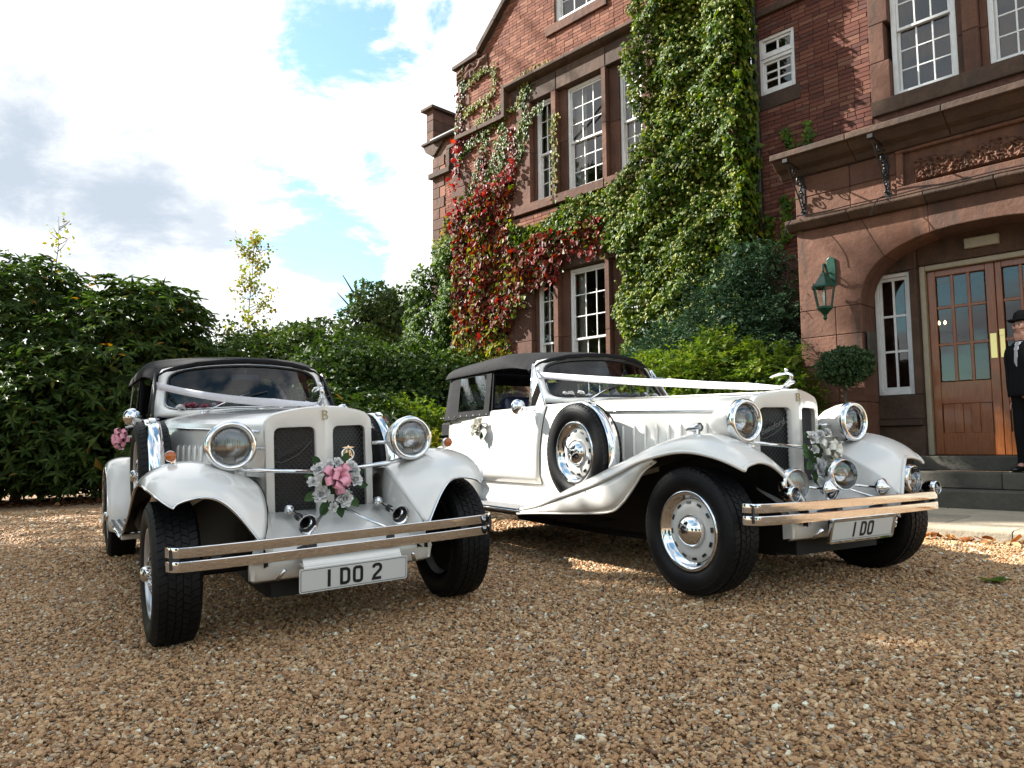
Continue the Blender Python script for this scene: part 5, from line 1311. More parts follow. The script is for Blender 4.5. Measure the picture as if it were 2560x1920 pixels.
def lamp_unit(parent, name, c, rim, depth, pod=None, d=(1, 0, 0), flutes=0, inner=.74, domed=.16, bodymat='paint'):
    """headlamp: body, chrome rim, reflector, lens"""
    t = empty(name, parent, c); M = axisM((0, 0, 0), d); r = rim
    if pod: MB().lathe([(r * .90, -.004), (r * .93, -.03), (r * .86, -depth * .35), (r * .66, -depth * .65), (r * .36, -depth * .88), (r * .12, -depth * .98), (.0005, -depth)], 40, M).obj('lamp_body', MT[bodymat], t, smooth=True)
    MB().lathe([(r * .93, -.022), (r * 1.0, -.014), (r * 1.0, .006), (r * .96, .022), (r * .87, .030), (r * (inner + .05), .024), (r * inner, .012), (r * inner, -.006)], 56, M).obj('rim', MT['chrome'], t, smooth=True)
    MB().lathe([(r * inner, .0), (r * inner * .85, -r * .30), (r * inner * .5, -r * .52), (.0005, -r * .60)], 40, M).obj('reflector', MT['reflector'], t, smooth=True)
    MB().lathe([(.0005, -r * .22), (r * .10, -r * .24), (r * .12, -r * .34), (r * .05, -r * .58)], 16, M).obj('bulb', MT['lampglass'], t, smooth=True)
    m = MB(); prof = [(r * inner * math.sin(a * 1.5708 / 8), .004 + r * domed * math.cos(a * 1.5708 / 8)) for a in range(9)]; prof[0] = (.0005, prof[0][1])
    m.lathe(prof, 48, M); o = m.obj('lens', MT['flutedlens' if flutes else 'lens'], t, smooth=True)
    return t
def fluted():
    m = bpy.data.materials.new('fluted_lens'); m.use_nodes = True; nt = m.node_tree; nt.nodes.clear()
    o = nd(nt, 'ShaderNodeOutputMaterial'); t = nd(nt, 'ShaderNodeBsdfTransparent'); t.inputs[0].default_value = (.90, .93, .94, 1)
    g = nd(nt, 'ShaderNodeBsdfGlossy', i_Roughness=.04); df = nd(nt, 'ShaderNodeBsdfDiffuse'); df.inputs[0].default_value = (.2, .21, .21, 1)
    tc_ = nd(nt, 'ShaderNodeTexCoord'); wv = nd(nt, 'ShaderNodeTexWave', i_Scale=28.0); wv.bands_direction = 'Y'; nt.links.new(tc_.outputs['Object'], wv.inputs['Vector'])
    bp = nd(nt, 'ShaderNodeBump', i_Strength=.35, i_Distance=.003); nt.links.new(wv.outputs['Fac'], bp.inputs['Height']); nt.links.new(bp.outputs[0], g.inputs['Normal'])
    fr = nd(nt, 'ShaderNodeFresnel', i_IOR=1.5); nt.links.new(bp.outputs[0], fr.inputs['Normal']); a = nd(nt, 'ShaderNodeMath', operation='ADD', use_clamp=True); a.inputs[1].default_value = .12; nt.links.new(fr.outputs[0], a.inputs[0])
    m1 = nd(nt, 'ShaderNodeMixShader', i_Fac=.05); nt.links.new(t.outputs[0], m1.inputs[1]); nt.links.new(df.outputs[0], m1.inputs[2])
    m2 = nd(nt, 'ShaderNodeMixShader'); nt.links.new(a.outputs[0], m2.inputs[0]); nt.links.new(m1.outputs[0], m2.inputs[1]); nt.links.new(g.outputs[0], m2.inputs[2]); nt.links.new(m2.outputs[0], o.inputs[0]); return m
MT['reflector'] = simple('lamp_reflector', (.55, .56, .57), .12, 1.0); MT['wire'] = simple('dull_wire', (.12, .12, .12), .5, .5); MT['flutedlens'] = fluted(); MT['lampglass'] = simple('frosted_bulb', (.7, .7, .68), .2)
def text_mesh(body, size, mat, shear=0, extrude=.002, bold=.0):
    cu = bpy.data.curves.new('lettering', 'FONT'); cu.body = body; cu.size = size; cu.shear = shear; cu.extrude = extrude; cu.offset = bold; cu.align_x = 'CENTER'; cu.align_y = 'CENTER'
    o = bpy.data.objects.new('lettering_tmp', cu); COL.objects.link(o)
    dg = bpy.context.evaluated_depsgraph_get(); me = bpy.data.meshes.new_from_object(o.evaluated_get(dg)); bpy.data.objects.remove(o); bpy.data.curves.remove(cu)
    me.name = 'lettering'; me.materials.clear(); me.materials.append(MT[mat]); return me
GLY = {   # plate characters in a 50 x 79 cell, drawn as strokes
    'I': ([[(7, 0), (7, 79)]], 14, False), 
    'D': ([[(7, 7), (7, 72), (30, 72), (38, 68), (42, 60), (42, 19), (38, 11), (30, 7), (7, 7)]], 50, False),
    'O': ([[(16, 7), (9, 11), (7, 19), (7, 60), (9, 68), (16, 72), (34, 72), (41, 68), (43, 60), (43, 19), (41, 11), (34, 7), (16, 7)]], 50, False),
    '2': ([[(6, 58), (9, 67), (17, 72), (33, 72), (41, 66), (43, 56), (40, 46), (12, 20), (7, 7), (45, 7)]], 50, False)}
def number_plate(parent, txt, c, tilt, name='number_plate', frame='plate'):
    W, H = .520, .111
    M = frameM(c, (0, 1, 0), (-math.sin(tilt), 0, math.cos(tilt)), (math.cos(tilt), 0, math.sin(tilt)))
    t = empty(name, parent)
    def rr(w, h, r, n=4):
        out = []
        for cx_, cy_, a0 in ((w - r, h - r, 0), (-w + r, h - r, 90), (-w + r, -h + r, 180), (w - r, -h + r, 270)):
            for i in range(n + 1): a = R(a0 + 90 * i / n); out.append((cx_ + r * math.cos(a), cy_ + r * math.sin(a)))
        return out
    MB().prism(rr(W / 2, H / 2, .009), -.004, 0, M).obj('plate', MT['plate'], t)
    b = rr(W / 2 - .007, H / 2 - .007, .007)
    MB().stroke(b, .0022, .0004, .0010, M, closed=True).obj('border', MT['ink'], t, fixn=True)
    if frame != 'plate': MB().stroke(rr(W / 2 + .004, H / 2 + .004, .01), .012, -.012, .004, M, closed=True).obj('plate_surround', MT['chrome'], t)
    ws_ = [GLY[ch][1] if ch != ' ' else 22 for ch in txt]; tot = sum(ws_) + 11 * (len(txt) - 1); x = -tot / 2
    for ch, w in zip(txt, ws_):
        if ch != ' ':
            m = MB()
            for st_ in GLY[ch][0]: m.stroke([((x + p[0]) * .001, (p[1] - 39.5) * .001) for p in st_], .014, .0006, .0016, M)
            if ch == 'D':
                for yy in (7, 72): m.stroke([((x + 1) * .001, (yy - 39.5) * .001), ((x + 14) * .001, (yy - 39.5) * .001)], .014, .0006, .0015, M)
            m.obj('character', MT['ink'], t)
        x += w + 11
    return t

def build_car(kind, pose, label):
    x, y, th, z, al, be = pose
    root = empty('vintage_wedding_car', None)
    root.matrix_world = Matrix.Translation((x, y, z)) @ Matrix.Rotation(th, 4, 'Z') @ Matrix.Rotation(al, 4, 'X') @ Matrix.Rotation(be, 4, 'Y')
    tag(root, label, 'car', 'white vintage style wedding cars')
    Lc = kind == 'L'
    # chassis and dark underside
    m = MB(); m.box(-3.35, .30, -.34, .34, .20, .44); m.box(-3.3, -1.2, -.60, .60, .26, .40); m.box(-.30, .16, -.33, .33, .18, .45)
    m.obj('chassis', MT['black'], root)
    for ax in (0, -3.05): MB().tube([(ax, -.70, .33), (ax, .70, .33)], .04, 8).obj('axle', MT['black'], root)
    m = MB(); m.tube([(-.7, -.2, .17), (-1.5, -.22, .16), (-2.6, -.25, .18)], .03, 8).obj('exhaust', MT['darkmetal'], root)
    for s in (1, -1):
        wheel('front_wheel', root, (0, .73 * s, .332), s, 'wire' if Lc else 'steel')
        wheel('rear_wheel', root, (-3.05, .73 * s, .332), s, 'wire' if Lc else 'steel')
        # front wing
        rows = fender_rows(s)
        o = MB().loft(rows if s < 0 else [r[::-1] for r in rows]).obj('front_wing', MT['paint'], root, smooth=True, subsurf=2, fixn=False)
        o.data.materials.append(MT['black'])
        md = o.modifiers.new('solid', 'SOLIDIFY'); md.thickness = .008; md.offset = -1; md.material_offset = 1; md.material_offset_rim = 0
        lip = [r[-1] for r in rows] ; front = rows[-1][::-1]
        path = cr(lip[:-1] + [Vector((.347, .757 * s, .652))] + [Vector((p.x, p.y, p.z)) for p in front[1:]], 4)
        MB().tube(path, .0045 if Lc else .010, 8).obj('wing_bead', MT['chrome' if Lc else 'paint'], o, smooth=True)
        # inner wing panel that closes the wheel bay
        pan = [[Vector((r[0].x, r[0].y, r[0].z)) for r in rows], [Vector((r[0].x, r[0].y, .30 if r[0].x < .3 else .36)) for r in rows]]
        MB().loft(pan).obj('inner_wing', MT['black'], root, fixn=False)
        # painted inner valance between wing, radiator and apron
        fr_ = [r[0] for r in rows[5:]]; az_ = [np.interp(p.x, [-.36, .03, .10, .20, .30, .355, .42], [.52, .545, .51, .475, .44, .41, .36]) for p in fr_]
        MB().loft([[p + Vector((0, -.002 * s, .002)) for p in fr_], [Vector((p.x, p.y - .02 * s, lerp(p.z, z_, .5))) for p, z_ in zip(fr_, az_)], [Vector((p.x, p.y - .02 * s, min(z_, p.z))) for p, z_ in zip(fr_, az_)]]).obj('wing_valance', MT['paint'], o, smooth=True, fixn=False)
        MB().loft([[p + Vector((0, 0, .001)) for p in fr_[:3]], [Vector((p.x, .275 * s, p.z - .012)) for p in fr_[:3]]]).obj('wing_fillet', MT['paint'], o, smooth=True, fixn=False)
        if not Lc:
            bead = [r[-1] for r in rows[:7]]
            low = [(-1.70, .30), (-1.40, .325), (-1.02, .350), (-.66, .382), (-.535, .43), (-.415, .535), (-.325, .628), (-.215, .690)]
            top = [Vector((p[0], 0, np.interp(p[0], [b.x for b in bead], [b.z for b in bead]) - .006)) for p in low]
            top = [Vector((t_.x, (np.interp(t_.x, [b.x for b in bead], [abs(b.y) for b in bead]) - .010) * s, t_.z)) for t_ in top]
            bot = cr([(p[0], .822 * s, min(p[1], t_.z)) for p, t_ in zip(low, top)], 3); tp_ = cr(top, 3)
            MB().loft([tp_, [a.lerp(b, .5) + Vector((0, .006 * s, 0)) for a, b in zip(tp_, bot)], bot]).obj('wing_skirt', MT['paint'], o, smooth=True, solid=.006, fixn=False)
            MB().tube(bot, .008, 8).obj('skirt_bead', MT['paint'], o, smooth=True)
            for q in (-1.35, -.85, -.42, -.24):
                zq = np.interp(q, [b.x for b in bead], [b.z for b in bead]) - .028
                MB().lathe([(.006, 0), (.005, .004), (.0005, .005)], 8, axisM((q, .835 * s, zq), (0, s, 0))).obj('screw', MT['chrome'], o)
        # running board
        MB().box(-2.86, -1.655, min(.60 * s, .82 * s), max(.60 * s, .82 * s), .295, .332).obj('running_board', MT['paint' if Lc else 'tread'], root, bevel=.008)
        for q in range(5): MB().box(-2.84, -1.66, *(sorted(((.635 + .042 * q) * s, (.635 + .042 * q + (.018 if Lc else .034)) * s))), .332, .342).obj('tread_strip', MT['tread'], root, bevel=.003, seg=1)
        MB().tube([(-2.86, .825 * s, .318), (-1.66, .825 * s, .318)], .010, 8).obj('board_trim', MT['chrome'], root, smooth=True)
        # sill between body and running board
        rows_ = []
        for xx in (-2.95, -2.6, -2.2, -1.8, -1.6, -1.40):
            yb = side_y(xx, .48); rows_.append([(xx, s * (yb + .0), .485), (xx, s * (yb - .02), .455), (xx, s * (yb - .005), .42), (xx, s * (yb + .03), .37), (xx, s * (yb + .02), .325)])
        MB().loft(rows_).obj('sill', MT['paint'], root, smooth=True, fixn=False)
        # rear wing
        rows_ = []
        for i in range(13):
            a = R(lerp(196, -32, i / 12)); cx_, cz_ = -3.02, .36
            rr_ = lerp(.44, .46, i / 12)
            def pt(yy, dr): return Vector((cx_ - math.cos(R(180) - a) * (rr_ + dr) * -1 * 1, yy * s, cz_ + math.sin(a) * (rr_ + dr)))
            ca, sa = math.cos(a), math.sin(a)
            def q(yy, dr): return Vector((cx_ - ca * (rr_ + dr), yy * s, cz_ + sa * (rr_ + dr)))
            rows_.append([q(.58, -.01), q(.66, .0), q(.73, .0), q(.79, -.012), q(.825, -.04), q(.838, -.075)])
        o2 = MB().loft(rows_).obj('rear_wing', MT['paint'], root, smooth=True, subsurf=1, fixn=False)
        md = o2.modifiers.new('solid', 'SOLIDIFY'); md.thickness = .008; md.offset = 0
        MB().tube([r[-1] for r in rows_], .006, 6).obj('wing_bead', MT['chrome' if Lc else 'paint'], o2, smooth=True)
        # spare wheel in the wing
        sp = wheel('spare_wheel', root, (-1.06, .70 * s, .735), s, 'wire' if Lc else 'steel', .322, .18, .2085)
        F = Matrix.Translation((-1.06, .70 * s, .735)) @ Matrix.Rotation(R(-90 * s), 4, 'X')
        bo = MB().lathe([(.325, -.040), (.333, -.040), (.335, 0), (.333, .040), (.325, .040)], 72, F).obj('spare_band', MT['chrome'], root, smooth=True)
        MB().box(-.022, .022, -.02, .02, .325, .352, Matrix.Translation((-1.06, .70 * s, .735)) @ Matrix.Rotation(.35, 4, 'Y')).obj('band_clamp', MT['chrome'], bo, bevel=.006)
        # mirror
        mr_ = empty('door_mirror', root); mc_ = (-1.78, .735 * s, 1.10) if Lc else (-1.745, .775 * s, 1.068)
        MB().lathe([(.0005, .010), (.056, .012), (.060, 0), (.056, -.018), (.04, -.040), (.015, -.055), (.0005, -.058)], 32, axisM(mc_, (-1, 0, 0))).obj('mirror_bowl', MT['chrome'], mr_, smooth=True)
        MB().tube([(-1.76, .735 * s, 1.06), (-1.72, .725 * s, 1.02), (-1.65, .69 * s, .985)] if Lc else [(-1.73, .75 * s, 1.06), (-1.72, .70 * s, 1.05), (-1.71, .655 * s, 1.045)], .007, 6).obj('mirror_stalk', MT['chrome'], mr_, smooth=True)
        # body side with the door as its own panel
        def sheet_(x0, x1, z0, z1, off, nx=10, nz=8, fx0=None):
            rws = []
            for j in range(nz + 1):
                zz = lerp(z0, z1, j / nz); row = []
                for i in range(nx + 1):
                    xa = fx0(zz) if fx0 else x0; xx = lerp(xa, x1, i / nx); row.append((xx, s * (side_y(xx, zz) + off), zz))
                rws.append(row)
            return rws
        MB().loft(sheet_(-3.46, -1.36, .42, 1.078, 0, 22, 9)).obj('body_side', MT['paint'], root, smooth=True, fixn=False)
        dr_ = MB().loft(sheet_(-2.60, -1.6, .505, 1.070, .006, 12, 8, lambda zz: np.interp(zz, [.5, .80, 1.07], [-1.655, -1.625, -1.575]) )).obj('door', MT['paint'], root, smooth=True, fixn=False)
        # (door spans from its curved front edge back to x=-2.60)
        rws = []
        for j in range(9):
            zz = lerp(.505, 1.070, j / 8); xa = float(np.interp(zz, [.5, .80, 1.07], [-1.655, -1.625, -1.575])); rws.append([(lerp(xa, -2.60, i / 12), s * (side_y(lerp(xa, -2.60, i / 12), zz) + .006), zz) for i in range(13)])
        dr_.data.clear_geometry(); dr_.data.from_pydata([p for r in rws for p in r], [], [(a * 13 + b, a * 13 + b + 1, (a + 1) * 13 + b + 1, (a + 1) * 13 + b) for a in range(8) for b in range(12)])
        dr_.data.polygons.foreach_set('use_smooth', [True] * len(dr_.data.polygons))
        md = dr_.modifiers.new('solid', 'SOLIDIFY'); md.thickness = .012; md.offset = 0
        edge = [Vector(r[0]) + Vector((.003, .0, 0)) for r in rws]; MB().tube([Vector((p.x, p.y - .004 * s, p.z)) for p in edge] , .0035, 5).obj('shut_line', MT['ink'], dr_)
        MB().tube([Vector((p[0], p[1] - .004 * s, p[2] - .003)) for p in rws[0]], .0035, 5).obj('shut_line', MT['ink'], dr_)
        MB().tube(cr([(-2.50, s * .690, .965), (-2.46, s * .712, .968), (-2.40, s * .712, .968), (-2.36, s * .690, .965)], 4), .008, 8).obj('door_handle', MT['chrome'], dr_, smooth=True)
        # belt rail, vent frame and glass
        MB().tube([(-1.62, .640 * s, 1.072), (-2.40, .648 * s, 1.072)], .007, 6).obj('waist_trim', MT['chrome' if not Lc else 'seal'], root, smooth=True)
        vf = empty('quarterlight', root)
        MB().tube([(-1.80, .640 * s, 1.07), (-1.83, .585 * s, 1.40)], .009, 8).obj('frame_bar', MT['chrome' if not Lc else 'seal'], vf, smooth=True)
        MB().tube([(-1.60, .632 * s, 1.075), (-1.82, .588 * s, 1.40)], .008, 8).obj('frame_bar', MT['chrome' if not Lc else 'seal'], vf, smooth=True)
        MB().add([(-1.61, .632 * s, 1.075), (-1.80, .638 * s, 1.075), (-1.825, .588 * s, 1.39)], [(0, 1, 2)]).obj('pane', MT['glass'], vf, fixn=False)
        # bonnet side louvres and trim
        for i in range(11):
            xx = -1.04 + .084 * i
            p0, p1 = bonnet(xx, .655), bonnet(xx, .80)
            yb = lambda zz: float(np.interp(zz, [p1.z, p0.z], [p1.y, p0.y])) + .002
            MB().tube([(xx, s * yb(.90), .905), (xx + .003, s * (yb(.885) + .004), .885), (xx + .004, s * (yb(.80) + .006), .80), (xx + .004, s * (yb(.70) + .006), .70), (xx + .003, s * yb(.66), .66)], [.003, .010, .011, .011, .008], 8).obj('louvre', MT['paint'], root, smooth=True)
        MB().tube([Vector((bonnet(xx, .62).x, s * (bonnet(xx, .62).y + .004), bonnet(xx, .62).z)) for xx in np.linspace(-1.06, -.05, 8)], .0075, 6).obj('bonnet_trim', MT['chrome'], root, smooth=True)
        # headlamps and their bar
        hl = lamp_unit(root, 'headlamp', (.10, .467 * s, .904), .121, .25, True, (1, .0, 0), flutes=Lc)
        MB().tube([(.05, .467 * s, .80), (.03, .467 * s, .835)], [.05, .035], 16).obj('lamp_foot', MT['paint'], hl, smooth=True).matrix_local = Matrix.Translation((-.10, -.467 * s, -.904))
        MB().tube([(.03, .385 * s, .885), (.0, .285 * s, .885)], .009, 8).obj('lamp_stay', MT['chrome'], root, smooth=True)
        MB().tube([(.085, .46 * s, .792), (.115, .30 * s, .775), (.150, .0 + .004 * s, .752)], .0105, 10).obj('lamp_bar', MT['chrome'], root, smooth=True)
        # sidelights on the wings
        sl = empty('sidelight', root)
        if Lc:
            MB().lathe([(.012, -.05), (.024, -.035), (.027, -.004), (.026, .006)], 24, axisM((.035, .725 * s, .868), (1, 0, 0))).obj('lamp_body', MT['chrome'], sl, smooth=True)
            MB().lathe([(.024, .002), (.024, .012), (.018, .020), (.0005, .023)], 24, axisM((.035, .725 * s, .868), (1, 0, 0))).obj('lens', MT['amber'], sl, smooth=True)
        else:
            MB().lathe([(.002, -.105), (.012, -.09), (.020, -.05), (.025, -.005), (.024, .006)], 24, axisM((.0, .70 * s, .872), (1, 0, .1))).obj('lamp_body', MT['chrome'], sl, smooth=True)
            MB().lathe([(.022, .0), (.021, .010), (.012, .016), (.0005, .018)], 24, axisM((.0, .70 * s, .872), (1, 0, .1))).obj('lens', MT['lens'], sl, smooth=True)
            MB().lathe([(.019, -.002), (.0005, -.004)], 20, axisM((.0, .70 * s, .872), (1, 0, .1))).obj('reflector', MT['silver'], sl)
        MB().tube([(.0 if not Lc else .02, .71 * s, .835), (.0 if not Lc else .02, .71 * s, .86)], .012, 8).obj('lamp_foot', MT['chrome'], sl)
        # hood side: quarter panel with clear window
        hs = empty('hood_side', root)
        def hy(zz): return float(np.interp(zz, [1.03, 1.42, 1.50], [.672, .628, .60]))
        def hx(xx, zz): return xx
        m = MB()
        for a, b, c, d_ in ((-2.975, -2.385, 1.035, 1.085), (-2.975, -2.385, 1.378, 1.41), (-2.475, -2.385, 1.085, 1.378), (-2.975, -2.945, 1.085, 1.378)):
            m.loft([[(lerp(a, b, i / 4), s * hy(zz), zz) for i in range(5)] for zz in (c, (c + d_) / 2, d_)])
        rear = []
        for zz in (1.02, 1.12, 1.22, 1.32, 1.41):
            xe = float(np.interp(zz, [1.02, 1.45], [-3.47, -3.335])); w_ = hy(zz)
            rear.append([(-2.97, s * w_, zz), (-3.10, s * (w_ - .004), zz), (lerp(-3.10, xe, .45), s * (w_ - .025), zz), (lerp(-3.10, xe, .85), s * (w_ - .09), zz), (xe, s * (w_ - .20), zz)])
        m.loft(rear); m.obj('side_panel', MT['canvas'], hs, smooth=True, fixn=False)
        MB().loft([[(lerp(-2.945, -2.475, i / 8), s * (hy(zz) - .003 + .004 * math.sin(i * 1.3 + zz * 20)), zz) for i in range(9)] for zz in np.linspace(1.085, 1.378, 7)]).obj('clear_window', MT['vinylwin'], hs, smooth=True, fixn=False)
        for q in range(9):
            xq = -3.36 + .118 * q; zq = 1.048
            MB().lathe([(.008, 0), (.007, .005), (.0005, .007)], 10, axisM((xq, s * (hy(zq) + .002 - (.035 if xq < -3.25 else 0.004 if xq < -3.05 else 0)), zq), (0, s, 0))).obj('press_stud', MT['chrome'], hs)
        # door pillar in canvas and the header flap above the door glass
        MB().loft([[(-2.44, s * .640, 1.06), (-2.44, s * .61, 1.40)], [(-2.36, s * .632, 1.06), (-2.37, s * .602, 1.40)]]).obj('hood_post', MT['canvas'], hs, solid=.02)
    # scuttle and bonnet
    xsn = [-.015, -.15, -.4, -.7, -1.0, -1.25, -1.42, -1.50]
    rows_ = []
    for xx in xsn:
        half = [bonnet(xx, a / 24) for a in range(25)]
        rows_.append([Vector((p.x, -p.y, p.z)) for p in half[::-1]] + half[1:])
    MB().loft(rows_).obj('bonnet', MT['paint'], root, auto=38, fixn=False)
    MB().tube([(xx, 0, bonnet(xx, 0).z + .001) for xx in xsn[:-1]], .004, 6).obj('bonnet_hinge', MT['paint'], root, smooth=True)
    # scuttle top under the windscreen
    rws = []
    for u in np.linspace(-1.12, 1.12, 21):
        p = ws(max(-1, min(1, u)), -.10); yy = .66 * u / 1.12
        b = bonnet(-1.40, 0); zc_ = np.interp(abs(yy), [0, .21, .42, .56, .61, .66], [1.129, 1.124, 1.098, 1.074, 1.05, 1.0])
        rws.append([(-1.39, yy * .965, zc_), (-1.46 - .10 * u * u, yy * .985, zc_ + .006), (p.x - .03 - (.02 if abs(u) > 1 else 0), yy, max(p.z - .005, zc_) if abs(u) < 1 else 1.06)])
    MB().loft(rws).obj('scuttle', MT['paint'], root, smooth=True, fixn=False)
    # radiator shell, mesh grilles and badges
    sh = empty('radiator_shell', root)
    for s in (1, -1):
        c0 = (.1435, .757); inner, outer = [], []; ths = sorted([2 * math.pi * i / 110 for i in range(110)] + [math.atan2(a - c0[1], b - c0[0]) % (2 * math.pi) for a, b in ((.46, .283), (.46, 0), (1.00, .283), (1.09, 0))])
        for th_ in ths:
            inner.append(rrect(c0, (.0985, .2275), .032, th_))
            lo, hi = 0, 2; d = (math.cos(th_), math.sin(th_))
            for _ in range(40):
                mm = (lo + hi) / 2; yy, zz = c0[0] + d[0] * mm, c0[1] + d[1] * mm
                if 0 <= yy <= .283 and .46 <= zz <= shell_top(yy): lo = mm
                else: hi = mm
            outer.append((c0[0] + d[0] * lo, c0[1] + d[1] * lo))
        def mp_(p, dx): return Vector((xf(p[0]) + dx, p[0] * s, p[1]))
        bev = [(p[0] + (q[0] - p[0]) * .10, p[1] + (q[1] - p[1]) * .10) for p, q in zip(inner, outer)]
        obev = [(q[0] - (q[0] - p[0]) * .07, q[1] - (q[1] - p[1]) * .07) for p, q in zip(inner, outer)]
        mid_ = [q[0] < .002 for q in outer]
        rows_ = [[mp_(p, -.035) for p in inner], [mp_(p, -.004) for p in inner], [mp_(p, 0) for p in bev], [mp_(q if e_ else p, 0) for p, q, e_ in zip(obev, outer, mid_)], [mp_(p, 0 if e_ else -.010) for p, e_ in zip(outer, mid_)], [mp_(p, 0) if e_ else Vector((-.03, p[0] * s, p[1])) for p, e_ in zip(outer, mid_)]]
        MB().loft(rows_, True).obj('shell_half', MT['paint'], sh, auto=50, fixn=False)
        MB().add([Vector((xf(.045) - .05, .03 * s, .51)), Vector((xf(.26) - .05, .26 * s, .51)), Vector((xf(.26) - .05, .26 * s, 1.0)), Vector((xf(.03) - .05, .03 * s, 1.0))], [(0, 1, 2, 3)]).obj('grille_back', MT['ink'], sh, fixn=False)
        m = MB(); y0, y1, z0, z1 = .043, .245, .527, .988
        if Lc:
            nc, pz = 17, .023; cw = (y1 - y0) / nc
            for i in range(nc + 1):
                pts = []; k = 0; zz = z0
                while zz <= z1:
                    sg = 1 if k % 2 else -1
                    for dz, fr_ in ((0, 1), (pz * .35, 1)):
                        yy = y0 + cw * i + sg * cw * .42 * (1 if i % 2 else -1); pts.append((yy, zz + dz))
                    zz += pz * .62; k += 1
                pts = [(min(max(p[0], y0), y1), min(p[1], z1)) for p in pts]
                m.tube([Vector((xf(p[0]) - .028, p[0] * s, p[1])) for p in pts], .0013, 4, False)
        else:
            nr, py = 34, .020; ch_ = (z1 - z0) / nr
            for i in range(nr + 1):
                pts = []; k = 0; yy = y0
                while yy <= y1:
                    sg = 1 if k % 2 else -1
                    for dy in (0, py * .3): pts.append((yy + dy, z0 + ch_ * i + sg * ch_ * .42 * (1 if i % 2 else -1)))
                    yy += py * .55; k += 1
                m.tube([Vector((xf(p[0]) - .028, min(p[0], y1) * s, min(max(p[1], z0), z1))) for p in pts], .0012, 4, False)
        tag(m.obj('grille_mesh', MT['wire'], sh, fixn=False), kind='stuff')
    # flowing maker's script with underline on one grille
    ang_ = R(-16.7)
    M = frameM((xf(.15) - .018, -.155, .872), (math.sin(-ang_) , math.cos(ang_), 0), (0, 0, 1), (math.cos(ang_), -math.sin(-ang_), 0)) @ Matrix.Rotation(R(24), 4, 'Z')
    o = link('script_badge', text_mesh('Beauford', .046, 'darkmetal' if Lc else 'wire', .35, .002, .0008), sh, M)
    MB().tube([M @ Vector((lerp(-.10, .105, i / 10), -.034 + .030 * (i / 10) ** 2 - .012 * math.sin(math.pi * i / 10) - (.016 if i == 0 else 0) * -1, 0)) for i in range(11)], .0024, 6).obj('script_underline', MT['wire'], sh)
    MBm = frameM((xf(0) + .001, 0, 1.042), (0, 1, 0), (0, 0, 1), (1, 0, 0)); m = MB(); sc_ = .00052
    for pts, w_ in (([(-22, -42), (-22, 42)], 10), ([(-34, 42), (4, 42), (20, 34), (22, 20), (14, 6), (0, 2), (-22, 2)], 6), ([(0, 2), (18, -4), (27, -20), (22, -36), (4, -42), (-34, -42)], 6)):
        m.stroke([(a * sc_, b * sc_) for a, b in pts], w_ * sc_, 0, .004, MBm)
    m.obj('letter_badge', MT['gold'], sh, fixn=True)
    # mascot: flying figure leaning forward with arms swept back
    mc = empty('mascot', root)
    MB().lathe([(.030, 0), (.028, .006), (.014, .012), (.0005, .013)], 24, Matrix.Translation((.0, 0, 1.088))).obj('cap', MT['chrome'], mc, smooth=True)
    m = MB(); m.tube(cr([(-.035, 0, 1.098), (.0, 0, 1.118), (.030, 0, 1.140), (.046, 0, 1.165), (.036, 0, 1.182), (.018, 0, 1.188)], 4), [.006, .007, .008, .009, .010, .0105, .011, .011, .010, .0095, .010, .0115, .013, .013, .012, .010, .008, .007, .006, .006, .006], 10)
    for sg in (1, -1):
        m.tube(cr([(.022, .012 * sg, 1.186), (-.02, .020 * sg, 1.186), (-.07, .014 * sg, 1.180), (-.105, .006 * sg, 1.172)], 3), [.006, .0055, .005, .005, .005, .0048, .0045, .004, .0035, .003], 6)
        m.tube(cr([(.035, .006 * sg, 1.142), (.060, .007 * sg, 1.132), (.030, .008 * sg, 1.118), (.008, .008 * sg, 1.104)], 3), [.007, .007, .0065, .006, .006, .0055, .005, .005, .0045, .004], 6)
    m.obj('figure', MT['chrome'], mc, smooth=True)
    MB().lathe([(.0005, -.013), (.008, -.010), (.0115, 0), (.010, .008), (.0005, .014)], 14, Matrix.Translation((.012, 0, 1.203))).obj('head', MT['chrome'], mc, smooth=True)
    # apron between the wings
    rws = []
    for xx, zz, hw in ((.03, .555, .33), (.10, .520, .355), (.20, .485, .38), (.30, .450, .405), (.355, .415, .43), (.375, .36, .45), (.365, .30, .44), (.33, .285, .42)):
        rws.append([(xx - .05 * (i / 6) ** 2 * .3, hw * i / 6, zz) for i in range(-6, 7)])
    MB().loft(rws).obj('front_apron', MT['paint'], root, smooth=True, solid=.006, fixn=False)
    for s in (1, -1): MB().prism([(.30, .40), (.37, .40), (.36, .30), (.30, .29)], .425, .44, Matrix(((1, 0, 0, 0), (0, 0, s, 0), (0, 1, 0, 0), (0, 0, 0, 1)))).obj('apron_side', MT['paint'], root)
    # bumper
    bp_ = empty('front_bumper', root)
    bx_ = lambda yy: float(np.interp(abs(yy), [0, .45, .62, .70, .745, .775, .79], [.470, .462, .452, .443, .432, .405, .360]))
    for z0_, z1_ in ((.390, .434), (.449, .493)):
        rws = []
        for yy in np.concatenate([np.linspace(-.79, -.69, 9), np.linspace(-.6, .6, 9), np.linspace(.69, .79, 9)]):
            xx = bx_(yy); zm_ = (z0_ + z1_) / 2
            rws.append([(xx - .006, yy, z0_), (xx - .001, yy, z0_), (xx - .0005, yy, z0_ + .003), (xx + .0018, yy, zm_), (xx + .0026, yy, z1_ - .003), (xx + .0005, yy, z1_), (xx - .006, yy, z1_)])
        MB().loft(rws, True, True).obj('bumper_bar', MT['chrome'], bp_, auto=32)
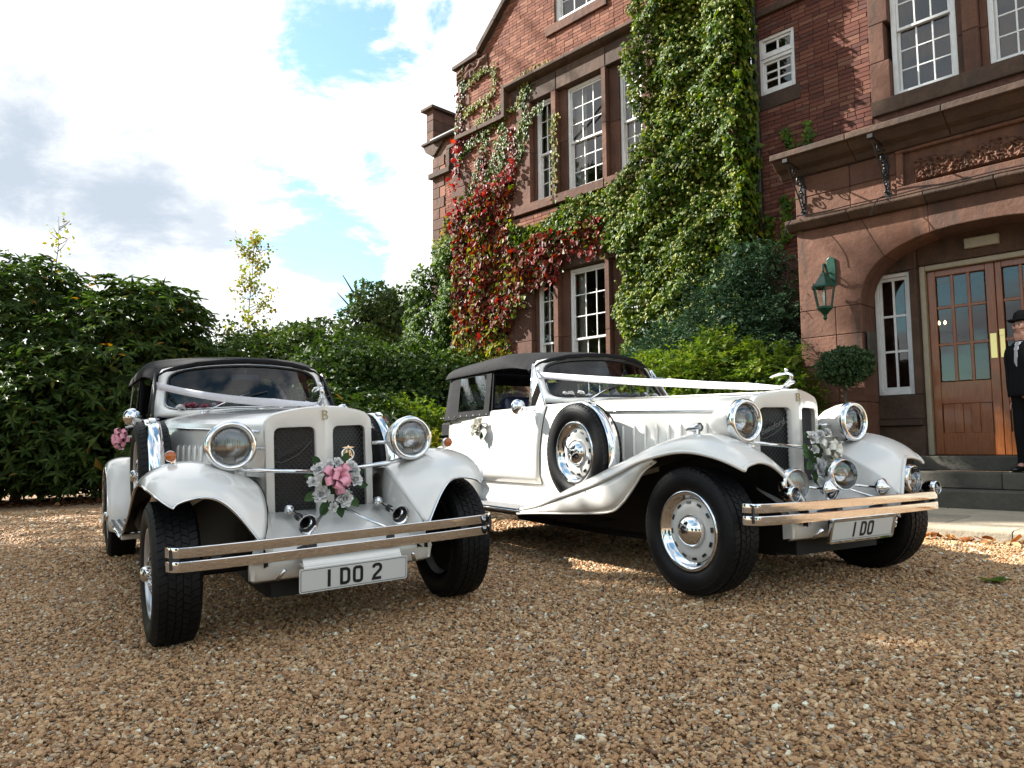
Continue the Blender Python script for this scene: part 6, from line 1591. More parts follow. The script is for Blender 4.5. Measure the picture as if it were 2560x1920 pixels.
    for yy in (-.60, -.19, .19, .60, -.76, .76): MB().box(bx_(yy) - .016, bx_(yy) - .007, yy - .02, yy + .02, .40, .485).obj('bumper_clamp', MT['darkmetal'], bp_)
    for s in (1, -1):
        MB().tube([(.44, .19 * s, .44), (.30, .24 * s, .40), (.10, .28 * s, .36)], .013, 8).obj('bumper_iron', MT['darkmetal'], bp_)
        MB().tube([(.165, .01 * s, .60), (.30, .12 * s, .52), (.455, .235 * s, .455)], .008, 8).obj('bumper_stay', MT['chrome'], bp_, smooth=True)
        MB().tube([(.40, .335 * s, .30), (.44, .31 * s, .345)], .009, 8).obj('overrider_bolt', MT['chrome'], bp_, smooth=True)
    number_plate(root, 'I DO 2' if Lc else 'I DO', (.484 if Lc else .455, 0, .291 if Lc else .330), R(-6 if Lc else -14), frame='plate' if Lc else 'chrome')
    if Lc: MB().box(.39, .475, -.235, .235, .345, .36).obj('plate_bracket', MT['paint'], root, bevel=.006); MB().loft([[(.40, yy, .405) for yy in (-.235, .235)], [(.45, yy, .385) for yy in (-.235, .235)], [(.478, yy, .345) for yy in (-.235, .235)]]).obj('plate_backing', MT['paint'], root, solid=.005)
    else: MB().box(.39, .445, -.2, .2, .32, .385).obj('plate_bracket', MT['darkmetal'], root)
    # windscreen
    wsr = empty('windscreen', root); N_ = 72
    def sq(th_, p_): c_, s_ = math.cos(th_), math.sin(th_); k_ = (abs(c_) ** p_ + abs(s_) ** p_) ** (-1 / p_); return c_ * k_, s_ * k_
    inn, out_ = [], []
    for i in range(N_):
        u, v = sq(2 * math.pi * i / N_, 7); inn.append((u * .945, .5 + v * .455)); u2, v2 = sq(2 * math.pi * i / N_, 30); out_.append((u2 * 1.055, .5 + v2 * .56))
    def off_(uv, d): return ws(*uv) + Vector((d, 0, d * .5))
    MB().loft([[off_(p, -.012) for p in inn], [off_(p, .004) for p in inn], [off_((lerp(p[0], q[0], .5), lerp(p[1], q[1], .5)), .014) for p, q in zip(inn, out_)], [off_(q, .004) for q in out_], [off_(q, -.03) for q in out_]], True).obj('screen_frame', MT['paint'], wsr, smooth=True)
    loop = [off_(p, .006) for p in inn]; MB().tube(loop + [loop[0], loop[1]], .010, 8).obj('screen_seal', MT['seal'], wsr, smooth=True)
    loop = [off_((p[0] * 1.012, .5 + (p[1] - .5) * 1.012), .012) for p in inn]
    if Lc: MB().tube(loop + [loop[0], loop[1]], .0035, 6).obj('screen_trim', MT['chrome'], wsr, smooth=True)
    MB().loft([[ws(u * .95, v * .92 + .04) for u in np.linspace(-1, 1, 25)] for v in np.linspace(0, 1, 11)]).obj('screen_glass', MT['glass'], wsr, smooth=True, fixn=False)
    for yy, tip in ((-.33, (-.02, .32)), (.10, (.45, .25))):
        p0 = ws(yy / .57, -.06) + Vector((.02, 0, .005)); p1 = ws(tip[0] / .57 if Lc else tip[0] / .57, tip[1]) + Vector((.02, 0, .012))
        wp = empty('wiper', wsr)
        MB().tube([p0, p0.lerp(p1, .5) + Vector((.012, 0, .008)), p1], [.006, .0045, .004], 6).obj('wiper_arm', MT['chrome'], wp, smooth=True)
        q0, q1 = p1 + (ws(.9, .5) - ws(-.9, .5)).normalized() * -.0, p1
        a_, b_ = ws((tip[0] - .17) / .57, tip[1] - .18) + Vector((.012, 0, .006)), ws((tip[0] + .13) / .57, tip[1] + .05) + Vector((.012, 0, .006))
        MB().tube([a_, a_.lerp(b_, .5) + Vector((.004, 0, .003)), b_], .004, 6).obj('wiper_blade', MT['seal'], wp)
        MB().lathe([(.014, -.01), (.013, .01), (.0005, .016)], 12, axisM(p0, (.5, 0, 1))).obj('wiper_boss', MT['chrome'], wp, smooth=True)
    # interior
    it = empty('interior', root)
    MB().box(-3.35, -1.55, -.60, .60, .40, .46).obj('floor', MT['black'], it)
    MB().loft([[(-1.50, yy, 1.085) for yy in np.linspace(-.58, .58, 5)], [(-1.62, yy, 1.095) for yy in np.linspace(-.60, .60, 5)], [(-1.70, yy, 1.05) for yy in np.linspace(-.61, .61, 5)], [(-1.70, yy, .80) for yy in np.linspace(-.61, .61, 5)]]).obj('dashboard', MT['vinyl'], it, smooth=False, fixn=False)
    for yy in (-.30, .30):
        MB().box(-2.30, -1.90, yy - .23, yy + .23, .60, .74).obj('front_seat', MT['seatblue'], it, bevel=.05, seg=3)
        MB().box(-.06, .06, yy - .23, yy + .23, 0, .52, Matrix.Translation((-2.30, 0, .68)) @ Matrix.Rotation(R(-12), 4, 'Y')).obj('seat_back', MT['seatblue'], it, bevel=.05, seg=3)
    MB().box(-3.10, -2.72, -.55, .55, .60, .76).obj('rear_seat', MT['seatblue'], it, bevel=.05, seg=3)
    MB().box(-.06, .07, -.55, .55, 0, .46, Matrix.Translation((-3.12, 0, .70)) @ Matrix.Rotation(R(-10), 4, 'Y')).obj('rear_seat_back', MT['seatblue'], it, bevel=.05, seg=3)
    MB().lathe([(.185 + .012 * math.cos(a * .6283), .012 * math.sin(a * .6283)) for a in range(11)], 32, axisM((-1.83, -.30, 1.02), (-1, 0, .55))).obj('steering_wheel', MT['seal'], it, smooth=True)
    MB().box(-1.80, -1.775, -.10, .10, 1.345, 1.395).obj('rear_view_mirror', MT['lens' if False else 'vinyl'], it, bevel=.008)
    MB().tube([(-1.79, 0, 1.39), (-1.76, 0, 1.45)], .005, 6).obj('mirror_stem', MT['chrome'], it)
    # soft top
    hd = empty('soft_top', root)
    secs = [(-1.69, 1.490, 0), (-1.80, 1.520, 0), (-2.0, 1.541, 0), (-2.22, 1.556, .004), (-2.30, 1.556, .004), (-2.6, 1.548, 0), (-2.9, 1.540, 0), (-3.12, 1.530, .004), (-3.24, 1.518, .004), (-3.325, 1.488, 0)]
    rows_ = []
    for xx, zc_, bulge in secs:
        half = [(0, zc_), (.18, zc_ - .004), (.34, zc_ - .014), (.46, zc_ - .034), (.545 + bulge, zc_ - .062), (.59 + bulge, zc_ - .096), (.622, zc_ - .118), (.640, 1.392)]
        if xx < -2.1: half = [(0, zc_), (.18, zc_ - .002), (.36, zc_ - .008), (.50, zc_ - .020), (.575 + bulge, zc_ - .036), (.622 + bulge, zc_ - .064), (.642, zc_ - .10), (.650, 1.392)]
        row = []
        for yy, zz in [(-a, b) for a, b in half[::-1]] + half[1:]:
            dx = -.150 * (abs(yy) / .56) ** 2 if xx > -1.72 else (-.11 * (abs(yy) / .56) ** 2 if xx > -1.85 else (-.03 * (abs(yy) / .56) ** 2 if xx > -2.1 else 0))
            if xx > -1.85: zz -= .012 * (abs(yy) / .56) ** 2; yy *= .965
            if xx < -3.28: dx = .06 * (abs(yy) / .56) ** 3
            row.append((xx + dx, yy, zz))
        rows_.append(row)
    MB().loft(rows_).obj('roof_canvas', MT['canvas'], hd, smooth=True, subsurf=1, solid=.010, fixn=False)
    hb = [Vector(p) + Vector((.006, 0, -.010)) for p in rows_[0][1:-1]]; MB().tube(hb, .018, 10).obj('header_roll', MT['canvas'], hd, smooth=True)
    MB().loft([[(p[0] - .01, p[1], p[2] - .02) for p in rows_[0][1:-1]], [ws(np.clip(p[1] / .53, -1.05, 1.05), 1.02) + Vector((-.01, 0, -.0)) for p in rows_[0][1:-1]]]).obj('header_rail', MT['canvas'], hd, fixn=False)
    rear = rows_[-1]
    def rc_(yy, zz): return (float(np.interp(zz, [1.02, 1.41, 1.485], [-3.475, -3.345, -3.330])) + .10 * (abs(yy) / .6) ** 4, yy, zz)
    m = MB()
    for y0_, y1_, z0_, z1_ in ((-.47, .47, 1.02, 1.12), (-.47, .47, 1.37, 1.485), (-.47, -.40, 1.12, 1.37), (.40, .47, 1.12, 1.37)): m.loft([[rc_(yy, zz) for yy in np.linspace(y0_, y1_, 9)] for zz in np.linspace(z0_, z1_, 4)])
    m.obj('rear_curtain', MT['canvas'], hd, smooth=True, fixn=False)
    MB().loft([[rc_(yy, zz) for yy in np.linspace(-.40, .40, 9)] for zz in (1.12, 1.25, 1.37)]).obj('rear_window', MT['vinylwin'], hd, smooth=True, fixn=False)
    for xb in (-2.26, -3.0): MB().tube([(xb, yy, np.interp(abs(yy), [0, .34, .46, .56, .61], [1.53, 1.52, 1.50, 1.46, 1.40])) for yy in np.linspace(-.605, .605, 15)], .012, 8).obj('hood_bow', MT['darkmetal'], hd)
    # tail
    rws = []
    for zz in np.linspace(.42, 1.06, 7): rws.append([(-3.46 - .05 * math.cos(yy / .42 * 1.57) - .03 * math.sin((zz - .4) * 4.5), yy, zz) for yy in np.linspace(-.43, .43, 9)])
    MB().loft(rws).obj('tail_panel', MT['paint'], root, smooth=True, fixn=False)
    MB().tube([(-3.62, yy, .45) for yy in np.linspace(-.75, .75, 5)], .02, 8).obj('rear_bumper', MT['chrome'], root, smooth=True)
    for s in (1, -1): MB().tube([(-3.62, .3 * s, .45), (-3.35, .3 * s, .40)], .015, 6).obj('bumper_iron', MT['darkmetal'], root)
    tr_ = empty('luggage_trunk', root)
    MB().box(-3.86, -3.54, -.40, .40, .72, 1.02).obj('trunk_box', MT['canvas'], tr_, bevel=.02)
    MB().box(-3.87, -3.53, -.42, .42, .86, .90).obj('trunk_strap', MT['chrome'], tr_, bevel=.006)
    for s in (1, -1): MB().tube([(-3.85, .36 * s, .715), (-3.48, .36 * s, .66)], .012, 6).obj('rack_rail', MT['chrome'], tr_)
    if Lc:
        for s in (1, -1):       # trumpet horns
            hn = empty('trumpet_horn', root)
            b0 = Vector((.345, .233 * s + .06, .522)); t0 = Vector((.13, .233 * s + .035, .575)); d = (b0 - t0).normalized()
            Mh = axisM(t0, d); Lh = (b0 - t0).length
            MB().lathe([(.004, -.02), (.010, 0), (.0105, Lh * .55), (.014, Lh * .72), (.024, Lh * .87), (.044, Lh * .97), (.050, Lh), (.047, Lh * .995), (.041, Lh * .962)], 36, Mh).obj('bell', MT['chrome'], hn, smooth=True)
            MB().lathe([(.041, Lh * .962), (.030, Lh * .91), (.018, Lh * .80), (.0005, Lh * .6)], 36, Mh).obj('bell_throat', MT['ink'], hn, smooth=True)
            MB().lathe([(.011, Lh * .40), (.018, Lh * .42), (.018, Lh * .50), (.011, Lh * .52)], 24, Mh).obj('collar', MT['seal'], hn, smooth=True)
            MB().lathe([(.0005, -.035), (.022, -.03), (.026, -.012), (.018, .0), (.01, .004)], 24, Mh).obj('diaphragm', MT['chrome'], hn, smooth=True)
            MB().box(-.05, .015, -.02, .02, -.012, -.004, Matrix.Translation(t0)).obj('horn_bracket', MT['chrome'], hn)
        bd = empty('club_badge', root); Mb = axisM((.118, .105, .835), (1, .0, 0))
        MB().lathe([(.034, -.004), (.036, 0), (.034, .005), (.027, .005), (.026, -.002)], 32, Mb).obj('badge_ring', MT['chrome'], bd, smooth=True)
        MB().lathe([(.027, 0), (.02, .006), (.0005, .008)], 24, Mb).obj('badge_disc', MT['gold'], bd, smooth=True)
        m = MB(); Mq = frameM((.125, .105, .835), (0, 1, 0), (0, 0, 1), (1, 0, 0))
        for dx in (-.009, .009): m.stroke([(dx - .011, -.022), (dx, .022), (dx + .011, -.022)], .005, 0, .004, Mq); m.stroke([(dx - .007, -.006), (dx + .007, -.006)], .004, 0, .0035, Mq)
        m.obj('badge_letters', MT['chrome'], bd, fixn=True)
        m = MB(); m.prism([(-.034, .036), (-.006, .040), (0, .048), (.006, .040), (.034, .036), (.012, .030), (0, .033), (-.012, .030)], 0, .004, Mq); m.obj('badge_wings', MT['chrome'], bd)
        m = MB(); m.prism([(-.014, -.034), (.014, -.034), (.019, -.062), (-.019, -.062)], -.002, .004, Mq); m.obj('badge_foot', MT['chrome'], bd)
        MB().tube([(.118, .105, .78), (.13, .10, .757)], .005, 6).obj('badge_post', MT['chrome'], bd)
    else:
        # spot and fog lamps, disc horns, small lamps over the bumper
        lamp_unit(root, 'spot_lamp', (.385, -.06, .610), .087, .11, True, (1, -.25, 0), inner=.90, bodymat='chrome', domed=.10)
        lamp_unit(root, 'fog_lamp', (.375, -.435, .570), .086, .10, True, (1, -.12, 0), flutes=1, inner=.90, bodymat='chrome', domed=.12)
        lamp_unit(root, 'fog_lamp', (.375, .575, .563), .084, .10, True, (1, .05, 0), inner=.90, bodymat='chrome', domed=.12)
        for yy in (-.495, .745): lamp_unit(root, 'small_lamp', (.405, yy, .527 if yy < 0 else .510), .041, .07, True, (1, 0, 0), inner=.85, bodymat='seal', domed=.2)
        for yy, zz in ((-.435, .49), (.575, .485), (-.495, .49), (.745, .485)): MB().tube([(.365, yy, zz - .03), (.37, yy, zz + .03)], .009, 6).obj('lamp_bracket', MT['chrome'], root)
        MB().tube([(.30, -.06, .44), (.36, -.06, .53)], .011, 6).obj('lamp_bracket', MT['chrome'], root)
        for yy, zz in ((-.155, .535), (.30, .527)):
            hn = empty('disc_horn', root); Mh = axisM((.385, yy, zz), (1, 0, 0))
            MB().lathe([(.048, -.012), (.052, -.006), (.052, .0), (.046, .006), (.034, .014), (.018, .026), (.0005, .042)], 36, Mh).obj('horn_cone', MT['chrome'], hn, smooth=True)
            MB().lathe([(.0005, -.03), (.035, -.028), (.048, -.014), (.049, -.008)], 32, Mh).obj('horn_back', MT['seal'], hn, smooth=True)
            MB().tube([(.37, yy, zz), (.27, yy - .16 if yy < 0 else yy - .20, zz + .02)], .009, 8).obj('horn_arm', MT['chrome'], hn, smooth=True)
    return root
POSE_L = (-.981, 3.913, R(-58.28), -.049, R(2.3), R(.6))
POSE_R = (1.608, 4.319, R(-59.25), .047, R(.32), R(-.15))
carL = build_car('L', POSE_L, 'white vintage wedding car with plate I DO 2 and pink bows')
carR = build_car('R', POSE_R, 'white vintage wedding car with plate I DO and extra chrome lamps')
# ---------------------------------------------------------------- ribbons, flowers, leaves, the chauffeur
def carM(root): return root.matrix_world.copy()
def cpt(root, p): return root.matrix_world @ Vector(p)
def ribbon(root, a, b, label, w=.046, sag=.03, tw=0):
    A, B = cpt(root, a), cpt(root, b); t = empty('ribbon', None, A); tag(t, label, 'ribbon', 'white satin ribbons on the cars')
    up = (root.matrix_world.to_3x3() @ Vector((.15, 0, 1))).normalized(); rows = []
    n = 24
    for i in range(n + 1):
        f = i / n; p = A.lerp(B, f) - A; p.z -= sag * 4 * f * (1 - f)
        ww = w * (1 if f < .8 else lerp(1, .35, (f - .8) / .2)); tl = up * ww
        q = Vector((.010 * math.sin(f * 7), .010 * math.cos(f * 6), 0)) * f
        rows.append([p + tl * .5 + q, p + q * .4 + Vector((.002, -.002, 0)), p - tl * .5 - q])
    MB().loft(rows).obj('band', MT['ribbon'], t, smooth=True, solid=.0012, fixn=False)
    # knot at the mascot end
    p = B - A
    MB().lathe([(.0005, -.014), (.010, -.008), (.012, 0), (.010, .008), (.0005, .014)], 12, axisM(p, (0, 1, .2))).obj('knot', MT['ribbon'], t, smooth=True)
    return t
for s in (-1, 1):
    ribbon(carL, (-1.80, .585 * s, 1.315), (-.012, .012 * s, 1.102), 'white satin ribbon on the car with pink bows, ' + ('outer side' if s < 0 else 'side next to the other car'), sag=.03)
    ribbon(carR, (-1.80, .585 * s, 1.318), (-.012, .012 * s, 1.106), 'white satin ribbon on the car with plate I DO, ' + ('door side facing the drive' if s < 0 else 'side next to the house'), sag=.012)
def petal(m, M, L, W, curl, cup):
    rows = []
    for i in range(5):
        t = i / 4; w_ = W * math.sin(math.pi * (.16 + .74 * t)) ; row = []
        for j in range(-2, 3):
            u = j / 2; row.append(M @ Vector((L * t, w_ * u * .5, cup * W * u * u * .5 + curl * L * (t ** 2.2) * .5 - .02 * L * math.sin(9 * u + 5 * t))))
        rows.append(row)
    m.loft(rows)
def rose(parent, c, n, r, mat='petal', seed=0):
    q = random.Random(seed); m = MB(); A = axisM(c, n)
    for ring, (k, tilt, L, W) in enumerate(((6, 12, 1.0, .95), (5, 38, .82, .85), (4, 62, .62, .7), (3, 80, .45, .5))):
        for i in range(k):
            a = 2 * math.pi * (i + .5 * (ring % 2)) / k + q.uniform(-.2, .2)
            M = A @ Matrix.Rotation(a, 4, 'Z') @ Matrix.Translation((r * .05, 0, 0)) @ Matrix.Rotation(R(-tilt + q.uniform(-8, 8)), 4, 'Y')
            petal(m, M, r * L, r * W, -.25 if ring < 2 else .1, .5)
    o = m.obj('rose', MT[mat], parent, smooth=True, fixn=False); tag(o, kind='stuff') if False else None; return o
def leafpiece(parent, c, d, n, L, mat='bouleaf'):
    M = frameM(c, Vector(d).normalized(), Vector(n).cross(Vector(d)).normalized(), Vector(n).normalized()); m = MB(); rows = []
    for i in range(6):
        t = i / 5; w_ = L * .55 * math.sin(math.pi * (.04 + .94 * t)) ** .8; rows.append([M @ Vector((L * t, w_ * .5 * u, .06 * L * abs(u) - .12 * L * t * t)) for u in (-1, -.5, 0, .5, 1)])
    return m.loft(rows).obj('leaf', MT[mat], parent, smooth=True, fixn=False)
def pompom(parent, c, n, r, mat, loops=14, w=.4, seed=0):
    """pull-bow: ribbon loops radiating from a knot, each loop its own piece"""
    q = random.Random(seed); A = axisM(c, n)
    for i in range(loops):
        lay = i / loops; a = i * 2.39996; el = R(lerp(8, 78, lay)); d = Vector((math.cos(a) * math.cos(el), math.sin(a) * math.cos(el), math.sin(el))); side = Vector((-math.sin(a), math.cos(a), 0)); nn = side.cross(d)
        rr_ = r * q.uniform(.85, 1.1); rows = []
        for k in range(13):
            f = k / 12 * 2 * math.pi; x_ = rr_ * .5 * (1 - math.cos(f)); h_ = rr_ * .22 * math.sin(f) * (x_ / rr_ + .25)
            wv = r * w * (.35 + .65 * min(1, x_ / rr_ * 1.5)); rows.append([A @ (d * x_ + nn * h_ + side * wv * u) for u in (-.5, 0, .5)])
        MB().loft(rows).obj('loop', MT[mat], parent, smooth=True, fixn=False)
def bouquet(root, c, label, bow, roses, leaves_, seed):
    C = cpt(root, c); t = empty('bouquet', None, C); tag(t, label, 'bouquet', 'flower bouquets on the car grilles'); t.rotation_euler = root.matrix_world.to_euler()
    q = random.Random(seed)
    for y_, z_, r_ in roses: rose(t, (.025 + q.uniform(0, .02), y_, z_), (1, y_ * 2.5 + q.uniform(-.2, .2), z_ * 2.5 + .35), r_ * .9, 'petal', q.randint(0, 999))
    for y_, z_, L in leaves_: leafpiece(t, (.012, y_ * .70, z_ * .70), (.05, y_, z_), (1, y_ * .8, z_ * .8 + .2), L * 1.5)
    for i in range(26):
        a = q.uniform(0, 6.28); rr_ = q.uniform(.045, .115); p = (.015 + q.uniform(0, .03), rr_ * math.cos(a), rr_ * math.sin(a))
        MB().lathe([(.0005, -.004), (.0045, 0), (.0005, .006)], 7, axisM(p, (1, .2, .3))).obj('bud', MT['petal'], t, smooth=True)
    MB().lathe([(.045, .0), (.06, .006), (.06, .012), (.03, .016), (.0005, .018)], 24, axisM((-.012, 0, 0), (1, 0, 0))).obj('leaf_base', MT['bouleaf'], t)
    pompom(t, (.040, bow[1], bow[2]), (1, .1, .15), bow[3], bow[0], 11, .46, seed)
    return t
bouquet(carL, (.185, .006, .700), 'round bouquet of white roses with a pink bow on the grille', ('pink', .0, .018, .088),
        [(-.085, .070, .042), (-.118, .012, .034), (-.075, -.052, .050), (.040, -.082, .050), (.095, .010, .045), (.078, .078, .036), (.012, .098, .032), (-.020, -.118, .028), (-.03, .095, .026), (.10, .055, .026)],
        [(-.13, -.06, .055), (-.06, -.12, .06), (.02, -.14, .055), (.09, -.10, .055), (.14, -.02, .05), (.13, .05, .045), (-.10, .12, .05), (.06, .13, .045), (-.14, .04, .04)], 3)
bouquet(carR, (.185, .010, .722), 'loose spray of white roses with a cream bow beside the round spot lamp', ('cream', .035, .012, .078),
        [(-.085, .085, .046), (-.035, -.075, .056), (.035, -.13, .030), (.10, .05, .036), (-.02, .105, .030), (.045, .115, .028), (.02, -.03, .034), (-.06, .02, .03)],
        [(-.13, .03, .06), (-.12, .10, .05), (-.10, -.06, .06), (-.06, -.13, .055), (.05, -.15, .05), (.12, -.03, .05), (.0, .14, .045), (-.13, -.01, .05)], 5)
# bow and rose on the doors
C = cpt(carL, (-2.70, -.725, .945)); t = empty('ribbon_bow', None, C); t.rotation_euler = carL.matrix_world.to_euler(); tag(t, 'pink ribbon bow tied to the door handle of the shaded car', 'bow')
pompom(t, (0, 0, 0), (.55, -1, .1), .095, 'pink', 18, .42, 8)
for k in range(2): MB().loft([[(.0, -.01, -.02), (.03, -.012, -.02)], [(.012 + .02 * k, -.015, -.08), (.045 + .02 * k, -.017, -.078)], [(.02 + .02 * k, -.01, -.125), (.05 + .02 * k, -.012, -.115)]]).obj('tail', MT['pink'], t, smooth=True, fixn=False)
C = cpt(carR, (-2.45, -.715, .935)); t = empty('fabric_rose', None, C); t.rotation_euler = carR.matrix_world.to_euler(); tag(t, 'cream fabric rose hanging from the sunlit door handle', 'flower')
rose(t, (0, -.01, 0), (.25, -1, .25), .085, 'cream', 4)
for d in ((.5, 0, -.6), (.2, 0, -.8)): leafpiece(t, (0, .0, -.03), d, (0, -1, .3), .07)
MB().tube(cr([(0, -.01, -.03), (.02, -.012, -.09), (.055, -.01, -.14)], 4), .0025, 5).obj('stalk', MT['bouleaf'], t)
# garlands behind the windscreens
for root, cols, nm in ((carL, ('petal', 'petalpink', 'petalpink'), 'garland of dusky pink and white flowers on the dashboard'), (carR, ('petal', 'petal', 'petal'), 'garland of white flowers on the dashboard of the lamp covered car')):
    C = cpt(root, (-1.60, 0, 1.105)); t = empty('flower_garland', None, C); t.rotation_euler = root.matrix_world.to_euler(); tag(t, nm, 'flowers', 'dashboard garlands'); q = random.Random(nm)
    for i in range(26):
        yy = lerp(-.46, .42, i / 25); rose(t, (.02 + .05 * (1 - (yy / .5) ** 2) + q.uniform(-.02, .02), yy, q.uniform(.015, .06)), (.6, 0, 1), q.uniform(.022, .036), cols[i % 3], i)
        if i % 2: leafpiece(t, (.03, yy, .01), (q.uniform(-.3, .8), q.uniform(-1, 1), .4), (0, 0, 1), .06)
# fallen leaves along the kerb
lm = []
for k in range(7):
    q = random.Random(k); m = MB(); rows = []
    for i in range(6):
        t_ = i / 5; w_ = math.sin(math.pi * (.05 + .92 * t_)) ** .7; rows.append([Vector((t_ - .5, w_ * .32 * u, .18 * math.sin(2.6 * t_ + k) * (1 if k % 2 else -1) * .5 + (.10 + .16 * (k % 3)) * abs(u) ** 1.4)) for u in (-1, -.4, .4, 1)])
    lm.append(m.loft(rows).mesh('fallen_leaf', MT['deadleaf'], True))
q = random.Random(12)
for i in range(150):
    s_ = q.uniform(-2.55, .1); k_ = -6.56 + abs(q.gauss(0, .075)); P = fac(s_, k_, 0); P.z = G(P.x, P.y) + .012 + .035 * max(0, 1 - (k_ + 6.56) / .12) * q.random()
    o = bpy.data.objects.new('fallen_leaf', lm[i % 7]); o.location = P; o.rotation_euler = (q.uniform(-.6, .6), q.uniform(-.6, .6), q.uniform(0, 6.28)); L = q.uniform(.045, .085); o.scale = (L, L, L); COL.objects.link(o)
    tag(o, 'dry brown fallen leaf in the drift along the pavement kerb', 'leaf', 'fallen leaves along the kerb')
for i in range(26):
    x_ = q.uniform(-.6, 1.3) if i < 16 else q.uniform(1.5, 4.5); y_ = q.uniform(5.6, 8.5) if i < 16 else q.uniform(4.2, 5.6)
    o = bpy.data.objects.new('fallen_leaf', lm[i % 7]); o.location = (x_, y_, G(x_, y_) + .022); o.rotation_euler = (q.uniform(-.3, .3), q.uniform(-.3, .3), q.uniform(0, 6.28)); L = q.uniform(.03, .06); o.scale = (L, L, L); COL.objects.link(o)
    tag(o, 'single dry leaf scattered on the open gravel around the cars', 'leaf', 'loose leaves on the gravel')
# leaf litter at the foot of the hedge
n = 5200; g = np.random.default_rng(4); x_ = g.uniform(-13, .2, n); y_ = 11.75 + .012 * (x_ + 6) ** 2 * .3 + np.abs(g.normal(0, .45, n)) * np.where(g.random(n) < .75, 1, -.7); P = np.stack([x_, y_, gz(x_, y_) + .012 + g.uniform(0, .03, n)], -1)
o = link('leaf_litter', np_mesh('leaf_litter', *leaves(P, g.normal(size=(n, 3)) * np.array([1, 1, .2]), np.array([0, 0, 1.0]) + .35 * g.normal(size=(n, 3)), g.uniform(.05, .10, n), LEAF6, .9), MT['litter'])); tag(o, 'dark red leaf litter at the foot of the rhododendrons', 'leaf litter', kind='stuff')
# a weed in the gravel
P = Vector((2.62, 4.12, 0)); P = Vector((P.x, P.y, G(P.x, P.y)))
wd = empty('weed', None, P); tag(wd, 'small green weed growing through the gravel near the kerb', 'plant')
for i in range(11): a = i * 2.4; leafpiece(wd, (0, 0, .012), (math.cos(a), math.sin(a), .35), (-.3 * math.cos(a), -.3 * math.sin(a), 1), .055 + .02 * (i % 3), 'creepgreen' if i % 3 == 0 else 'conifer')

# --- chauffeur in the doorway
MT['skin'] = simple('skin', (.50, .26, .19), .5, 0, 0, 40, .08); MT['suit'] = simple('black_suit_cloth', (.004, .004, .005), .85, 0, 0, 60, .3, spec=.2); MT['shirt'] = simple('white_shirt', (.72, .72, .76), .7); MT['tie'] = simple('silver_tie', (.42, .38, .40), .4); MT['hair'] = simple('grey_hair', (.20, .18, .16), .7); MT['shoe'] = simple('black_shoe_leather', (.010, .010, .011), .25); MT['felt'] = simple('black_felt', (.004, .004, .005), .9, spec=.2)
def skin_mesh(name, pts, edges, rad, mat, parent, root=0, sub=2):
    import bmesh
    me = bpy.data.meshes.new(name); bm = bmesh.new(); ly = bm.verts.layers.skin.verify(); vs = [bm.verts.new(p) for p in pts]
    for a, b in edges: bm.edges.new((vs[a], vs[b]))
    for i, v in enumerate(vs): r_ = rad[i]; v[ly].radius = r_ if isinstance(r_, tuple) else (r_, r_); v[ly].use_root = i == root
    bm.to_mesh(me); bm.free(); me.materials.append(MT[mat]); o = link(name, me, parent)
    o.modifiers.new('skin', 'SKIN').use_smooth_shade = True; md = o.modifiers.new('sub', 'SUBSURF'); md.levels = sub; md.render_levels = sub; return o
pm = fac(-1.75, -9.02, .506)
man = empty('person', None, pm, (0, 0, AZ + R(-34))); tag(man, 'person in black suit and bowler hat standing on the top step', 'person')
# figure frame: x = to his left, -y = forward
JH = .86
P_ = [(0, 0, JH), (0, .0, 1.08), (0, -.005, 1.26), (0, .0, 1.34), (0, -.014, 1.415), (0, -.012, 1.49), (0, -.002, 1.565), (0, -.085, 1.478), (0, -.112, 1.482), (0, -.078, 1.412)]
Ed = [(0, 1), (1, 2), (2, 3), (3, 4), (4, 5), (5, 6), (5, 7), (7, 8), (4, 9)]; Rd = [(.13, .10), (.13, .095), (.11, .09), .060, (.074, .076), (.088, .104), (.080, .096), .024, .012, .040]
for sg in (1, -1):
    b = len(P_); P_ += [(.140 * sg, .0, 1.225), (.205 * sg, .03, 1.03), (.200 * sg, .03, .82), (.195 * sg, .015, .76), (.075 * sg, 0, JH - .06), (.085 * sg, .0, .46), (.09 * sg, .02, .10), (.09 * sg, -.09, .05), (.080 * sg, .0, 1.478)]
    Ed += [(2, b), (b, b + 1), (b + 1, b + 2), (b + 2, b + 3), (0, b + 4), (b + 4, b + 5), (b + 5, b + 6), (b + 6, b + 7), (5, b + 8)]; Rd += [.046, .042, .030, .034, .078, .056, .04, .03, .014]
    h0 = b + 3
    for fi, (dx, L) in enumerate(((-.022, .070), (-.007, .078), (.008, .074), (.022, .060))):
        c = len(P_); P_ += [(.195 * sg + dx * .4, .005 + dx * .9, .715), (.193 * sg + dx * .4, -.006 + dx * .9, .715 - L * .5), (.188 * sg + dx * .3, -.018 + dx * .8, .715 - L)]; Ed += [(h0, c), (c, c + 1), (c + 1, c + 2)]; Rd += [.011, .0095, .008]
    c = len(P_); P_ += [(.185 * sg, -.020, .735), (.180 * sg, -.036, .70)]; Ed += [(h0, c), (c, c + 1)]; Rd += [.011, .009]
skin_mesh('body', P_, Ed, Rd, 'skin', man)
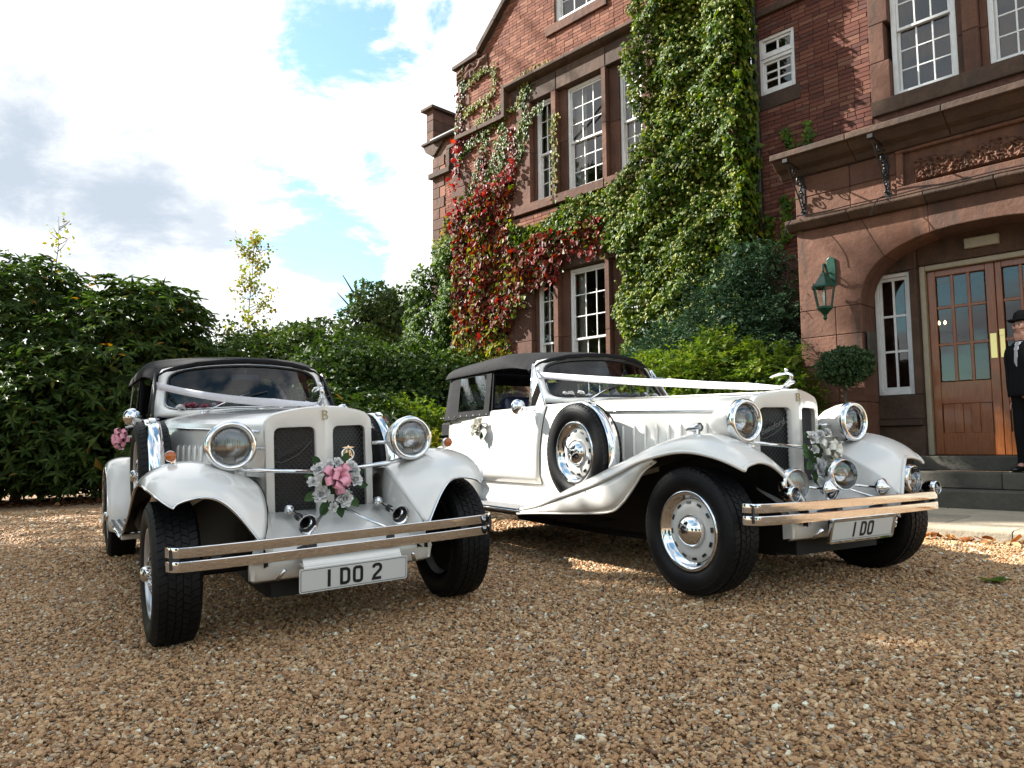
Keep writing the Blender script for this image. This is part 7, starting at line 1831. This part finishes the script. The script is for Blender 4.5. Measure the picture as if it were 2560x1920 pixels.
# clothes
RG = [(.775, .180, .132), (.80, .184, .136), (.92, .176, .126), (1.05, .166, .120), (1.16, .178, .124), (1.24, .188, .120), (1.295, .172, .106), (1.330, .118, .086), (1.352, .070, .068)]
def ring(z_, rx_, ry_): return [(rx_ * math.copysign(abs(math.cos(a_)) ** .85, math.cos(a_)), ry_ * math.copysign(abs(math.sin(a_)) ** .85, math.sin(a_)), z_) for a_ in [2 * math.pi * i / 28 for i in range(28)]]
m = MB(); m.loft([ring(.775, .150, .105)] + [ring(*r_) for r_ in RG], True)
for sg in (1, -1):
    m.tube(cr([(.150 * sg, 0, 1.275), (.200 * sg, .012, 1.20), (.222 * sg, .032, 1.02), (.214 * sg, .020, .90), (.204 * sg, .014, .785)], 4), [.070, .070, .069, .067, .065, .063, .061, .059, .058, .057, .056, .055, .053, .052, .050, .049, .048], 16)
m.obj('jacket', MT['suit'], man, smooth=True)
def fy(z_): return -float(np.interp(z_, [r_[0] for r_ in RG], [r_[2] for r_ in RG])) - .004
m = MB()
for sg in (1, -1): m.tube(cr([(.085 * sg, 0, .84), (.09 * sg, 0, .66), (.094 * sg, -.008, .46), (.098 * sg, .008, .25), (.098 * sg, .012, .045)], 4), [.098, .096, .093, .090, .087, .083, .080, .077, .075, .074, .073, .072, .071, .070, .070, .070, .071], 16)
m.obj('trousers', MT['suit'], man, smooth=True)
for sg in (1, -1):
    skin_mesh('shoe', [(.092 * sg, .05, .04), (.092 * sg, -.03, .045), (.094 * sg, -.12, .030), (.095 * sg, -.17, .024)], [(0, 1), (1, 2), (2, 3)], [(.036, .038), (.04, .042), (.04, .03), (.03, .022)], 'shoe', man)
MB().loft([[Vector((x_ * w_, fy(z_) + .010 * x_ * x_, z_)) for x_ in (-1, -.5, 0, .5, 1)] for z_, w_ in ((1.335, .050), (1.31, .052), (1.26, .044), (1.18, .030), (1.08, .006))]).obj('shirt_front', MT['shirt'], man, smooth=True, fixn=False)
MB().lathe([(.066, 1.318), (.066, 1.345), (.060, 1.372)], 24).obj('collar', MT['shirt'], man, smooth=True)
MB().loft([[Vector((x_ * w_, fy(z_) - .005, z_)) for x_ in (-1, 0, 1)] for z_, w_ in ((1.338, .012), (1.315, .016), (1.25, .013), (1.13, .018), (1.09, .004))]).obj('tie', MT['tie'], man, smooth=True, fixn=False)
MB().lathe([(.0005, 1.655), (.05, 1.650), (.082, 1.625), (.092, 1.585), (.093, 1.545), (.098, 1.540), (.128, 1.545), (.140, 1.556), (.142, 1.552), (.128, 1.536), (.094, 1.532)], 36, Matrix.Translation((0, -.004, .012))).obj('bowler_hat', MT['felt'], man, smooth=True)
MB().lathe([(.0945, 1.545), (.0950, 1.575)], 36, Matrix.Translation((0, -.004, .012))).obj('hat_band', MT['suit'], man)
MB().lathe([(.080, 1.44), (.086, 1.48), (.090, 1.54)], 24, Matrix.Translation((0, .004, 0)), a0=R(10), a1=R(170)).obj('hair', MT['hair'], man, smooth=True)
for sg in (1, -1):
    MB().lathe([(.0005, -.009), (.009, 0), (.0005, .009)], 10, Matrix.Translation((.030 * sg, -.096, 1.505))).obj('eye', MT['ink'], man, smooth=True)
    MB().tube([(.016 * sg, -.106, 1.522), (.032 * sg, -.103, 1.526), (.046 * sg, -.092, 1.521)], .005, 6).obj('eyebrow', MT['hair'], man)
MB().tube([(-.017, -.100, 1.442), (0, -.106, 1.441), (.017, -.100, 1.442)], .003, 6).obj('mouth', MT['petalpink'], man)
